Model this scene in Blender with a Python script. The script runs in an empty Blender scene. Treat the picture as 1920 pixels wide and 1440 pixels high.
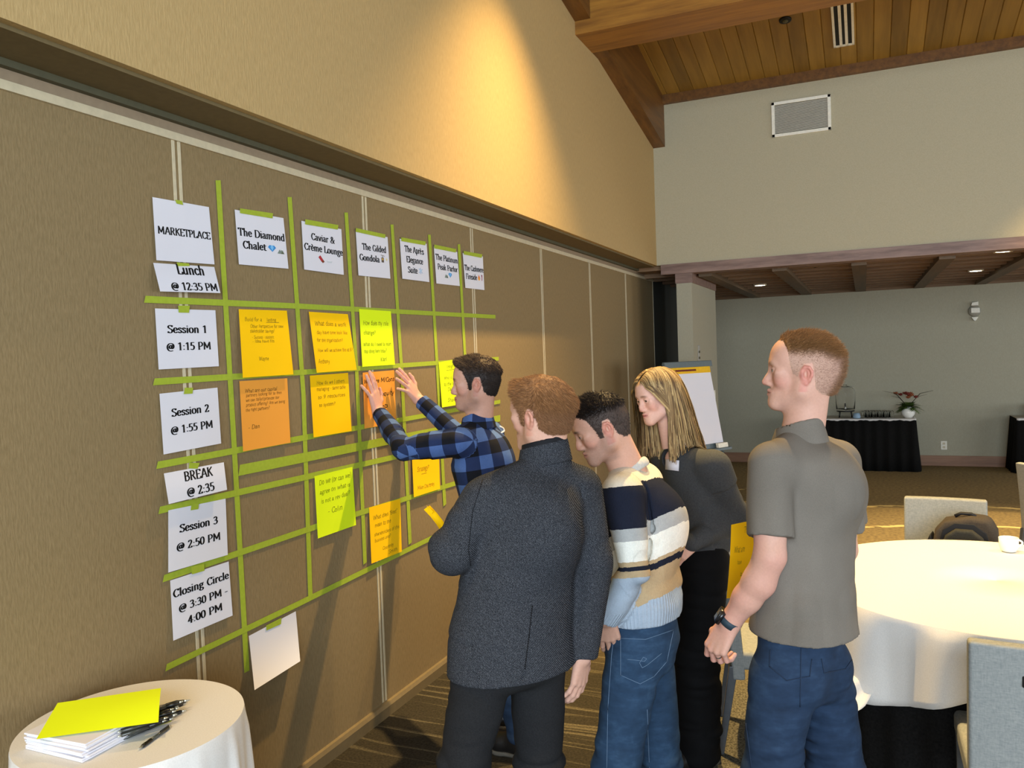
import bpy, bmesh, math, random
import numpy as np
from mathutils import Vector, Matrix
from mathutils.bvhtree import BVHTree
C = bpy.context.scene.collection
PI = math.pi
# ---------------------------------------------------------------- camera
FPX, YAW, PITCH, ROLL = 1505.28, math.radians(-23.7491), math.radians(-1.9410), math.radians(-2.0301)
CAM = np.array([2.2528, 0.0, 1.7906])
_f = np.array([math.sin(YAW)*math.cos(PITCH), math.cos(YAW)*math.cos(PITCH), math.sin(PITCH)])
_r = np.array([math.cos(YAW), -math.sin(YAW), 0.0]); _u = np.cross(_r, _f)
_c, _s = math.cos(ROLL), math.sin(ROLL)
RGT, UPV, FWD = _c*_r + _s*_u, -_s*_r + _c*_u, _f
cam_data = bpy.data.cameras.new('camera'); cam = bpy.data.objects.new('camera', cam_data); C.objects.link(cam)
cam_data.sensor_fit = 'HORIZONTAL'; cam_data.sensor_width = 36.0; cam_data.lens = 36.0*FPX/1920.0
cam_data.clip_start = 0.05
_m = Matrix((( RGT[0], UPV[0], -FWD[0], CAM[0]), (RGT[1], UPV[1], -FWD[1], CAM[1]), (RGT[2], UPV[2], -FWD[2], CAM[2]), (0,0,0,1)))
cam.matrix_world = _m
bpy.context.scene.camera = cam
sc = bpy.context.scene
sc.view_settings.view_transform = 'Standard'; sc.view_settings.look = 'None'
sc.view_settings.exposure = 0.80; sc.view_settings.gamma = 1.0; sc.view_settings.use_curve_mapping = False
# ---------------------------------------------------------------- world and light
wd = bpy.data.worlds.new('world'); sc.world = wd; wd.use_nodes = True
wd.node_tree.nodes['Background'].inputs[0].default_value = (0.75, 0.85, 1.0, 1); wd.node_tree.nodes['Background'].inputs[1].default_value = 0.6
WARM = (1.0, 0.69, 0.29); WARM2 = (1.0, 0.74, 0.36)
def area(name, loc, target, sx, sy, power, col):
    d = bpy.data.lights.new(name, 'AREA'); d.shape = 'RECTANGLE'; d.size = sx; d.size_y = sy; d.energy = power; d.color = col
    o = bpy.data.objects.new(name, d); C.objects.link(o); o.location = loc
    o.rotation_euler = (Vector(target)-Vector(loc)).to_track_quat('-Z', 'Y').to_euler(); return o
def spot(name, loc, target, power, angle, blend, col, rad=0.04):
    d = bpy.data.lights.new(name, 'SPOT'); d.energy = power; d.spot_size = math.radians(angle); d.spot_blend = blend; d.color = col; d.shadow_soft_size = rad
    o = bpy.data.objects.new(name, d); C.objects.link(o); o.location = loc
    o.rotation_euler = (Vector(target)-Vector(loc)).to_track_quat('-Z', 'Y').to_euler(); return o
# daylight through the tall windows behind the camera and along the right side, plus an added alcove fill
area('window_daylight', (4.5, -4.35, 2.55), (3.6, 4.0, 1.5), 6.6, 3.4, 530, (0.73, 0.865, 1.0))
area('side_window_daylight', (10.6, 4.0, 1.9), (2.0, 5.0, 1.2), 5.5, 2.2, 130, (0.84, 0.92, 1.0))
area('alcove_fill', (10.6, 10.8, 1.6), (3.0, 11.4, 1.2), 2.8, 1.6, 80, (0.86, 0.93, 1.0))  # unseen fill lamp, added to brighten the alcove wall
# ceiling downlights of the vaulted hall: [x, y, aim x, aim y, power, cone, softness, colour]
DOWN = [(1.05, 4.55, 1.50, 4.45, 1040, 84, 1.0, WARM), (1.0, -0.45, 0.95, -0.40, 300, 80, 1.0, WARM2),
        (2.9, 4.6, 2.75, 4.1, 260, 64, 0.6, WARM), (3.5, 7.0, 3.5, 7.5, 800, 58, 0.6, WARM2), (1.9, 4.4, 1.7, 3.9, 200, 56, 0.6, WARM2),
        (5.4, 4.6, 5.4, 4.6, 500, 75, 0.5, WARM2), (5.0, 7.6, 4.6, 8.2, 600, 80, 0.6, WARM)]
def ceil_z(y): return 4.45 + 0.19*(8.48 - y) if y > 2 else 4.45 + 0.19*6.48 - 0.19*(2 - y)
for i, (x, y, ax, ay, pw, an, bl, co) in enumerate(DOWN):
    spot('downlight_lamp', (x, y, ceil_z(y)-0.06), (ax, ay, 0.0), pw, an, bl, co)
for x, y in ((1.012, 11.03), (3.48, 10.98), (3.46, 9.3), (5.6, 11.0)):
    spot('alcove_lamp', (x, y, 2.555), (x, y, 0), 16, 95, 0.6, WARM2, 0.03)

# ---------------------------------------------------------------- picture geometry helpers (pixel of the 1920x1440 frame -> point)
def ray(px, py): return RGT*((px-960.0)/FPX) + UPV*((720.0-py)/FPX) + FWD
def at(px, py, dep): return CAM + ray(px, py)*dep
def onx(px, py, x=0.0):
    d = ray(px, py); return CAM + d*((x-CAM[0])/d[0])
def ony(px, py, y):
    d = ray(px, py); return CAM + d*((y-CAM[1])/d[1])
def onz(px, py, z=0.0):
    d = ray(px, py); return CAM + d*((z-CAM[2])/d[2])
# ---------------------------------------------------------------- materials
def lin(h):
    h = h.lstrip('#'); v = [int(h[i:i+2], 16)/255.0 for i in (0, 2, 4)]
    return tuple(((c+0.055)/1.055)**2.4 if c > 0.04045 else c/12.92 for c in v) + (1.0,)
class NT:
    def __init__(s, m): s.t = m.node_tree; s.b = s.t.nodes['Principled BSDF']
    def n(s, typ, **kw):
        o = s.t.nodes.new(typ)
        for k, v in kw.items():
            if k.startswith('i_'): o.inputs[k[2:].replace('_', ' ')].default_value = v
            else: setattr(o, k, v)
        return o
    def l(s, a, b): s.t.links.new(a, b)
    def math(s, op, a, b=None, c=None):
        o = s.n('ShaderNodeMath', operation=op)
        for i, v in enumerate((a, b, c)):
            if v is None: continue
            if isinstance(v, (int, float)): o.inputs[i].default_value = v
            else: s.l(v, o.inputs[i])
        return o.outputs[0]
    def mix(s, f, a, b, mode='MIX'):
        o = s.n('ShaderNodeMix', data_type='RGBA', blend_type=mode)
        for i, v in ((0, f), (6, a), (7, b)):
            if isinstance(v, (int, float)): o.inputs[i].default_value = v
            elif isinstance(v, tuple): o.inputs[i].default_value = v
            else: s.l(v, o.inputs[i])
        return o.outputs[2]
    def ramp(s, f, stops, interp='LINEAR'):
        o = s.n('ShaderNodeValToRGB'); cr = o.color_ramp; cr.interpolation = interp
        while len(cr.elements) < len(stops): cr.elements.new(0.5)
        for e, (p, c) in zip(cr.elements, stops): e.position = p; e.color = c
        s.l(f, o.inputs[0]); return o.outputs[0]
    def noise(s, vec, scale, detail=2.0, rough=0.5):
        o = s.n('ShaderNodeTexNoise'); o.inputs['Scale'].default_value = scale; o.inputs['Detail'].default_value = detail; o.inputs['Roughness'].default_value = rough
        if vec is not None: s.l(vec, o.inputs['Vector'])
        return o.outputs['Fac']
    def mapv(s, vec, scale=(1, 1, 1), loc=(0, 0, 0), rot=(0, 0, 0)):
        o = s.n('ShaderNodeMapping'); o.inputs['Scale'].default_value = scale; o.inputs['Location'].default_value = loc; o.inputs['Rotation'].default_value = rot
        s.l(vec, o.inputs['Vector']); return o.outputs[0]
    def obj(s): return s.n('ShaderNodeTexCoord').outputs['Object']
    def attr(s, name): return s.n('ShaderNodeAttribute', attribute_name=name)
    def sep(s, v):
        o = s.n('ShaderNodeSeparateXYZ'); s.l(v, o.inputs[0]); return o.outputs
    def bump(s, h, strength=0.3, dist=0.005):
        o = s.n('ShaderNodeBump'); o.inputs['Strength'].default_value = strength; o.inputs['Distance'].default_value = dist
        s.l(h, o.inputs['Height']); s.l(o.outputs[0], s.b.inputs['Normal'])
    def col(s, c):
        if isinstance(c, tuple): s.b.inputs['Base Color'].default_value = c
        else: s.l(c, s.b.inputs['Base Color'])
def newmat(name, rough=0.8, col=None, spec=0.3, metal=0.0):
    m = bpy.data.materials.new(name); m.use_nodes = True; t = NT(m)
    t.b.inputs['Roughness'].default_value = rough; t.b.inputs['Specular IOR Level'].default_value = spec; t.b.inputs['Metallic'].default_value = metal
    if col is not None: t.col(col)
    return m, t
def flat(name, hexc, rough=0.7, spec=0.3, metal=0.0, nz=0.06, sc_=40.0):
    m, t = newmat(name, rough, None, spec, metal); c = lin(hexc)
    f = t.noise(t.obj(), sc_, 2); d = tuple(x*(1-nz) for x in c[:3])+(1,); e = tuple(min(1, x*(1+nz)) for x in c[:3])+(1,)
    t.col(t.ramp(f, [(0.3, d), (0.7, e)])); return m
def fabric(name, c1, c2, scale=(200, 200, 200), bump=0.25, dist=0.003, rough=0.9, spec=0.15, big=0.0):
    m, t = newmat(name, rough, None, spec); v = t.obj(); w = t.mapv(v, scale)
    f = t.noise(w, 1.0, 3, 0.6); c = t.ramp(f, [(0.3, lin(c1)), (0.7, lin(c2))])
    if big:
        g = t.noise(v, 2.2, 3); c = t.mix(big, c, t.ramp(g, [(0.35, (0.75, 0.75, 0.75, 1)), (0.65, (1.1, 1.1, 1.1, 1))]), 'MULTIPLY')
    t.col(c); t.bump(f, bump, dist); return m
def wood(name, c1, c2, axis='x', scale=3.0, rough=0.45, stretch=14.0, contrast=1.0):
    m, t = newmat(name, rough, None, 0.35); v = t.obj()
    sc3 = {'x': (1, stretch, stretch), 'y': (stretch, 1, stretch), 'z': (stretch, stretch, 1)}[axis]
    n1 = t.noise(t.mapv(v, sc3), scale*0.4, 6, 0.62); n2 = t.noise(t.mapv(v, tuple(q*5 for q in sc3)), scale*0.4, 3, 0.6)
    f = t.math('ADD', t.math('MULTIPLY', n1, 0.75), t.math('MULTIPLY', n2, 0.25))
    t.col(t.ramp(f, [(0.36, lin(c1)), (0.64, lin(c2))])); t.bump(n2, 0.08, 0.002); return m
# ---------------------------------------------------------------- mesh helpers
class MB:
    """collects faces of one part"""
    def __init__(s): s.v = []; s.f = []
    def add(s, V, F):
        o = len(s.v); s.v += [tuple(map(float, p)) for p in V]; s.f += [tuple(i+o for i in q) for q in F]; return s
    def box(s, x0, y0, z0, x1, y1, z1, M=None):
        V = [(x0,y0,z0),(x1,y0,z0),(x1,y1,z0),(x0,y1,z0),(x0,y0,z1),(x1,y0,z1),(x1,y1,z1),(x0,y1,z1)]
        if M is not None: V = [tuple(M @ Vector(p)) for p in V]
        return s.add(V, [(0,3,2,1),(4,5,6,7),(0,1,5,4),(1,2,6,5),(2,3,7,6),(3,0,4,7)])
    def tube(s, pts, rad, n=8, cap=True):
        pts = [np.array(p, float) for p in pts]; k = len(pts)
        if not hasattr(rad, '__len__'): rad = [rad]*k
        up = None; V = []
        for i in range(k):
            t = pts[min(i+1, k-1)]-pts[max(i-1, 0)]; t = t/(np.linalg.norm(t)+1e-12)
            if up is None:
                a = np.array([0, 0, 1.0]) if abs(t[2]) < 0.9 else np.array([1.0, 0, 0]); up = np.cross(t, a)
            up = up - t*np.dot(up, t); up = up/(np.linalg.norm(up)+1e-12); w = np.cross(t, up)
            for j in range(n):
                an = 2*PI*j/n; V.append(pts[i]+(up*math.cos(an)+w*math.sin(an))*rad[i])
        F = [(i*n+j, i*n+(j+1) % n, (i+1)*n+(j+1) % n, (i+1)*n+j) for i in range(k-1) for j in range(n)]
        if cap: F += [tuple(range(n))[::-1], tuple((k-1)*n+j for j in range(n))]
        return s.add(V, F)
    def lathe(s, prof, n=32, c=(0, 0, 0), cap=True):
        V = [(c[0]+r*math.cos(2*PI*j/n), c[1]+r*math.sin(2*PI*j/n), c[2]+z) for r, z in prof for j in range(n)]
        k = len(prof); F = [(i*n+j, i*n+(j+1) % n, (i+1)*n+(j+1) % n, (i+1)*n+j) for i in range(k-1) for j in range(n)]
        if cap: F += [tuple(range(n))[::-1], tuple((k-1)*n+j for j in range(n))]
        return s.add(V, F)
    def prism(s, poly, d, axis='y', o=0.0):
        n = len(poly)
        def P(a, b, c): return {'y': (a, c, b), 'x': (c, a, b), 'z': (a, b, c)}[axis]
        V = [P(a, b, o) for a, b in poly]+[P(a, b, o+d) for a, b in poly]
        return s.add(V, [tuple(range(n))[::-1], tuple(range(n, 2*n))]+[(i, (i+1) % n, n+(i+1) % n, n+i) for i in range(n)])
    def build(s, name, mat, parent=None, smooth=False, bevel=0.0, subd=0, mats=None):
        me = bpy.data.meshes.new(name); me.from_pydata(s.v, [], s.f); me.update()
        bm = bmesh.new(); bm.from_mesh(me); bmesh.ops.recalc_face_normals(bm, faces=bm.faces); bm.to_mesh(me); bm.free()
        if mat is not None: me.materials.append(mat)
        if smooth: me.polygons.foreach_set('use_smooth', [True]*len(me.polygons))
        o = bpy.data.objects.new(name, me); C.objects.link(o)
        if parent is not None: o.parent = parent
        if bevel:
            b = o.modifiers.new('bevel', 'BEVEL'); b.width = bevel; b.segments = 3; b.limit_method = 'ANGLE'; b.angle_limit = math.radians(40)
            me.polygons.foreach_set('use_smooth', [True]*len(me.polygons))
            b.harden_normals = True
        if subd:
            q = o.modifiers.new('subd', 'SUBSURF'); q.levels = subd; q.render_levels = subd
        return o
def thing(name, label, cat, loc=(0, 0, 0), rz=0.0, group=None):
    o = bpy.data.objects.new(name, None); C.objects.link(o); o.location = loc; o.rotation_euler = (0, 0, rz); o.empty_display_size = 0.05
    o['label'] = label; o['category'] = cat
    if group: o['group'] = group
    return o
def tag(o, label, cat, group=None, kind=None):
    o['label'] = label; o['category'] = cat
    if group: o['group'] = group
    if kind: o['kind'] = kind
    return o
def struct(o): o['kind'] = 'structure'; return o
def lab(o, label): o['label'] = label; return o
def copy_tree(o, parent=None):
    c = o.copy(); C.objects.link(c); c.parent = parent
    for ch in list(o.children): copy_tree(ch, c)
    return c
# ================================================================ THE ROOM
YH, YB, SX, SZ = 8.48, 13.03, 0.25, 2.703      # header wall, alcove back wall, depth and underside of the soffit over the partition
RX, Y0 = 11.0, -4.5
def wallpaper(name, c1, c2, sx=170.0, sz=14.0, bump=0.35):
    m, t = newmat(name, 0.75, None, 0.25); v = t.obj()
    f = t.noise(t.mapv(v, (sx, sx, sz)), 1.0, 3, 0.6); g = t.noise(v, 0.9, 3)
    c = t.ramp(f, [(0.3, lin(c1)), (0.7, lin(c2))])
    t.col(c); t.bump(f, bump, 0.004); return m
M_part = wallpaper('partition_fabric', '#816d4b', '#907b57', 150, 34)
M_upper = wallpaper('wall_covering', '#ae9362', '#bca06e', 140, 26)
M_head = wallpaper('linen_wall_covering', '#aca286', '#b5ab8f', 130, 130, 0.10)
M_alc = wallpaper('alcove_wall_covering', '#a09a84', '#a8a28c', 120, 40, 0.06)
M_metal = flat('cream_trim', '#c9bb9b', 0.45, 0.5)
M_dark = flat('dark_track', '#57543f', 0.6)
M_darkp = flat('dark_panel', '#2b2d28', 0.8)
M_beam = wood('beam_fir', '#7d5222', '#a8752f', 'x', 3.0, 0.4)
M_rafter = wood('rafter_fir', '#5a3a1a', '#7a5224', 'y', 3.0, 0.45)
M_oak = wood('lintel_oak', '#6a5248', '#94796c', 'x', 4.0, 0.5, 9)
M_base = wood('baseboard_oak', '#7c5a44', '#9a7357', 'x', 3.0, 0.5)
# carpet
M_carpet, t = newmat('hall_carpet', 0.95, None, 0.1)
v = t.obj(); xyz = t.sep(v)
warp = t.noise(t.mapv(v, (0.8, 1.6, 1)), 1.0, 2); yy = t.math('ADD', xyz[1], t.math('MULTIPLY', warp, 0.22))
bands = t.noise(t.mapv(v, (0.05, 1, 1)), 1.2, 1)
cmb = t.n('ShaderNodeCombineXYZ'); t.l(t.math('MULTIPLY', xyz[0], 0.35), cmb.inputs[0]); t.l(t.math('MULTIPLY', yy, 26.0), cmb.inputs[1])
lines = t.ramp(t.noise(cmb.outputs[0], 1.0, 2, 0.6), [(0.57, (0, 0, 0, 1)), (0.64, (1, 1, 1, 1))])
mask = t.ramp(t.noise(t.mapv(v, (0.45, 0.55, 1), (3.1, 0.4, 0)), 1.0, 1), [(0.42, (0, 0, 0, 1)), (0.5, (1, 1, 1, 1))])
speck = t.noise(v, 90.0, 3, 0.7)
base = t.ramp(speck, [(0.38, lin('#38352e')), (0.62, lin('#706b5a'))])
dark = t.ramp(speck, [(0.35, lin('#2a2721')), (0.65, lin('#3e3930'))])
striped = t.mix(lines, dark, t.ramp(speck, [(0.35, lin('#4c463a')), (0.65, lin('#6b6350'))]))
near = t.math('LESS_THAN', t.math('ADD', xyz[0], t.math('MULTIPLY', t.noise(t.mapv(v, (1.2, 5, 1)), 1.0, 3), 0.9)), 1.75)
c = t.mix(t.math('MULTIPLY', near, 1.0), base, striped)
far = t.ramp(t.math('DIVIDE', xyz[1], 10.0), [(0.42, (0, 0, 0, 1)), (0.56, (1, 1, 1, 1))])
fbase = t.ramp(t.noise(t.mapv(v, (30, 30, 1)), 1.0, 2), [(0.35, lin('#6e6048')), (0.65, lin('#887753'))])
arc = t.math('ABSOLUTE', t.math('SUBTRACT', t.math('FRACT', t.math('MULTIPLY', t.math('ADD', xyz[1], t.math('ADD', t.math('MULTIPLY', t.math('MULTIPLY', t.math('SUBTRACT', xyz[0], 3.4), t.math('SUBTRACT', xyz[0], 3.4)), 0.22), t.math('MULTIPLY', t.noise(v, 2.2, 3), 0.22))), 0.95)), 0.5))
arcm = t.math('MULTIPLY', t.math('LESS_THAN', arc, 0.035), t.math('GREATER_THAN', t.noise(t.mapv(v, (5, 16, 1)), 1.0, 2), 0.47))
arcm = t.math('MULTIPLY', arcm, t.math('LESS_THAN', xyz[1], 10.6))
fcol = t.mix(arcm, fbase, lin('#cdb67c'))
t.col(t.mix(far, c, fcol)); t.bump(speck, 0.5, 0.006)
# planks
M_plank, t = newmat('cedar_planks', 0.5, None, 0.3); v = t.obj(); xyz = t.sep(v)
wn = t.n('ShaderNodeTexWhiteNoise', noise_dimensions='1D'); t.l(t.math('FLOOR', t.math('DIVIDE', xyz[0], 0.14)), wn.inputs['W'])
g = t.noise(t.mapv(v, (16, 1.2, 1)), 1.0, 5, 0.6)
pc = t.ramp(wn.outputs[0], [(0.0, lin('#82632b')), (0.5, lin('#916f2f')), (1.0, lin('#a07c38'))])
t.col(t.mix(0.55, pc, t.ramp(g, [(0.35, (0.62, 0.58, 0.5, 1)), (0.65, (1.1, 1.08, 1.0, 1))]), 'MULTIPLY'))

def grid_floor():
    return struct(MB().box(-1.0, Y0, -0.08, RX, YB+0.1, 0.0).build('floor', M_carpet))
grid_floor()
# movable partition: fabric panels, their joints, top track and bottom rail
ZT = 2.640
struct(MB().box(-0.12, Y0, 0.0, 0.0, 9.318, ZT).build('wall_left', M_part))
struct(MB().box(-0.12, 9.318, 0.0, 0.004, YB, 2.75).build('wall_left_end', M_darkp))
nj = 0
JY = [2.196 + 1.187*i for i in range(-5, 7)]
for y in JY:
    m = MB()
    wj = 0.013 if y < 4 else 0.010
    m.box(-0.01, y-0.022, 0.075, 0.0025, y-0.022+wj, ZT-0.03); m.box(-0.01, y+0.005, 0.075, 0.0025, y+0.005+wj, ZT-0.03)
    nj += 1; struct(m.build('trim_%d' % nj, M_metal, None))
nj += 1; struct(MB().box(-0.02, Y0, ZT-0.032, 0.010, 9.32, ZT-0.004).build('trim_%d' % nj, M_metal))
nj += 1; struct(MB().box(-0.02, Y0, ZT-0.004, 0.004, 9.32, ZT+0.03).build('trim_%d' % nj, flat('track_tan', '#96836a', 0.5)))
nj += 1; struct(MB().box(-0.02, Y0, ZT+0.03, 0.03, 9.5, SZ+0.01).build('trim_%d' % nj, M_dark))
nj += 1; struct(MB().prism([(-0.02, 0.0), (0.022, 0.0), (0.022, 0.05), (0.012, 0.066), (0.0, 0.07), (-0.02, 0.07)], 9.32-Y0, 'y', Y0).build('baseboard_left', flat('rail_bronze', '#8a7a5c', 0.35, 0.6, 0.4)))
# upper wall with the soffit over the partition
struct(MB().box(-0.15, Y0, SZ, SX, YH+0.02, 6.6).build('wall_left_upper', M_upper))
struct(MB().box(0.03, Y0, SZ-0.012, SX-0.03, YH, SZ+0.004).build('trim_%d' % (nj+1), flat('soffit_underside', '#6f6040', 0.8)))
# header wall above the alcove
struct(MB().box(SX-0.02, YH, SZ, RX, YH+0.2, 4.75).build('wall_back_upper', M_head))
struct(MB().box(0.295, YH-0.012, 2.602, RX, YH+0.22, 2.706).build('beam_lintel', M_oak))
# stub wall beside the end of the partition
struct(MB().box(0.448, YH+0.02, 0.0, 0.61, 9.95, 2.60).build('wall_stub', M_alc))
struct(MB().box(0.44, YH+0.01, 2.50, 0.62, 9.95, 2.602).build('trim_%d' % (nj+2), M_oak))
# alcove: back wall, ceiling with beams and battens
struct(MB().box(-0.2, YB, 0.0, RX, YB+0.15, 2.8).build('wall_back', M_alc))
struct(MB().box(0.0, YB-0.02, 0.0, RX, YB, 0.150).build('baseboard_back', M_base, None, False, 0.004))
M_alcceil = wood('alcove_planks', '#7a5e42', '#967554', 'x', 3.0, 0.6)
M_alcbeam = wood('alcove_beams', '#574631', '#6b563e', 'y', 3.0, 0.6)
struct(MB().box(-0.2, YH+0.1, 2.66, RX, YB+0.1, 2.80).build('ceiling_alcove', M_alcceil))
nb = 0
for x in [0.72, 1.47, 2.22, 2.99, 3.76, 4.53, 5.3, 6.1]:
    nb += 1; struct(MB().box(x-0.07, YH+0.2, 2.572, x+0.07, YB, 2.67).build('beam_%d' % nb, M_alcbeam))
M_batten = wood('alcove_battens', '#6a5138', '#84684a', 'x', 3.0, 0.6)
for k in range(10):
    y = YH+0.42+k*0.44
    nb += 1; struct(MB().box(-0.1, y, 2.612, RX, y+0.10, 2.668).build('beam_%d' % nb, M_batten))
nb += 1; struct(MB().box(-0.1, YB-0.06, 2.575, RX, YB, 2.668).build('beam_%d' % nb, M_batten))
# vaulted plank ceiling: v-grooved boards running up the slope
def plank_ceiling():
    m = MB(); xs = []; W = 0.14; n0 = int(0.25//W)
    k = n0
    while k*W < RX:
        xs += [(k*W, 0.008), (k*W+0.006, 0.0), ((k+1)*W-0.006, 0.0)]; k += 1
    for (ya, za), (yb, zb) in (((YH+0.1, ceil_z(YH+0.1)), (2.0, ceil_z(2.0))), ((2.0, ceil_z(2.0)), (Y0-0.1, ceil_z(Y0-0.1)))):
        V = [(x, ya, za+d) for x, d in xs]+[(x, yb, zb+d) for x, d in xs]; n = len(xs)
        m.add(V, [(i, i+1, n+i+1, n+i) for i in range(n-1)])
    return m
struct(plank_ceiling().build('ceiling', M_plank))
struct(MB().prism([(YH-0.06, 4.372), (YH+0.02, 4.372), (YH+0.02, 4.48), (YH-0.06, 4.50)], RX-0.25, 'x', 0.25).build('trim_%d' % (nj+3), M_rafter))
# rafter that follows the slope along the left wall, and the cross beam that meets it
zr = lambda y: 3.934 + 0.172*(8.504-y)
nb += 1; struct(MB().prism([(8.50, zr(8.50)), (2.0, zr(2.0)), (2.0, zr(2.0)+0.62), (8.50, zr(8.5)+0.62)], 0.125, 'x', 0.25).build('beam_%d' % nb, M_rafter))
nb += 1; struct(MB().box(0.25, 6.005, 4.262, RX, 6.43, 5.0).build('beam_%d' % nb, M_beam))
nb += 1; struct(MB().prism([(6.42, 4.264), (6.62, 4.264), (6.75, 4.34), (6.75, 4.6), (6.42, 4.6)], 0.12, 'x', 0.25).build('beam_%d' % nb, M_rafter))
nb += 1; struct(MB().box(0.25, 1.2, 4.75, RX, 1.6, 5.4).build('beam_%d' % nb, M_beam))
# walls behind and beside the camera, with window openings
M_plain = flat('plain_wall', '#a89f8a', 0.85)
def wall_with_windows(name, axis, pos, lo, hi, top, wins, sill, head):
    m = MB(); cur = lo
    def bx(a, b, z0, z1):
        if b-a < 1e-3 or z1-z0 < 1e-3: return
        if axis == 'y': m.box(a, pos-0.15, z0, b, pos, z1)
        else: m.box(pos, a, z0, pos+0.15, b, z1)
    for a, b in wins:
        bx(cur, a, 0, top); bx(a, b, 0, sill); bx(a, b, head, top); cur = b
    bx(cur, hi, 0, top); return struct(m.build(name, M_plain))
wall_with_windows('wall_front', 'y', Y0, -0.2, RX+0.15, 6.0, [(1.2, 3.2), (3.5, 5.5), (5.8, 7.8)], 0.6, 4.4)
wall_with_windows('wall_right', 'x', RX, Y0, YB, 6.6, [(1.5, 3.8), (4.2, 6.5), (9.4, 12.2)], 0.8, 3.0)  # last opening is added to suit the alcove fill lamp
M_frame = flat('window_frame_dark', '#4a4034', 0.5)
wn_ = 0
for a, b in [(1.2, 3.2), (3.5, 5.5), (5.8, 7.8)]:
    wn_ += 1; m = MB()
    for q in ((a, 0.6, b, 0.67), (a, 4.33, b, 4.4), (a, 0.6, a+0.07, 4.4), (b-0.07, 0.6, b, 4.4), ((a+b)/2-0.03, 0.6, (a+b)/2+0.03, 4.4)): m.box(q[0], Y0-0.11, q[1], q[2], Y0-0.05, q[3])
    struct(m.build('window_%d' % wn_, M_frame))
for a, b in [(1.5, 3.8), (4.2, 6.5), (9.4, 12.2)]:  # last frame goes with the opening added for the alcove fill
    wn_ += 1; m = MB()
    for q in ((a, 0.8, b, 0.87), (a, 2.93, b, 3.0), (a, 0.8, a+0.07, 3.0), (b-0.07, 0.8, b, 3.0), ((a+b)/2-0.03, 0.8, (a+b)/2+0.03, 3.0)): m.box(RX+0.05, q[0], q[1], RX+0.11, q[2], q[3])
    struct(m.build('window_%d' % wn_, M_frame))

# ---------------------------------------------------------------- fittings on walls and ceilings
M_white = flat('white_enamel', '#e8e2d0', 0.5, 0.4)
M_black = flat('matte_black', '#171614', 0.6)
def wall_vent():
    t = thing('wall_vent', 'white louvred air return grille high on the upper back wall', 'vent', (1.725, YH, 4.05))
    m = MB(); w, h = 0.275, 0.172
    for q in ((-w, -h, w, -h+0.03), (-w, h-0.03, w, h), (-w, -h, -w+0.03, h), (w-0.03, -h, w, h)): m.box(q[0], -0.018, q[1], q[2], 0.0, q[3])
    m.build('frame', M_white, t, False, 0.003)
    m = MB(); n = 22
    for i in range(n):
        z = -h+0.035+(2*h-0.07)*(i+0.5)/n
        m.box(-w+0.03, -0.012, z-0.0035, w-0.03, -0.002, z+0.0035)
    m.build('louvre', flat('louvre_grey', '#b9b3a4', 0.5), t)
    MB().box(-w+0.02, -0.003, -h+0.02, w-0.02, 0.0, h-0.02).build('backing', M_dark, t)
wall_vent()
SL = math.atan(0.19)
def on_ceiling(o, x, y, off=0.0):
    o.location = (x, y, ceil_z(y)-off); o.rotation_euler = (-SL, 0, 0); return o
def slot_diffuser():
    t = thing('slot_diffuser', 'white three slot air diffuser set in the plank ceiling', 'vent')
    m = MB(); L, W = 0.37, 0.088
    for x in (-W, -0.036, 0.012, W-0.02): m.box(x, -L, -0.012, x+(0.02 if abs(x) == W or x > 0.05 else 0.024), L, 0.004)
    m.box(-W, -L, -0.012, W, -L+0.025, 0.004); m.box(-W, L-0.025, -0.012, W, L, 0.004)
    m.build('frame', M_white, t)
    MB().box(-W+0.01, -L+0.01, -0.004, W-0.01, L-0.01, 0.004).build('slot_backing', M_black, t)
    on_ceiling(t, 2.135, 7.70, 0.005)
slot_diffuser()
t_ = thing('ceiling_speaker', 'small round dark fitting on the plank ceiling beside the cross beam', 'ceiling fitting')
MB().lathe([(0.052, 0.0), (0.05, -0.012), (0.035, -0.016), (0.0005, -0.017)], 24).build('rim', M_black, t_, True)
MB().lathe([(0.026, -0.016), (0.022, -0.022), (0.0005, -0.023)], 20).build('core', M_dark, t_, True)
on_ceiling(t_, 1.676, 7.49)
M_lens, t = newmat('lamp_lens', 0.4, (1, 0.9, 0.7, 1)); t.b.inputs['Emission Color'].default_value = (1.0, 0.88, 0.62, 1); t.b.inputs['Emission Strength'].default_value = 9.0
def alcove_light(x, y, label):
    t = thing('ceiling_light', label, 'ceiling light', (x, y, 2.612), 0, 'alcove downlights')
    MB().lathe([(0.058, 0.05), (0.066, 0.0), (0.082, -0.004), (0.084, 0.002), (0.084, 0.05)], 32).build('trim_ring', M_white, t, True)
    MB().lathe([(0.062, -0.001), (0.03, -0.004), (0.0005, -0.005)], 32).build('lens', M_lens, t, True)
alcove_light(1.012, 11.03, 'round lit downlight in the alcove ceiling nearest the stub wall')
alcove_light(3.48, 10.98, 'round lit downlight in the alcove ceiling above the wall strobe')
alcove_light(3.46, 8.78, 'round lit downlight just behind the oak lintel')
for i, (x, y, *_rest) in enumerate(DOWN[:2]):
    t = thing('ceiling_light', 'round recessed downlight in the plank ceiling above the %s' % ('grid of notes' if i == 0 else 'small round table'), 'ceiling light')
    MB().lathe([(0.07, 0.02), (0.078, -0.004), (0.095, -0.006), (0.096, 0.0), (0.096, 0.02)], 28).build('trim_ring', M_white, t, True)
    on_ceiling(t, x, y)
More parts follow.
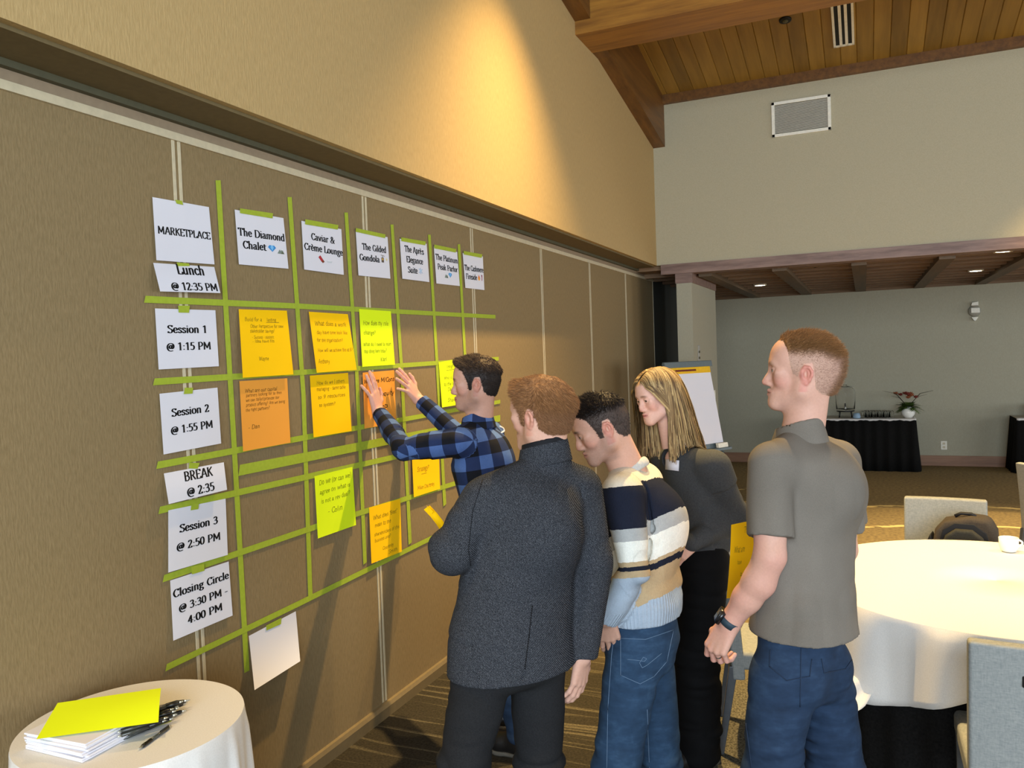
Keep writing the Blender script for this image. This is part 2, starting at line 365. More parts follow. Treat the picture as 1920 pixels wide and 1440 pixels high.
# small dark sprinkler roses in the alcove ceiling
for k, (px, py) in enumerate(((1528, 497), (1549, 529))):
    p = onz(px, py, 2.655)
    o = MB().lathe([(0.04, 0.0), (0.036, -0.012), (0.012, -0.014), (0.010, -0.03), (0.016, -0.034), (0.0005, -0.036)], 20).build('sprinkler_rose', M_black, None, True); o.location = (p[0], p[1], 2.66)
    tag(o, 'small dark sprinkler rose in the alcove ceiling ' + ('close to the oak lintel' if k == 0 else 'midway to the back wall'), 'sprinkler', 'alcove sprinklers')
# strobe, outlet, switch
def fit(name, label, cat, loc, parts):
    t = thing(name, label, cat, loc)
    for n, mb, mt, bv in parts: mb.build(n, mt, t, False, bv)
    return t
t = thing('alarm_strobe', 'small white alarm strobe high on the alcove wall', 'alarm', (3.685, YB, 2.205))
MB().lathe([(0.080, 0.0), (0.080, -0.02), (0.066, -0.03), (0.0005, -0.032)], 28).build('base_plate', flat('strobe_white', '#8f8a7a', 0.5), t, True).rotation_euler = (-PI/2, 0, 0)
MB().prism([(-0.045, 0.075), (0.045, 0.075), (0.045, 0.13), (-0.035, 0.12)], 0.035, 'y', -0.04).build('strobe_lens', M_white, t, False, 0.006)
MB().prism([(-0.045, -0.085), (0.045, -0.085), (0.01, -0.14), (-0.01, -0.14)], 0.035, 'y', -0.04).build('horn', M_white, t, False, 0.006)
MB().box(-0.05, -0.05, -0.03, 0.06, -0.02, 0.045).build('body', M_white, t, False, 0.01)
fit('power_outlet', 'white wall outlet above the baseboard right of the buffet table', 'outlet', (3.275, YB, 0.297),
    [('plate', MB().box(-0.04, -0.007, -0.062, 0.04, 0, 0.062), M_white, 0.003), ('socket', MB().box(-0.017, -0.009, 0.01, 0.017, -0.005, 0.042).box(-0.017, -0.009, -0.042, 0.017, -0.005, -0.01), M_metal, 0.002)])
t = fit('light_switch', 'white light switch on the side of the stub wall', 'light switch', (0.61, 9.70, 1.25),
    [('plate', MB().box(0, -0.037, -0.06, 0.007, 0.037, 0.06), M_white, 0.003), ('rocker', MB().box(0.005, -0.016, -0.033, 0.012, 0.016, 0.033), M_white, 0.002)])
# ================================================================ LETTERING (drawn strokes: broad-nib serif capitals, thin pen for handwriting)
G = {
'A': (8.4, "0.9,0 4.1,10;4.1,10 4.6,10 7.6,0;2.3,3.4 6.3,3.4", "0.9,0,2.4;7.5,0,2.6"), 'B': (7.4, "1.4,0 1.4,10;~1.4,10 4.2,9.8 5.7,7.7 4.3,5.5 1.4,5.3;~1.4,5.3 4.6,5.1 6.3,2.7 4.6,.2 1.4,0", "1,0,1.6;1,10,1.6"),
'C': (7.4, "~6.6,8 5.2,9.8 2.7,9.3 1,5 2.7,.7 5.2,.1 6.8,1.9;6.6,8 6.7,9.8", ""), 'D': (8.2, "1.4,0 1.4,10;~1.4,10 4.4,9.8 7,7.4 7,2.6 4.4,.2 1.4,0", "1,0,1.6;1,10,1.6"),
'E': (6.8, "1.4,0 1.4,10;1.4,10 6,10 6,8.3;1.4,5.2 4.8,5.2;1.4,0 6.2,0 6.2,1.8", "1,0,1.4;1,10,1.4"), 'F': (6.5, "1.4,0 1.4,10;1.4,10 6,10 6,8.3;1.4,5.2 4.8,5.2", "1.4,0,2.6;1,10,1.4"),
'G': (8, "~6.8,8 5.2,9.8 2.7,9.3 1,5 2.7,.7 5.2,.1 6.9,.9;6.9,.9 6.9,4.3", "6.9,4.3,2.2"), 'H': (8.8, "1.6,0 1.6,10;7.2,0 7.2,10;1.6,5.2 7.2,5.2", "1.6,0,2.6;1.6,10,2.6;7.2,0,2.6;7.2,10,2.6"),
'I': (3.9, "1.9,0 1.9,10", "1.9,0,2.6;1.9,10,2.6"), 'J': (4.5, "~2.8,10 2.8,1 1.6,-1.6 0,-1.8", "2.8,10,2.6"), 'K': (7.6, "1.5,0 1.5,10;6.6,10 1.9,5.2;2.9,5.9 6.6,0", "1.5,0,2.6;1.5,10,2.6;6.5,10,2;6.9,0,1.8"),
'L': (6.4, "1.5,0 1.5,10;1.5,0 6,0 6,2", "1.4,0,1.6;1.5,10,2.8"), 'M': (10.6, "1.5,0 1.7,10;1.7,10 5.2,2;5.2,2 8.7,10;8.7,10 8.9,0", "1.5,0,2.4;1.3,10,1.6;9.1,10,1.4;8.9,0,2.6"),
'N': (8.6, "1.6,0 1.6,10;1.6,10 7,0.6;7,0 7,10", "1.6,0,2.3;1.2,10,1.5;7,10,2.3"), 'O': (8.4, "~4.2,10 1.6,8.6 1,5 1.6,1.4 4.2,0 6.8,1.4 7.4,5 6.8,8.6 4.2,10", ""), 'P': (7, "1.5,0 1.5,10;~1.5,10 4.6,9.8 6.1,7.2 4.6,4.6 1.5,4.3", "1.5,0,2.8;1,10,1.5"),
'Q': (8.4, "~4.2,10 1.6,8.6 1,5 1.6,1.4 4.2,0 6.8,1.4 7.4,5 6.8,8.6 4.2,10;4.4,1.6 7.6,-1.4", ""), 'R': (7.8, "1.5,0 1.5,10;~1.5,10 4.5,9.8 5.8,7.5 4.5,5.2 1.5,5;3.6,5 6.6,0", "1.5,0,2.6;1,10,1.5;6.9,0,1.6"),
'S': (6.4, "~5.4,8.2 4,9.8 1.9,9.5 1,7.7 2.2,6 4.6,4.5 5.5,2.6 4.5,.5 2.4,.1 .9,1.6;5.4,8.2 5.4,9.7;.9,1.6 .9,.2", ""), 'T': (7.4, "3.7,0 3.7,10;.7,8.3 .7,10 6.7,10 6.7,8.3", "3.7,0,2.8"),
'U': (8.2, "~1.5,10 1.5,3.4 2.4,.8 4.3,0 6.2,.8 6.9,3.4 6.9,10", "1.5,10,2.6;6.9,10,2.2"), 'V': (8, ".9,10 4,0;4,0 7.1,10", "1,10,2.4;7,10,2.2"), 'W': (11, ".9,10 3.2,0;3.2,0 5.5,9;5.5,9 7.8,0;7.8,0 10.1,10", "1,10,2.2;10,10,2.2"),
'X': (7.6, "1,10 6.6,0;6.5,10 1,0", "1,10,2;6.5,10,2;1,0,2;6.6,0,2"), 'Y': (7.4, ".8,10 3.7,5;3.7,5 6.6,10;3.7,5 3.7,0", "1,10,2;6.4,10,2;3.7,0,2.6"), 'Z': (7, "1,8.4 1,10 6,10 1,0 6.2,0 6.2,1.8", ""),
'a': (6, "~1.2,5.6 2.2,6.7 3.8,6.5 4.3,5.2 4.3,1.2 4.7,.2 5.6,.3;~4.3,4 2.4,3.6 1,2.5 1,1 2,.1 3.4,.5 4.3,1.7", ""), 'b': (6.4, "1.5,0 1.5,10.4;~1.5,5.4 2.7,6.6 4.2,6.4 5.3,4.8 5.2,1.9 4,.2 2.5,.1 1.5,1", "1,10.4,1.2"),
'c': (5.2, "~4.5,5.5 3.4,6.7 1.9,6.2 1,4.3 1.1,2 2.2,.3 3.6,.2 4.7,1.2", ""), 'd': (6.6, "5,0 5,10.4;~5,5.6 3.8,6.7 2.3,6.4 1.1,4.7 1.1,2 2.2,.2 3.6,.1 5,1.3", "4.5,10.4,1.2;5.4,0,1.2"),
'e': (5.6, "~1.1,3.7 4.6,3.7 4.4,5.6 3.2,6.7 1.9,6.3 1,4.4 1.1,2 2.2,.3 3.6,.2 4.7,1.2", ""), 'f': (3.9, "~4,9.6 3.2,10.4 2.2,9.9 1.8,8.2 1.8,0;.5,6.6 3.5,6.6", "1.8,0,2.6"),
'g': (5.8, "~2.6,6.7 1.2,5.8 1.1,3.9 2.5,2.7 4,3.5 4.2,5.5 2.6,6.7;3.9,6.2 5.3,6.8;~1.8,2.8 1.2,1.6 2,.7 4,.5 5,-.7 4.3,-2.4 2.4,-2.9 .8,-2 .9,-.7 2,.4", ""),
'h': (6.8, "1.5,0 1.5,10.4;~1.5,5.2 2.8,6.6 4.3,6.5 5,5 5,0", "1,10.4,1.2;1.5,0,2.4;5,0,2.4"), 'i': (3.2, "1.6,0 1.6,6.6;1.55,9.1 1.65,9.3", "1.2,6.6,1.2;1.6,0,2.4"), 'j': (3.2, "~1.8,6.6 1.8,-1 1,-2.7 -.4,-2.8;1.75,9.1 1.85,9.3", ""),
'k': (6.3, "1.5,0 1.5,10.4;5,6.6 1.8,3.4;2.6,4.1 5.3,0", "1,10.4,1.2;1.5,0,2.2;5,6.6,1.6;5.4,0,1.6"), 'l': (3.2, "1.6,0 1.6,10.4", "1.1,10.4,1.2;1.6,0,2.4"),
'm': (10, "1.5,0 1.5,6.6;~1.5,5.2 2.7,6.6 4.1,6.5 4.7,5 4.7,0;~4.7,5.2 6,6.6 7.4,6.5 8.1,5 8.1,0", "1.1,6.6,1.2;1.5,0,2.2;4.8,0,2;8.1,0,2.4"), 'n': (6.8, "1.5,0 1.5,6.6;~1.5,5.2 2.8,6.6 4.3,6.5 5,5 5,0", "1.1,6.6,1.2;1.5,0,2.4;5,0,2.4"),
'o': (6.2, "~3.1,6.7 1.5,5.9 .9,3.4 1.5,.9 3.1,0 4.7,.9 5.3,3.4 4.7,5.9 3.1,6.7", ""), 'p': (6.5, "1.5,-3 1.5,6.6;~1.5,5.4 2.7,6.7 4.2,6.4 5.4,4.7 5.3,1.9 4,.2 2.5,.1 1.5,1", "1.1,6.6,1.2;1.5,-3,2.6"), 'q': (6.5, "5,-3 5,6.6;~5,5.6 3.8,6.7 2.3,6.4 1.1,4.7 1.1,2 2.2,.2 3.6,.1 5,1.3", "5,-3,2.4"),
'r': (4.8, "1.5,0 1.5,6.6;~1.5,4.8 2.6,6.4 3.6,6.7 4.3,5.9", "1.1,6.6,1.2;1.6,0,2.6"), 's': (4.9, "~4,5.4 3.2,6.6 1.7,6.5 1.1,5.2 2,3.9 3.5,3 4.1,1.6 3.3,.2 1.7,.1 .9,1.3", ""), 't': (4, "~1.8,8.4 1.8,1.4 2.4,.1 3.8,.4;.5,6.6 3.7,6.6", ""),
'u': (6.8, "~1.5,6.6 1.5,1.6 2.2,.2 3.6,.1 5,1.5;5,6.6 5,0", "1,6.6,1.2;4.6,6.6,1.2;5.5,0,1.2"), 'v': (6, ".8,6.6 3,0;3,0 5.2,6.6", ".9,6.6,2;5.1,6.6,1.8"), 'w': (9, ".8,6.6 2.6,0;2.6,0 4.5,6;4.5,6 6.3,0;6.3,0 8.2,6.6", "1,6.6,1.8;8.1,6.6,1.6"),
'x': (6, "1,6.6 5,0;4.9,6.6 1,0", "1,6.6,1.6;4.9,6.6,1.6;1,0,1.6;5,0,1.6"), 'y': (6, ".9,6.6 3.2,.3;~5.2,6.6 3.2,.3 2.2,-2.4 .8,-2.8", "1,6.6,1.8;5.1,6.6,1.6"), 'z': (5.4, "1,5.4 1,6.6 4.6,6.6 1,0 4.7,0 4.7,1.2", ""),
'0': (6.2, "~3.1,9.8 1.5,8.5 .9,4.9 1.5,1.3 3.1,0 4.7,1.3 5.3,4.9 4.7,8.5 3.1,9.8", ""), '1': (6.2, "1.4,8.4 3.3,9.8;3.3,9.8 3.3,0", "3.3,0,3"), '2': (6.2, "~1.2,8 2,9.6 3.6,9.7 4.7,8.3 4.5,6.2 2.6,3 1,.2;1,0 5,0 5.1,1.4", ""),
'3': (6.2, "~1.2,8.6 2.4,9.8 4,9.5 4.7,7.8 4,5.8 2.4,5.2;~2.4,5.2 4.3,4.8 5.2,2.8 4.2,.6 2.4,0 .9,.9", ""), '4': (6.2, "4,0 4,9.8;4,9.8 .7,3 5.6,3", "4,0,2.2"), '5': (6.2, "4.9,9.8 1.8,9.8 1.5,5.6;~1.5,5.6 3.4,6 5,4.6 4.9,1.7 3.2,.1 1,.6", ""),
'6': (6.2, "~4.8,9.5 3,8.8 1.4,6.4 1,3.4 1.8,.8 3.3,0 4.8,1.2 5.1,3.3 4.2,5.2 2.6,5.4 1.2,4", ""), '7': (6.2, "1,8.4 1,9.8 5.2,9.8 2.4,0", ""), '8': (6.2, "~3.1,9.8 1.4,8.7 1.5,6.6 3.1,5.3 4.9,4 5.1,1.7 3.1,0 1.1,1.7 1.3,4 3.1,5.3 4.7,6.6 4.8,8.7 3.1,9.8", ""), '9': (6.2, "~5,5.6 3.7,4.3 2,4.5 1.1,6.4 1.5,8.8 3.1,9.8 4.7,8.7 5.1,5.9 4.4,2.4 2.8,.6 1.3,.2", ""),
'@': (9.6, "~6.4,5.6 5.2,6.4 3.9,5.6 3.3,3.8 3.9,2.4 5.1,2.4 6.1,3.9 6.6,6.4;~6.1,3.9 6.4,2.2 7.6,2.3 8.6,4.2 8.3,7.2 6.4,8.8 3.6,8.6 1.5,6.4 1,3.2 2.1,.2 4.6,-1.2 7,-.8", ""),
':': (3.2, "1.55,5.4 1.65,5.6;1.55,.6 1.65,.8", ""), '.': (3, "1.4,.5 1.5,.6", ""), ',': (3, "1.6,.6 1.1,-1.4", ""), '-': (4.2, ".9,3.6 3.3,3.6", ""), '&': (8.8, "~7.6,5.6 6,2 3.6,0 1.4,.8 1.1,2.8 3,4.9 4.8,7 4.4,9.2 3,9.7 1.9,8.3 2.5,6 7.9,.1", ""),
'?': (5.4, "~1,8.4 2,9.8 3.8,9.6 4.5,7.8 3.6,5.9 2.4,4.6 2.4,2.8;2.35,.5 2.45,.6", ""), '"': (3.6, "1.2,10 1.2,7.8;2.4,10 2.4,7.8", ""), '(': (3.6, "~3,10.6 1.4,7.6 1.2,3 3,-2", ""), ')': (3.6, "~.8,10.6 2.3,7.6 2.5,3 .8,-2", ""), '/': (4.4, ".6,-1 3.8,10.4", ""), '|': (3, "1.5,-1.5 1.5,10.5", ""), "'": (2.2, "1.1,10 1.1,8", ""), '!': (3, "1.5,10 1.5,3;1.45,.5 1.55,.6", ""),
}
G['è'] = (5.6, G['e'][1]+";1.8,9.6 3.4,7.8", ""); G['\u2013'] = G['-']
def smooth_line(P, k=5):
    P = [np.array(p) for p in P]; Q = [2*P[0]-P[1]]+P+[2*P[-1]-P[-2]]
    if np.allclose(P[0], P[-1]): Q[0] = P[-2]; Q[-1] = P[1]
    out = []
    for i in range(1, len(Q)-2):
        a, b, c, d = Q[i-1:i+3]
        for j in range(k):
            t = j/k; out.append(0.5*((2*b)+(-a+c)*t+(2*a-5*b+4*c-d)*t*t+(-a+3*b-3*c+d)*t**3))
    return out+[P[-1]]
_gc = {}
def glyph(ch):
    if ch not in _gc:
        adv, st, se = G[ch]; L = []
        for s in st.split(';'):
            sm = s.startswith('~'); P = [tuple(float(q) for q in p.split(',')) for p in s.lstrip('~').split()]
            L.append(smooth_line(P) if sm and len(P) > 2 else [np.array(p) for p in P])
        S = [tuple(float(q) for q in p.split(',')) for p in se.split(';') if p]
        _gc[ch] = (adv, L, S)
    return _gc[ch]
def text_width(s): return sum(4.0 if c == ' ' else glyph(c)[0] for c in s)
def pen(polys, P, a, b):
    """sweep an elliptical nib of half-widths a (across) and b (up) along a line of points"""
    nib = [(a*math.cos(i*PI/4), b*math.sin(i*PI/4)) for i in range(8)]
    for p in (P if len(P) < 4 else [P[0], P[-1]]): polys.append([(p[0]+x, p[1]+y) for x, y in nib])
    for p, q in zip(P[:-1], P[1:]):
        d = q-p; L = math.hypot(*d)
        if L < 1e-9: continue
        n = np.array([-d[1], d[0]])/L; h = math.sqrt((a*n[0])**2+(b*n[1])**2)
        polys.append([tuple(p-n*h), tuple(q-n*h), tuple(q+n*h), tuple(p+n*h)])
        polys.append([(q[0]+x, q[1]+y) for x, y in nib])
def text_polys(s, nib=(1.06, 0.52), serif=True, slant=0.0, jit=0.0, rng=None):
    """polygons of a line of text in glyph units (cap height 10)"""
    polys = []; x = 0.0
    for ch in s:
        if ch == ' ': x += 4.0; continue
        adv, L, S = glyph(ch); dy = rng.uniform(-jit, jit) if jit else 0.0; k = 1+(rng.uniform(-jit, jit)*0.18 if jit else 0)
        for P in L:
            Q = [np.array((x+p[0]*k+slant*p[1], p[1]*k+dy))+(np.array((rng.uniform(-jit, jit), rng.uniform(-jit, jit)))*0.35 if jit else 0) for p in P]
            pen(polys, Q, *nib)
        if serif:
            for sx, sy, w in S: pen(polys, [np.array((x+sx-w/2+.3, sy)), np.array((x+sx+w/2-.3, sy))], 0.35, 0.36)
        x += adv
    return polys
# ================================================================ SHEETS ON THE PARTITION
def paper_mat(name, hexc, trans=0.25, rough=0.8):
    m, t = newmat(name, rough, lin(hexc), 0.2); f = t.noise(t.obj(), 9.0, 2); t.bump(f, 0.25, 0.004); return m
M_paper = paper_mat('white_paper', '#dfdde3'); M_yellow = paper_mat('yellow_note', '#ffc800'); M_lime = paper_mat('lime_note', '#e2f91a'); M_orange = paper_mat('orange_note', '#f0a03c')
M_ink = flat('printed_ink', '#0f0e10', 0.7); M_pen = flat('pen_ink', '#5a4a1c', 0.7); M_marker = flat('marker_ink', '#14100c', 0.7)
M_tape, t = newmat('lime_masking_tape', 0.7, None, 0.2); v = t.obj()
t.col(t.ramp(t.noise(t.mapv(v, (20, 60, 60)), 1.0, 2), [(0.3, lin('#9dad33')), (0.7, lin('#a6b638'))]))
class Sheet:
    """a sheet held at its top edge on the partition: four corners found on the wall, and a curl away from it"""
    def __init__(s, TL, TR, BR, BL, base=0.0062, curl=0.006, bow=0.0, kind='low', side=0.0):
        s.c = [onx(*p, base)[1:] for p in (TL, TR, BR, BL)]; s.base, s.curl, s.bow, s.kind, s.side = base, curl, bow, kind, side
        s.w = np.linalg.norm(s.c[1]-s.c[0]); s.h = np.linalg.norm(s.c[3]-s.c[0])
    def out(s, u, v):
        k = 1-v; x = s.base + s.curl*k*k + s.bow*math.sin(PI*k) + s.side*(1-u)**2*k
        return x
    def P(s, u, v, off=0.0):
        a, b, c, d = s.c; q = (a*(1-u)+b*u)*v + (d*(1-u)+c*u)*(1-v); x = s.out(u, v)
        # keep the sheet's outline on its line of sight from the room side while it leaves the wall
        k = (CAM[0]-x)/(CAM[0]-s.base); q = np.array([CAM[1], CAM[2]])*(1-k)+q*k
        return np.array([x+off, q[0], q[1]])
    def mesh(s, nu=10, nv=14):
        m = MB(); V = [s.P(i/nu, j/nv) for j in range(nv+1) for i in range(nu+1)]
        m.add(V, [(j*(nu+1)+i, j*(nu+1)+i+1, (j+1)*(nu+1)+i+1, (j+1)*(nu+1)+i) for j in range(nv) for i in range(nu)]); return m
    def ink(s, m, polys, u0, v0, su, sv, off=0.0007, rot=0.0):
        for P in polys: m.add([s.P(u0+x*su, v0+y*sv+rot*x*su, off) for x, y in P], [tuple(range(len(P)))])
    def line(s, m, text, u0, u1, v, cap, **kw):
        w = text_width(text); s.ink(m, text_polys(text, **kw), u0, v, (u1-u0)/w, cap/10.0)
def solid(o, th=0.0005):
    if th >= 0.001:
        q = o.modifiers.new('thickness', 'SOLIDIFY'); q.thickness = th; q.offset = -1
    if len(o.data.polygons) > 4: o.data.polygons.foreach_set('use_smooth', [True]*len(o.data.polygons))
    return o
ICON = {'gem': [('#3f8fd0', [(0, 6), (2, 9), (8, 9), (10, 6), (5, 0)]), ('#7fc0ee', [(3, 6), (4, 9), (6, 9), (7, 6), (5, 1.5)])],
 'peak': [('#7e8a80', [(0, 0), (3.5, 7), (5, 4.5), (7, 9), (10, 0)]), ('#eef0ee', [(6, 6.4), (7, 9), (8, 6.2), (7, 5.4)]), ('#5a5f4a', [(5, 0), (7, 4), (10, 0)])],
 'bar': [('#b03038', [(0, 7), (3, 10), (8, 3.6), (5, 1)]), ('#7a3a20', [(4.4, 1.8), (7.4, 4.4), (9.4, 2), (6.4, 0)])], 'dish': [('#c9cdd2', [(0, 4), (10, 4.6), (8.6, 1.4), (2, 1)]), ('#e8eaee', [(1.5, 3.8), (8.5, 4.2), (5, 5.2)])],
 'lift': [('#5d5148', [(1, 0), (1, 6.5), (7, 6.5), (7, 0)]), ('#c9a24a', [(2, 3), (2, 5.5), (6, 5.5), (6, 3)]), ('#6b5a40', [(0, 9.4), (9, 8.2), (9, 8.9), (0, 10)]), ('#4a4038', [(3.6, 6.5), (3.6, 9), (4.6, 9), (4.6, 6.5)])], 'star': [('#dccf9a', [(5, 9), (6.2, 6), (9, 5.6), (6.8, 3.8), (7.6, 1), (5, 2.6), (2.4, 1), (3.2, 3.8), (1, 5.6), (3.8, 6)])],
 'flake': [('#8fb4d8', [(4.4, 0), (4.4, 10), (5.6, 10), (5.6, 0)]), ('#8fb4d8', [(.4, 2), (9, 8.6), (9.6, 7.8), (1, 1.2)]), ('#8fb4d8', [(.6, 8), (1.2, 8.8), (9.6, 2), (9, 1.2)]), ('#b4cfe6', [(3, 3), (3, 7), (7, 7), (7, 3)])],
 'fire': [('#e8742a', [(2, 0), (.8, 4), (3, 7), (4.4, 10), (7, 6.6), (9, 3.6), (7.6, 0)]), ('#f7c34a', [(3.4, 0), (3, 3), (5, 5.4), (6.8, 2.6), (6.4, 0)])], 'scarf': [('#a02a48', [(2, 10), (7, 10), (7.4, 6), (6, 0), (3, 0), (4, 5)]), ('#7a1c38', [(2, 10), (7, 10), (7.2, 7.6), (2.4, 7.6)])]}
_im = {}
def icon(sh, parent, name, u, v, w, h):
    for hexc, poly in ICON[name]:
        if hexc not in _im: _im[hexc] = flat('print_'+hexc[1:], hexc, 0.7, nz=0.0)
    m = MB(); me = []
    cols = []
    for k, (hexc, poly) in enumerate(ICON[name]):
        if hexc not in cols: cols.append(hexc)
    o = None
    for k, (hexc, poly) in enumerate(ICON[name]): m.add([sh.P(u+x/10*w, v+y/10*h, 0.0007+0.0002*k) for x, y in poly], [tuple(range(len(poly)))])
    o = m.build('picture', None, parent)
    for c in cols: o.data.materials.append(_im[c])
    for k, (hexc, poly) in enumerate(ICON[name]): o.data.polygons[k].material_index = cols.index(hexc)
    return o
def tape_bit(sh_or_pts, parent, x=0.006, name='tape'):
    m = MB(); pts = [onx(px, py, x) for px, py in sh_or_pts]; n = len(pts)
    m.add(pts, [tuple(range(n))]); return solid(m.build(name, M_tape, parent), 0.0004)
def sign(label, corners, lines, tape=None, icons=(), group='printed session signs', **kw):
    sh = Sheet(*corners, **kw); t = thing('paper_sign', label, 'sign', tuple(sh.P(0.5, 1.0)), 0, group)
    def par(o):
        o.parent = t; o.matrix_parent_inverse = Matrix.Translation(-Vector(t.location)); return o
    par(solid(sh.mesh().build('sheet', M_paper)))
    if lines:
        m = MB()
        for tx, u0, u1, v, cap in lines: sh.line(m, tx, u0, u1, v, cap)
        par(m.build('lettering', M_ink))
    for nme, u, v, w, h in icons: par(icon(sh, None, nme, u, v, w, h))
    for tp in (tape or ()): par(tape_bit(tp, None, sh.base+0.0028))
    return t
K = 1
sign('printed MARKETPLACE sign at the top left of the grid', [(285.6, 369.4), (391.7, 388.3), (402.2, 495.8), (293.3, 488)], [('MARKETPLACE', .05, .97, .435, .115)], [[(328.6, 374.5), (341.4, 376.5), (343.6, 384.2), (331, 381.5)]], curl=0.004, side=0.004)
sign('folded Lunch sign under the MARKETPLACE sign', [(287.2, 492.8), (401.7, 500.6), (413.3, 549.4), (300.3, 546.4)], [('Lunch', .34, .80, .66, .34), ('@ 12:35 PM', .19, .97, .08, .27)], [[(331, 492), (354, 494), (356, 499), (334, 499)]], curl=0.03, bow=0.012)
sign('printed Session 1 sign', [(290.5, 578.3), (403.9, 581.7), (410.5, 686.7), (297.5, 692.8)], [('Session 1', .17, .83, .60, .125), ('@ 1:15 PM', .14, .88, .31, .125)], [[(334, 573), (356, 573), (354.5, 586.5), (335, 586)]], curl=0.004)
sign('printed Session 2 sign', [(298.9, 738.3), (407.8, 726.7), (414.7, 831.4), (306.7, 852.2)], [('Session 2', .17, .82, .60, .125), ('@ 1:55 PM', .14, .87, .31, .125)], [[(346.5, 727), (362.5, 727), (361, 738), (344.5, 739)]], curl=0.004)
sign('folded BREAK sign under the Session 2 sign', [(307.2, 887.8), (419.7, 866.7), (425.8, 918.3), (316.4, 945.3)], [('BREAK', .30, .78, .62, .30), ('@ 2:35', .31, .78, .10, .28)], [[(355, 867.5), (374.5, 868), (370.5, 879), (354, 878.5)]], curl=0.025, bow=0.012)
sign('printed Session 3 sign', [(315.5, 957), (423, 935), (427.2, 1040.3), (315.5, 1073.6)], [('Session 3', .18, .84, .60, .125), ('@ 2:50 PM', .13, .88, .31, .125)], [[(359, 945), (373, 943), (372, 954.5), (357.5, 957)]], curl=0.004)
sign('printed Closing Circle sign at the bottom left of the grid', [(319, 1088.6), (428.8, 1052.7), (436.3, 1154), (324.9, 1201.5)], [('Closing Circle', .03, .98, .70, .125), ('@ 3:30 PM -', .11, .94, .43, .125), ('4:00 PM', .24, .83, .18, .125)], [[(358, 1062), (383, 1057), (383.5, 1070), (360, 1077)]], curl=0.004)
sign('printed sign reading The Diamond Chalet', [(440, 393), (531.4, 408.9), (541, 503.9), (448, 495.6)], [('The Diamond', .03, .98, .54, .135), ('Chalet', .10, .56, .31, .135)], [[(450, 390.5), (512, 400), (511, 409.5), (450, 399.5)]], [('gem', .60, .30, .17, .14), ('peak', .79, .28, .15, .12)], curl=0.003)
sign('printed sign reading Caviar and Crème Lounge', [(565, 413.9), (640, 429.7), (644.7, 515.3), (570.3, 505.3)], [('Caviar &', .21, .80, .65, .135), ('Crème Lounge', .03, 1.0, .42, .135)], [[(572.5, 411), (634.5, 422), (633.5, 430.5), (572, 420.5)]], [('bar', .36, .19, .16, .16), ('dish', .55, .20, .16, .12)], curl=0.004)
sign('printed sign reading The Gilded Gondola', [(667, 433.6), (726.7, 444.7), (732, 522.5), (672.2, 516.4)], [('The Gilded', .16, .92, .61, .14), ('Gondola', .06, .68, .36, .14)], [[(667.5, 427.5), (723, 439.5), (722, 446.5), (667, 434.5)]], [('lift', .73, .37, .13, .18), ('star', .87, .40, .09, .11)], curl=0.003)
sign('printed sign reading The Après Elegance Suite', [(749.4, 447.5), (800, 457.2), (805, 528.9), (754.4, 522.5)], [('The Aprè', .15, .77, .70, .15), ('s', .78, .86, .70, .15), ('Elegance', .19, .80, .44, .15), ('Suite', .22, .57, .18, .15)], [[(752.5, 445), (798.5, 453), (797.5, 460), (752.5, 452)]], [('flake', .61, .18, .16, .16)], curl=0.004)
sign('printed sign reading The Platinum Peak Parlor', [(813.3, 462.2), (857.2, 472.5), (862.2, 536.4), (818.3, 531.4)], [('The Platinum', .04, .99, .66, .15), ('Peak Parlor', .10, .95, .40, .15)], [[(814.5, 458.5), (855.5, 467), (854.5, 473.5), (814, 465.5)]], [('peak', .36, .19, .15, .14), ('gem', .53, .21, .15, .15)], curl=0.003)
sign('printed sign reading The Cashmere Fireside', [(867.5, 474.4), (905.3, 481), (908.3, 543.9), (872.5, 539.7)], [('The Cashmere', .03, .99, .52, .15), ('Fireside', .08, .63, .27, .15)], [[(869.5, 470.5), (904.5, 477), (903, 483.5), (869.5, 477)]], [('fire', .67, .27, .14, .17), ('scarf', .84, .27, .10, .17)], curl=0.003)
sign('blank white sheet taped below the grid', [(466.5, 1192.5), (554.6, 1146), (562.9, 1239.7), (477.2, 1294)], [], [[(499, 1173), (528, 1158), (527, 1170), (499.5, 1182.5)]], group='blank sheets', curl=0.05, side=0.01)
def note(label, mat, corners, lines, ink=None, nib=0.36, group='handwritten notes', seed=1, **kw):
    sh = Sheet(*corners, **kw); t = thing('paper_note', label, 'note', tuple(sh.P(0.5, 1.0)), 0, group); rng = random.Random(seed)
    def par(o):
        o.parent = t; o.matrix_parent_inverse = Matrix.Translation(-Vector(t.location)); return o
    par(solid(sh.mesh().build('sheet', mat))); m = MB()
    for tx, u0, u1, v, cap in lines:
        if tx == '_': sh.ink(m, [[(0, 0), (1, 0), (1, 1), (0, 1)]], u0, v, u1-u0, 0.006); continue
        sh.line(m, tx, u0, u1, v, cap, nib=(nib, nib), serif=False, slant=0.12, jit=0.55, rng=rng)
    if lines: par(m.build('handwriting', ink or M_pen))
    return t
note('yellow note with a signature low down, under The Diamond Chalet', M_yellow, [(447.5, 579.7), (537.8, 582.5), (550.3, 702), (455.3, 708.3)], [('Build for a', .10, .44, .83, .05), ('lasting', .54, .74, .83, .05), ('_', .53, .80, .81, 0), ('Other Perspective for new', .20, .88, .73, .05), ('stakeholder savings!', .19, .68, .66, .05), ('- Success - support', .22, .66, .57, .045), ('- Idea have fits', .22, .66, .51, .045), ('Wayne', .32, .52, .24, .055)], curl=0.02, bow=0.008, seed=2)
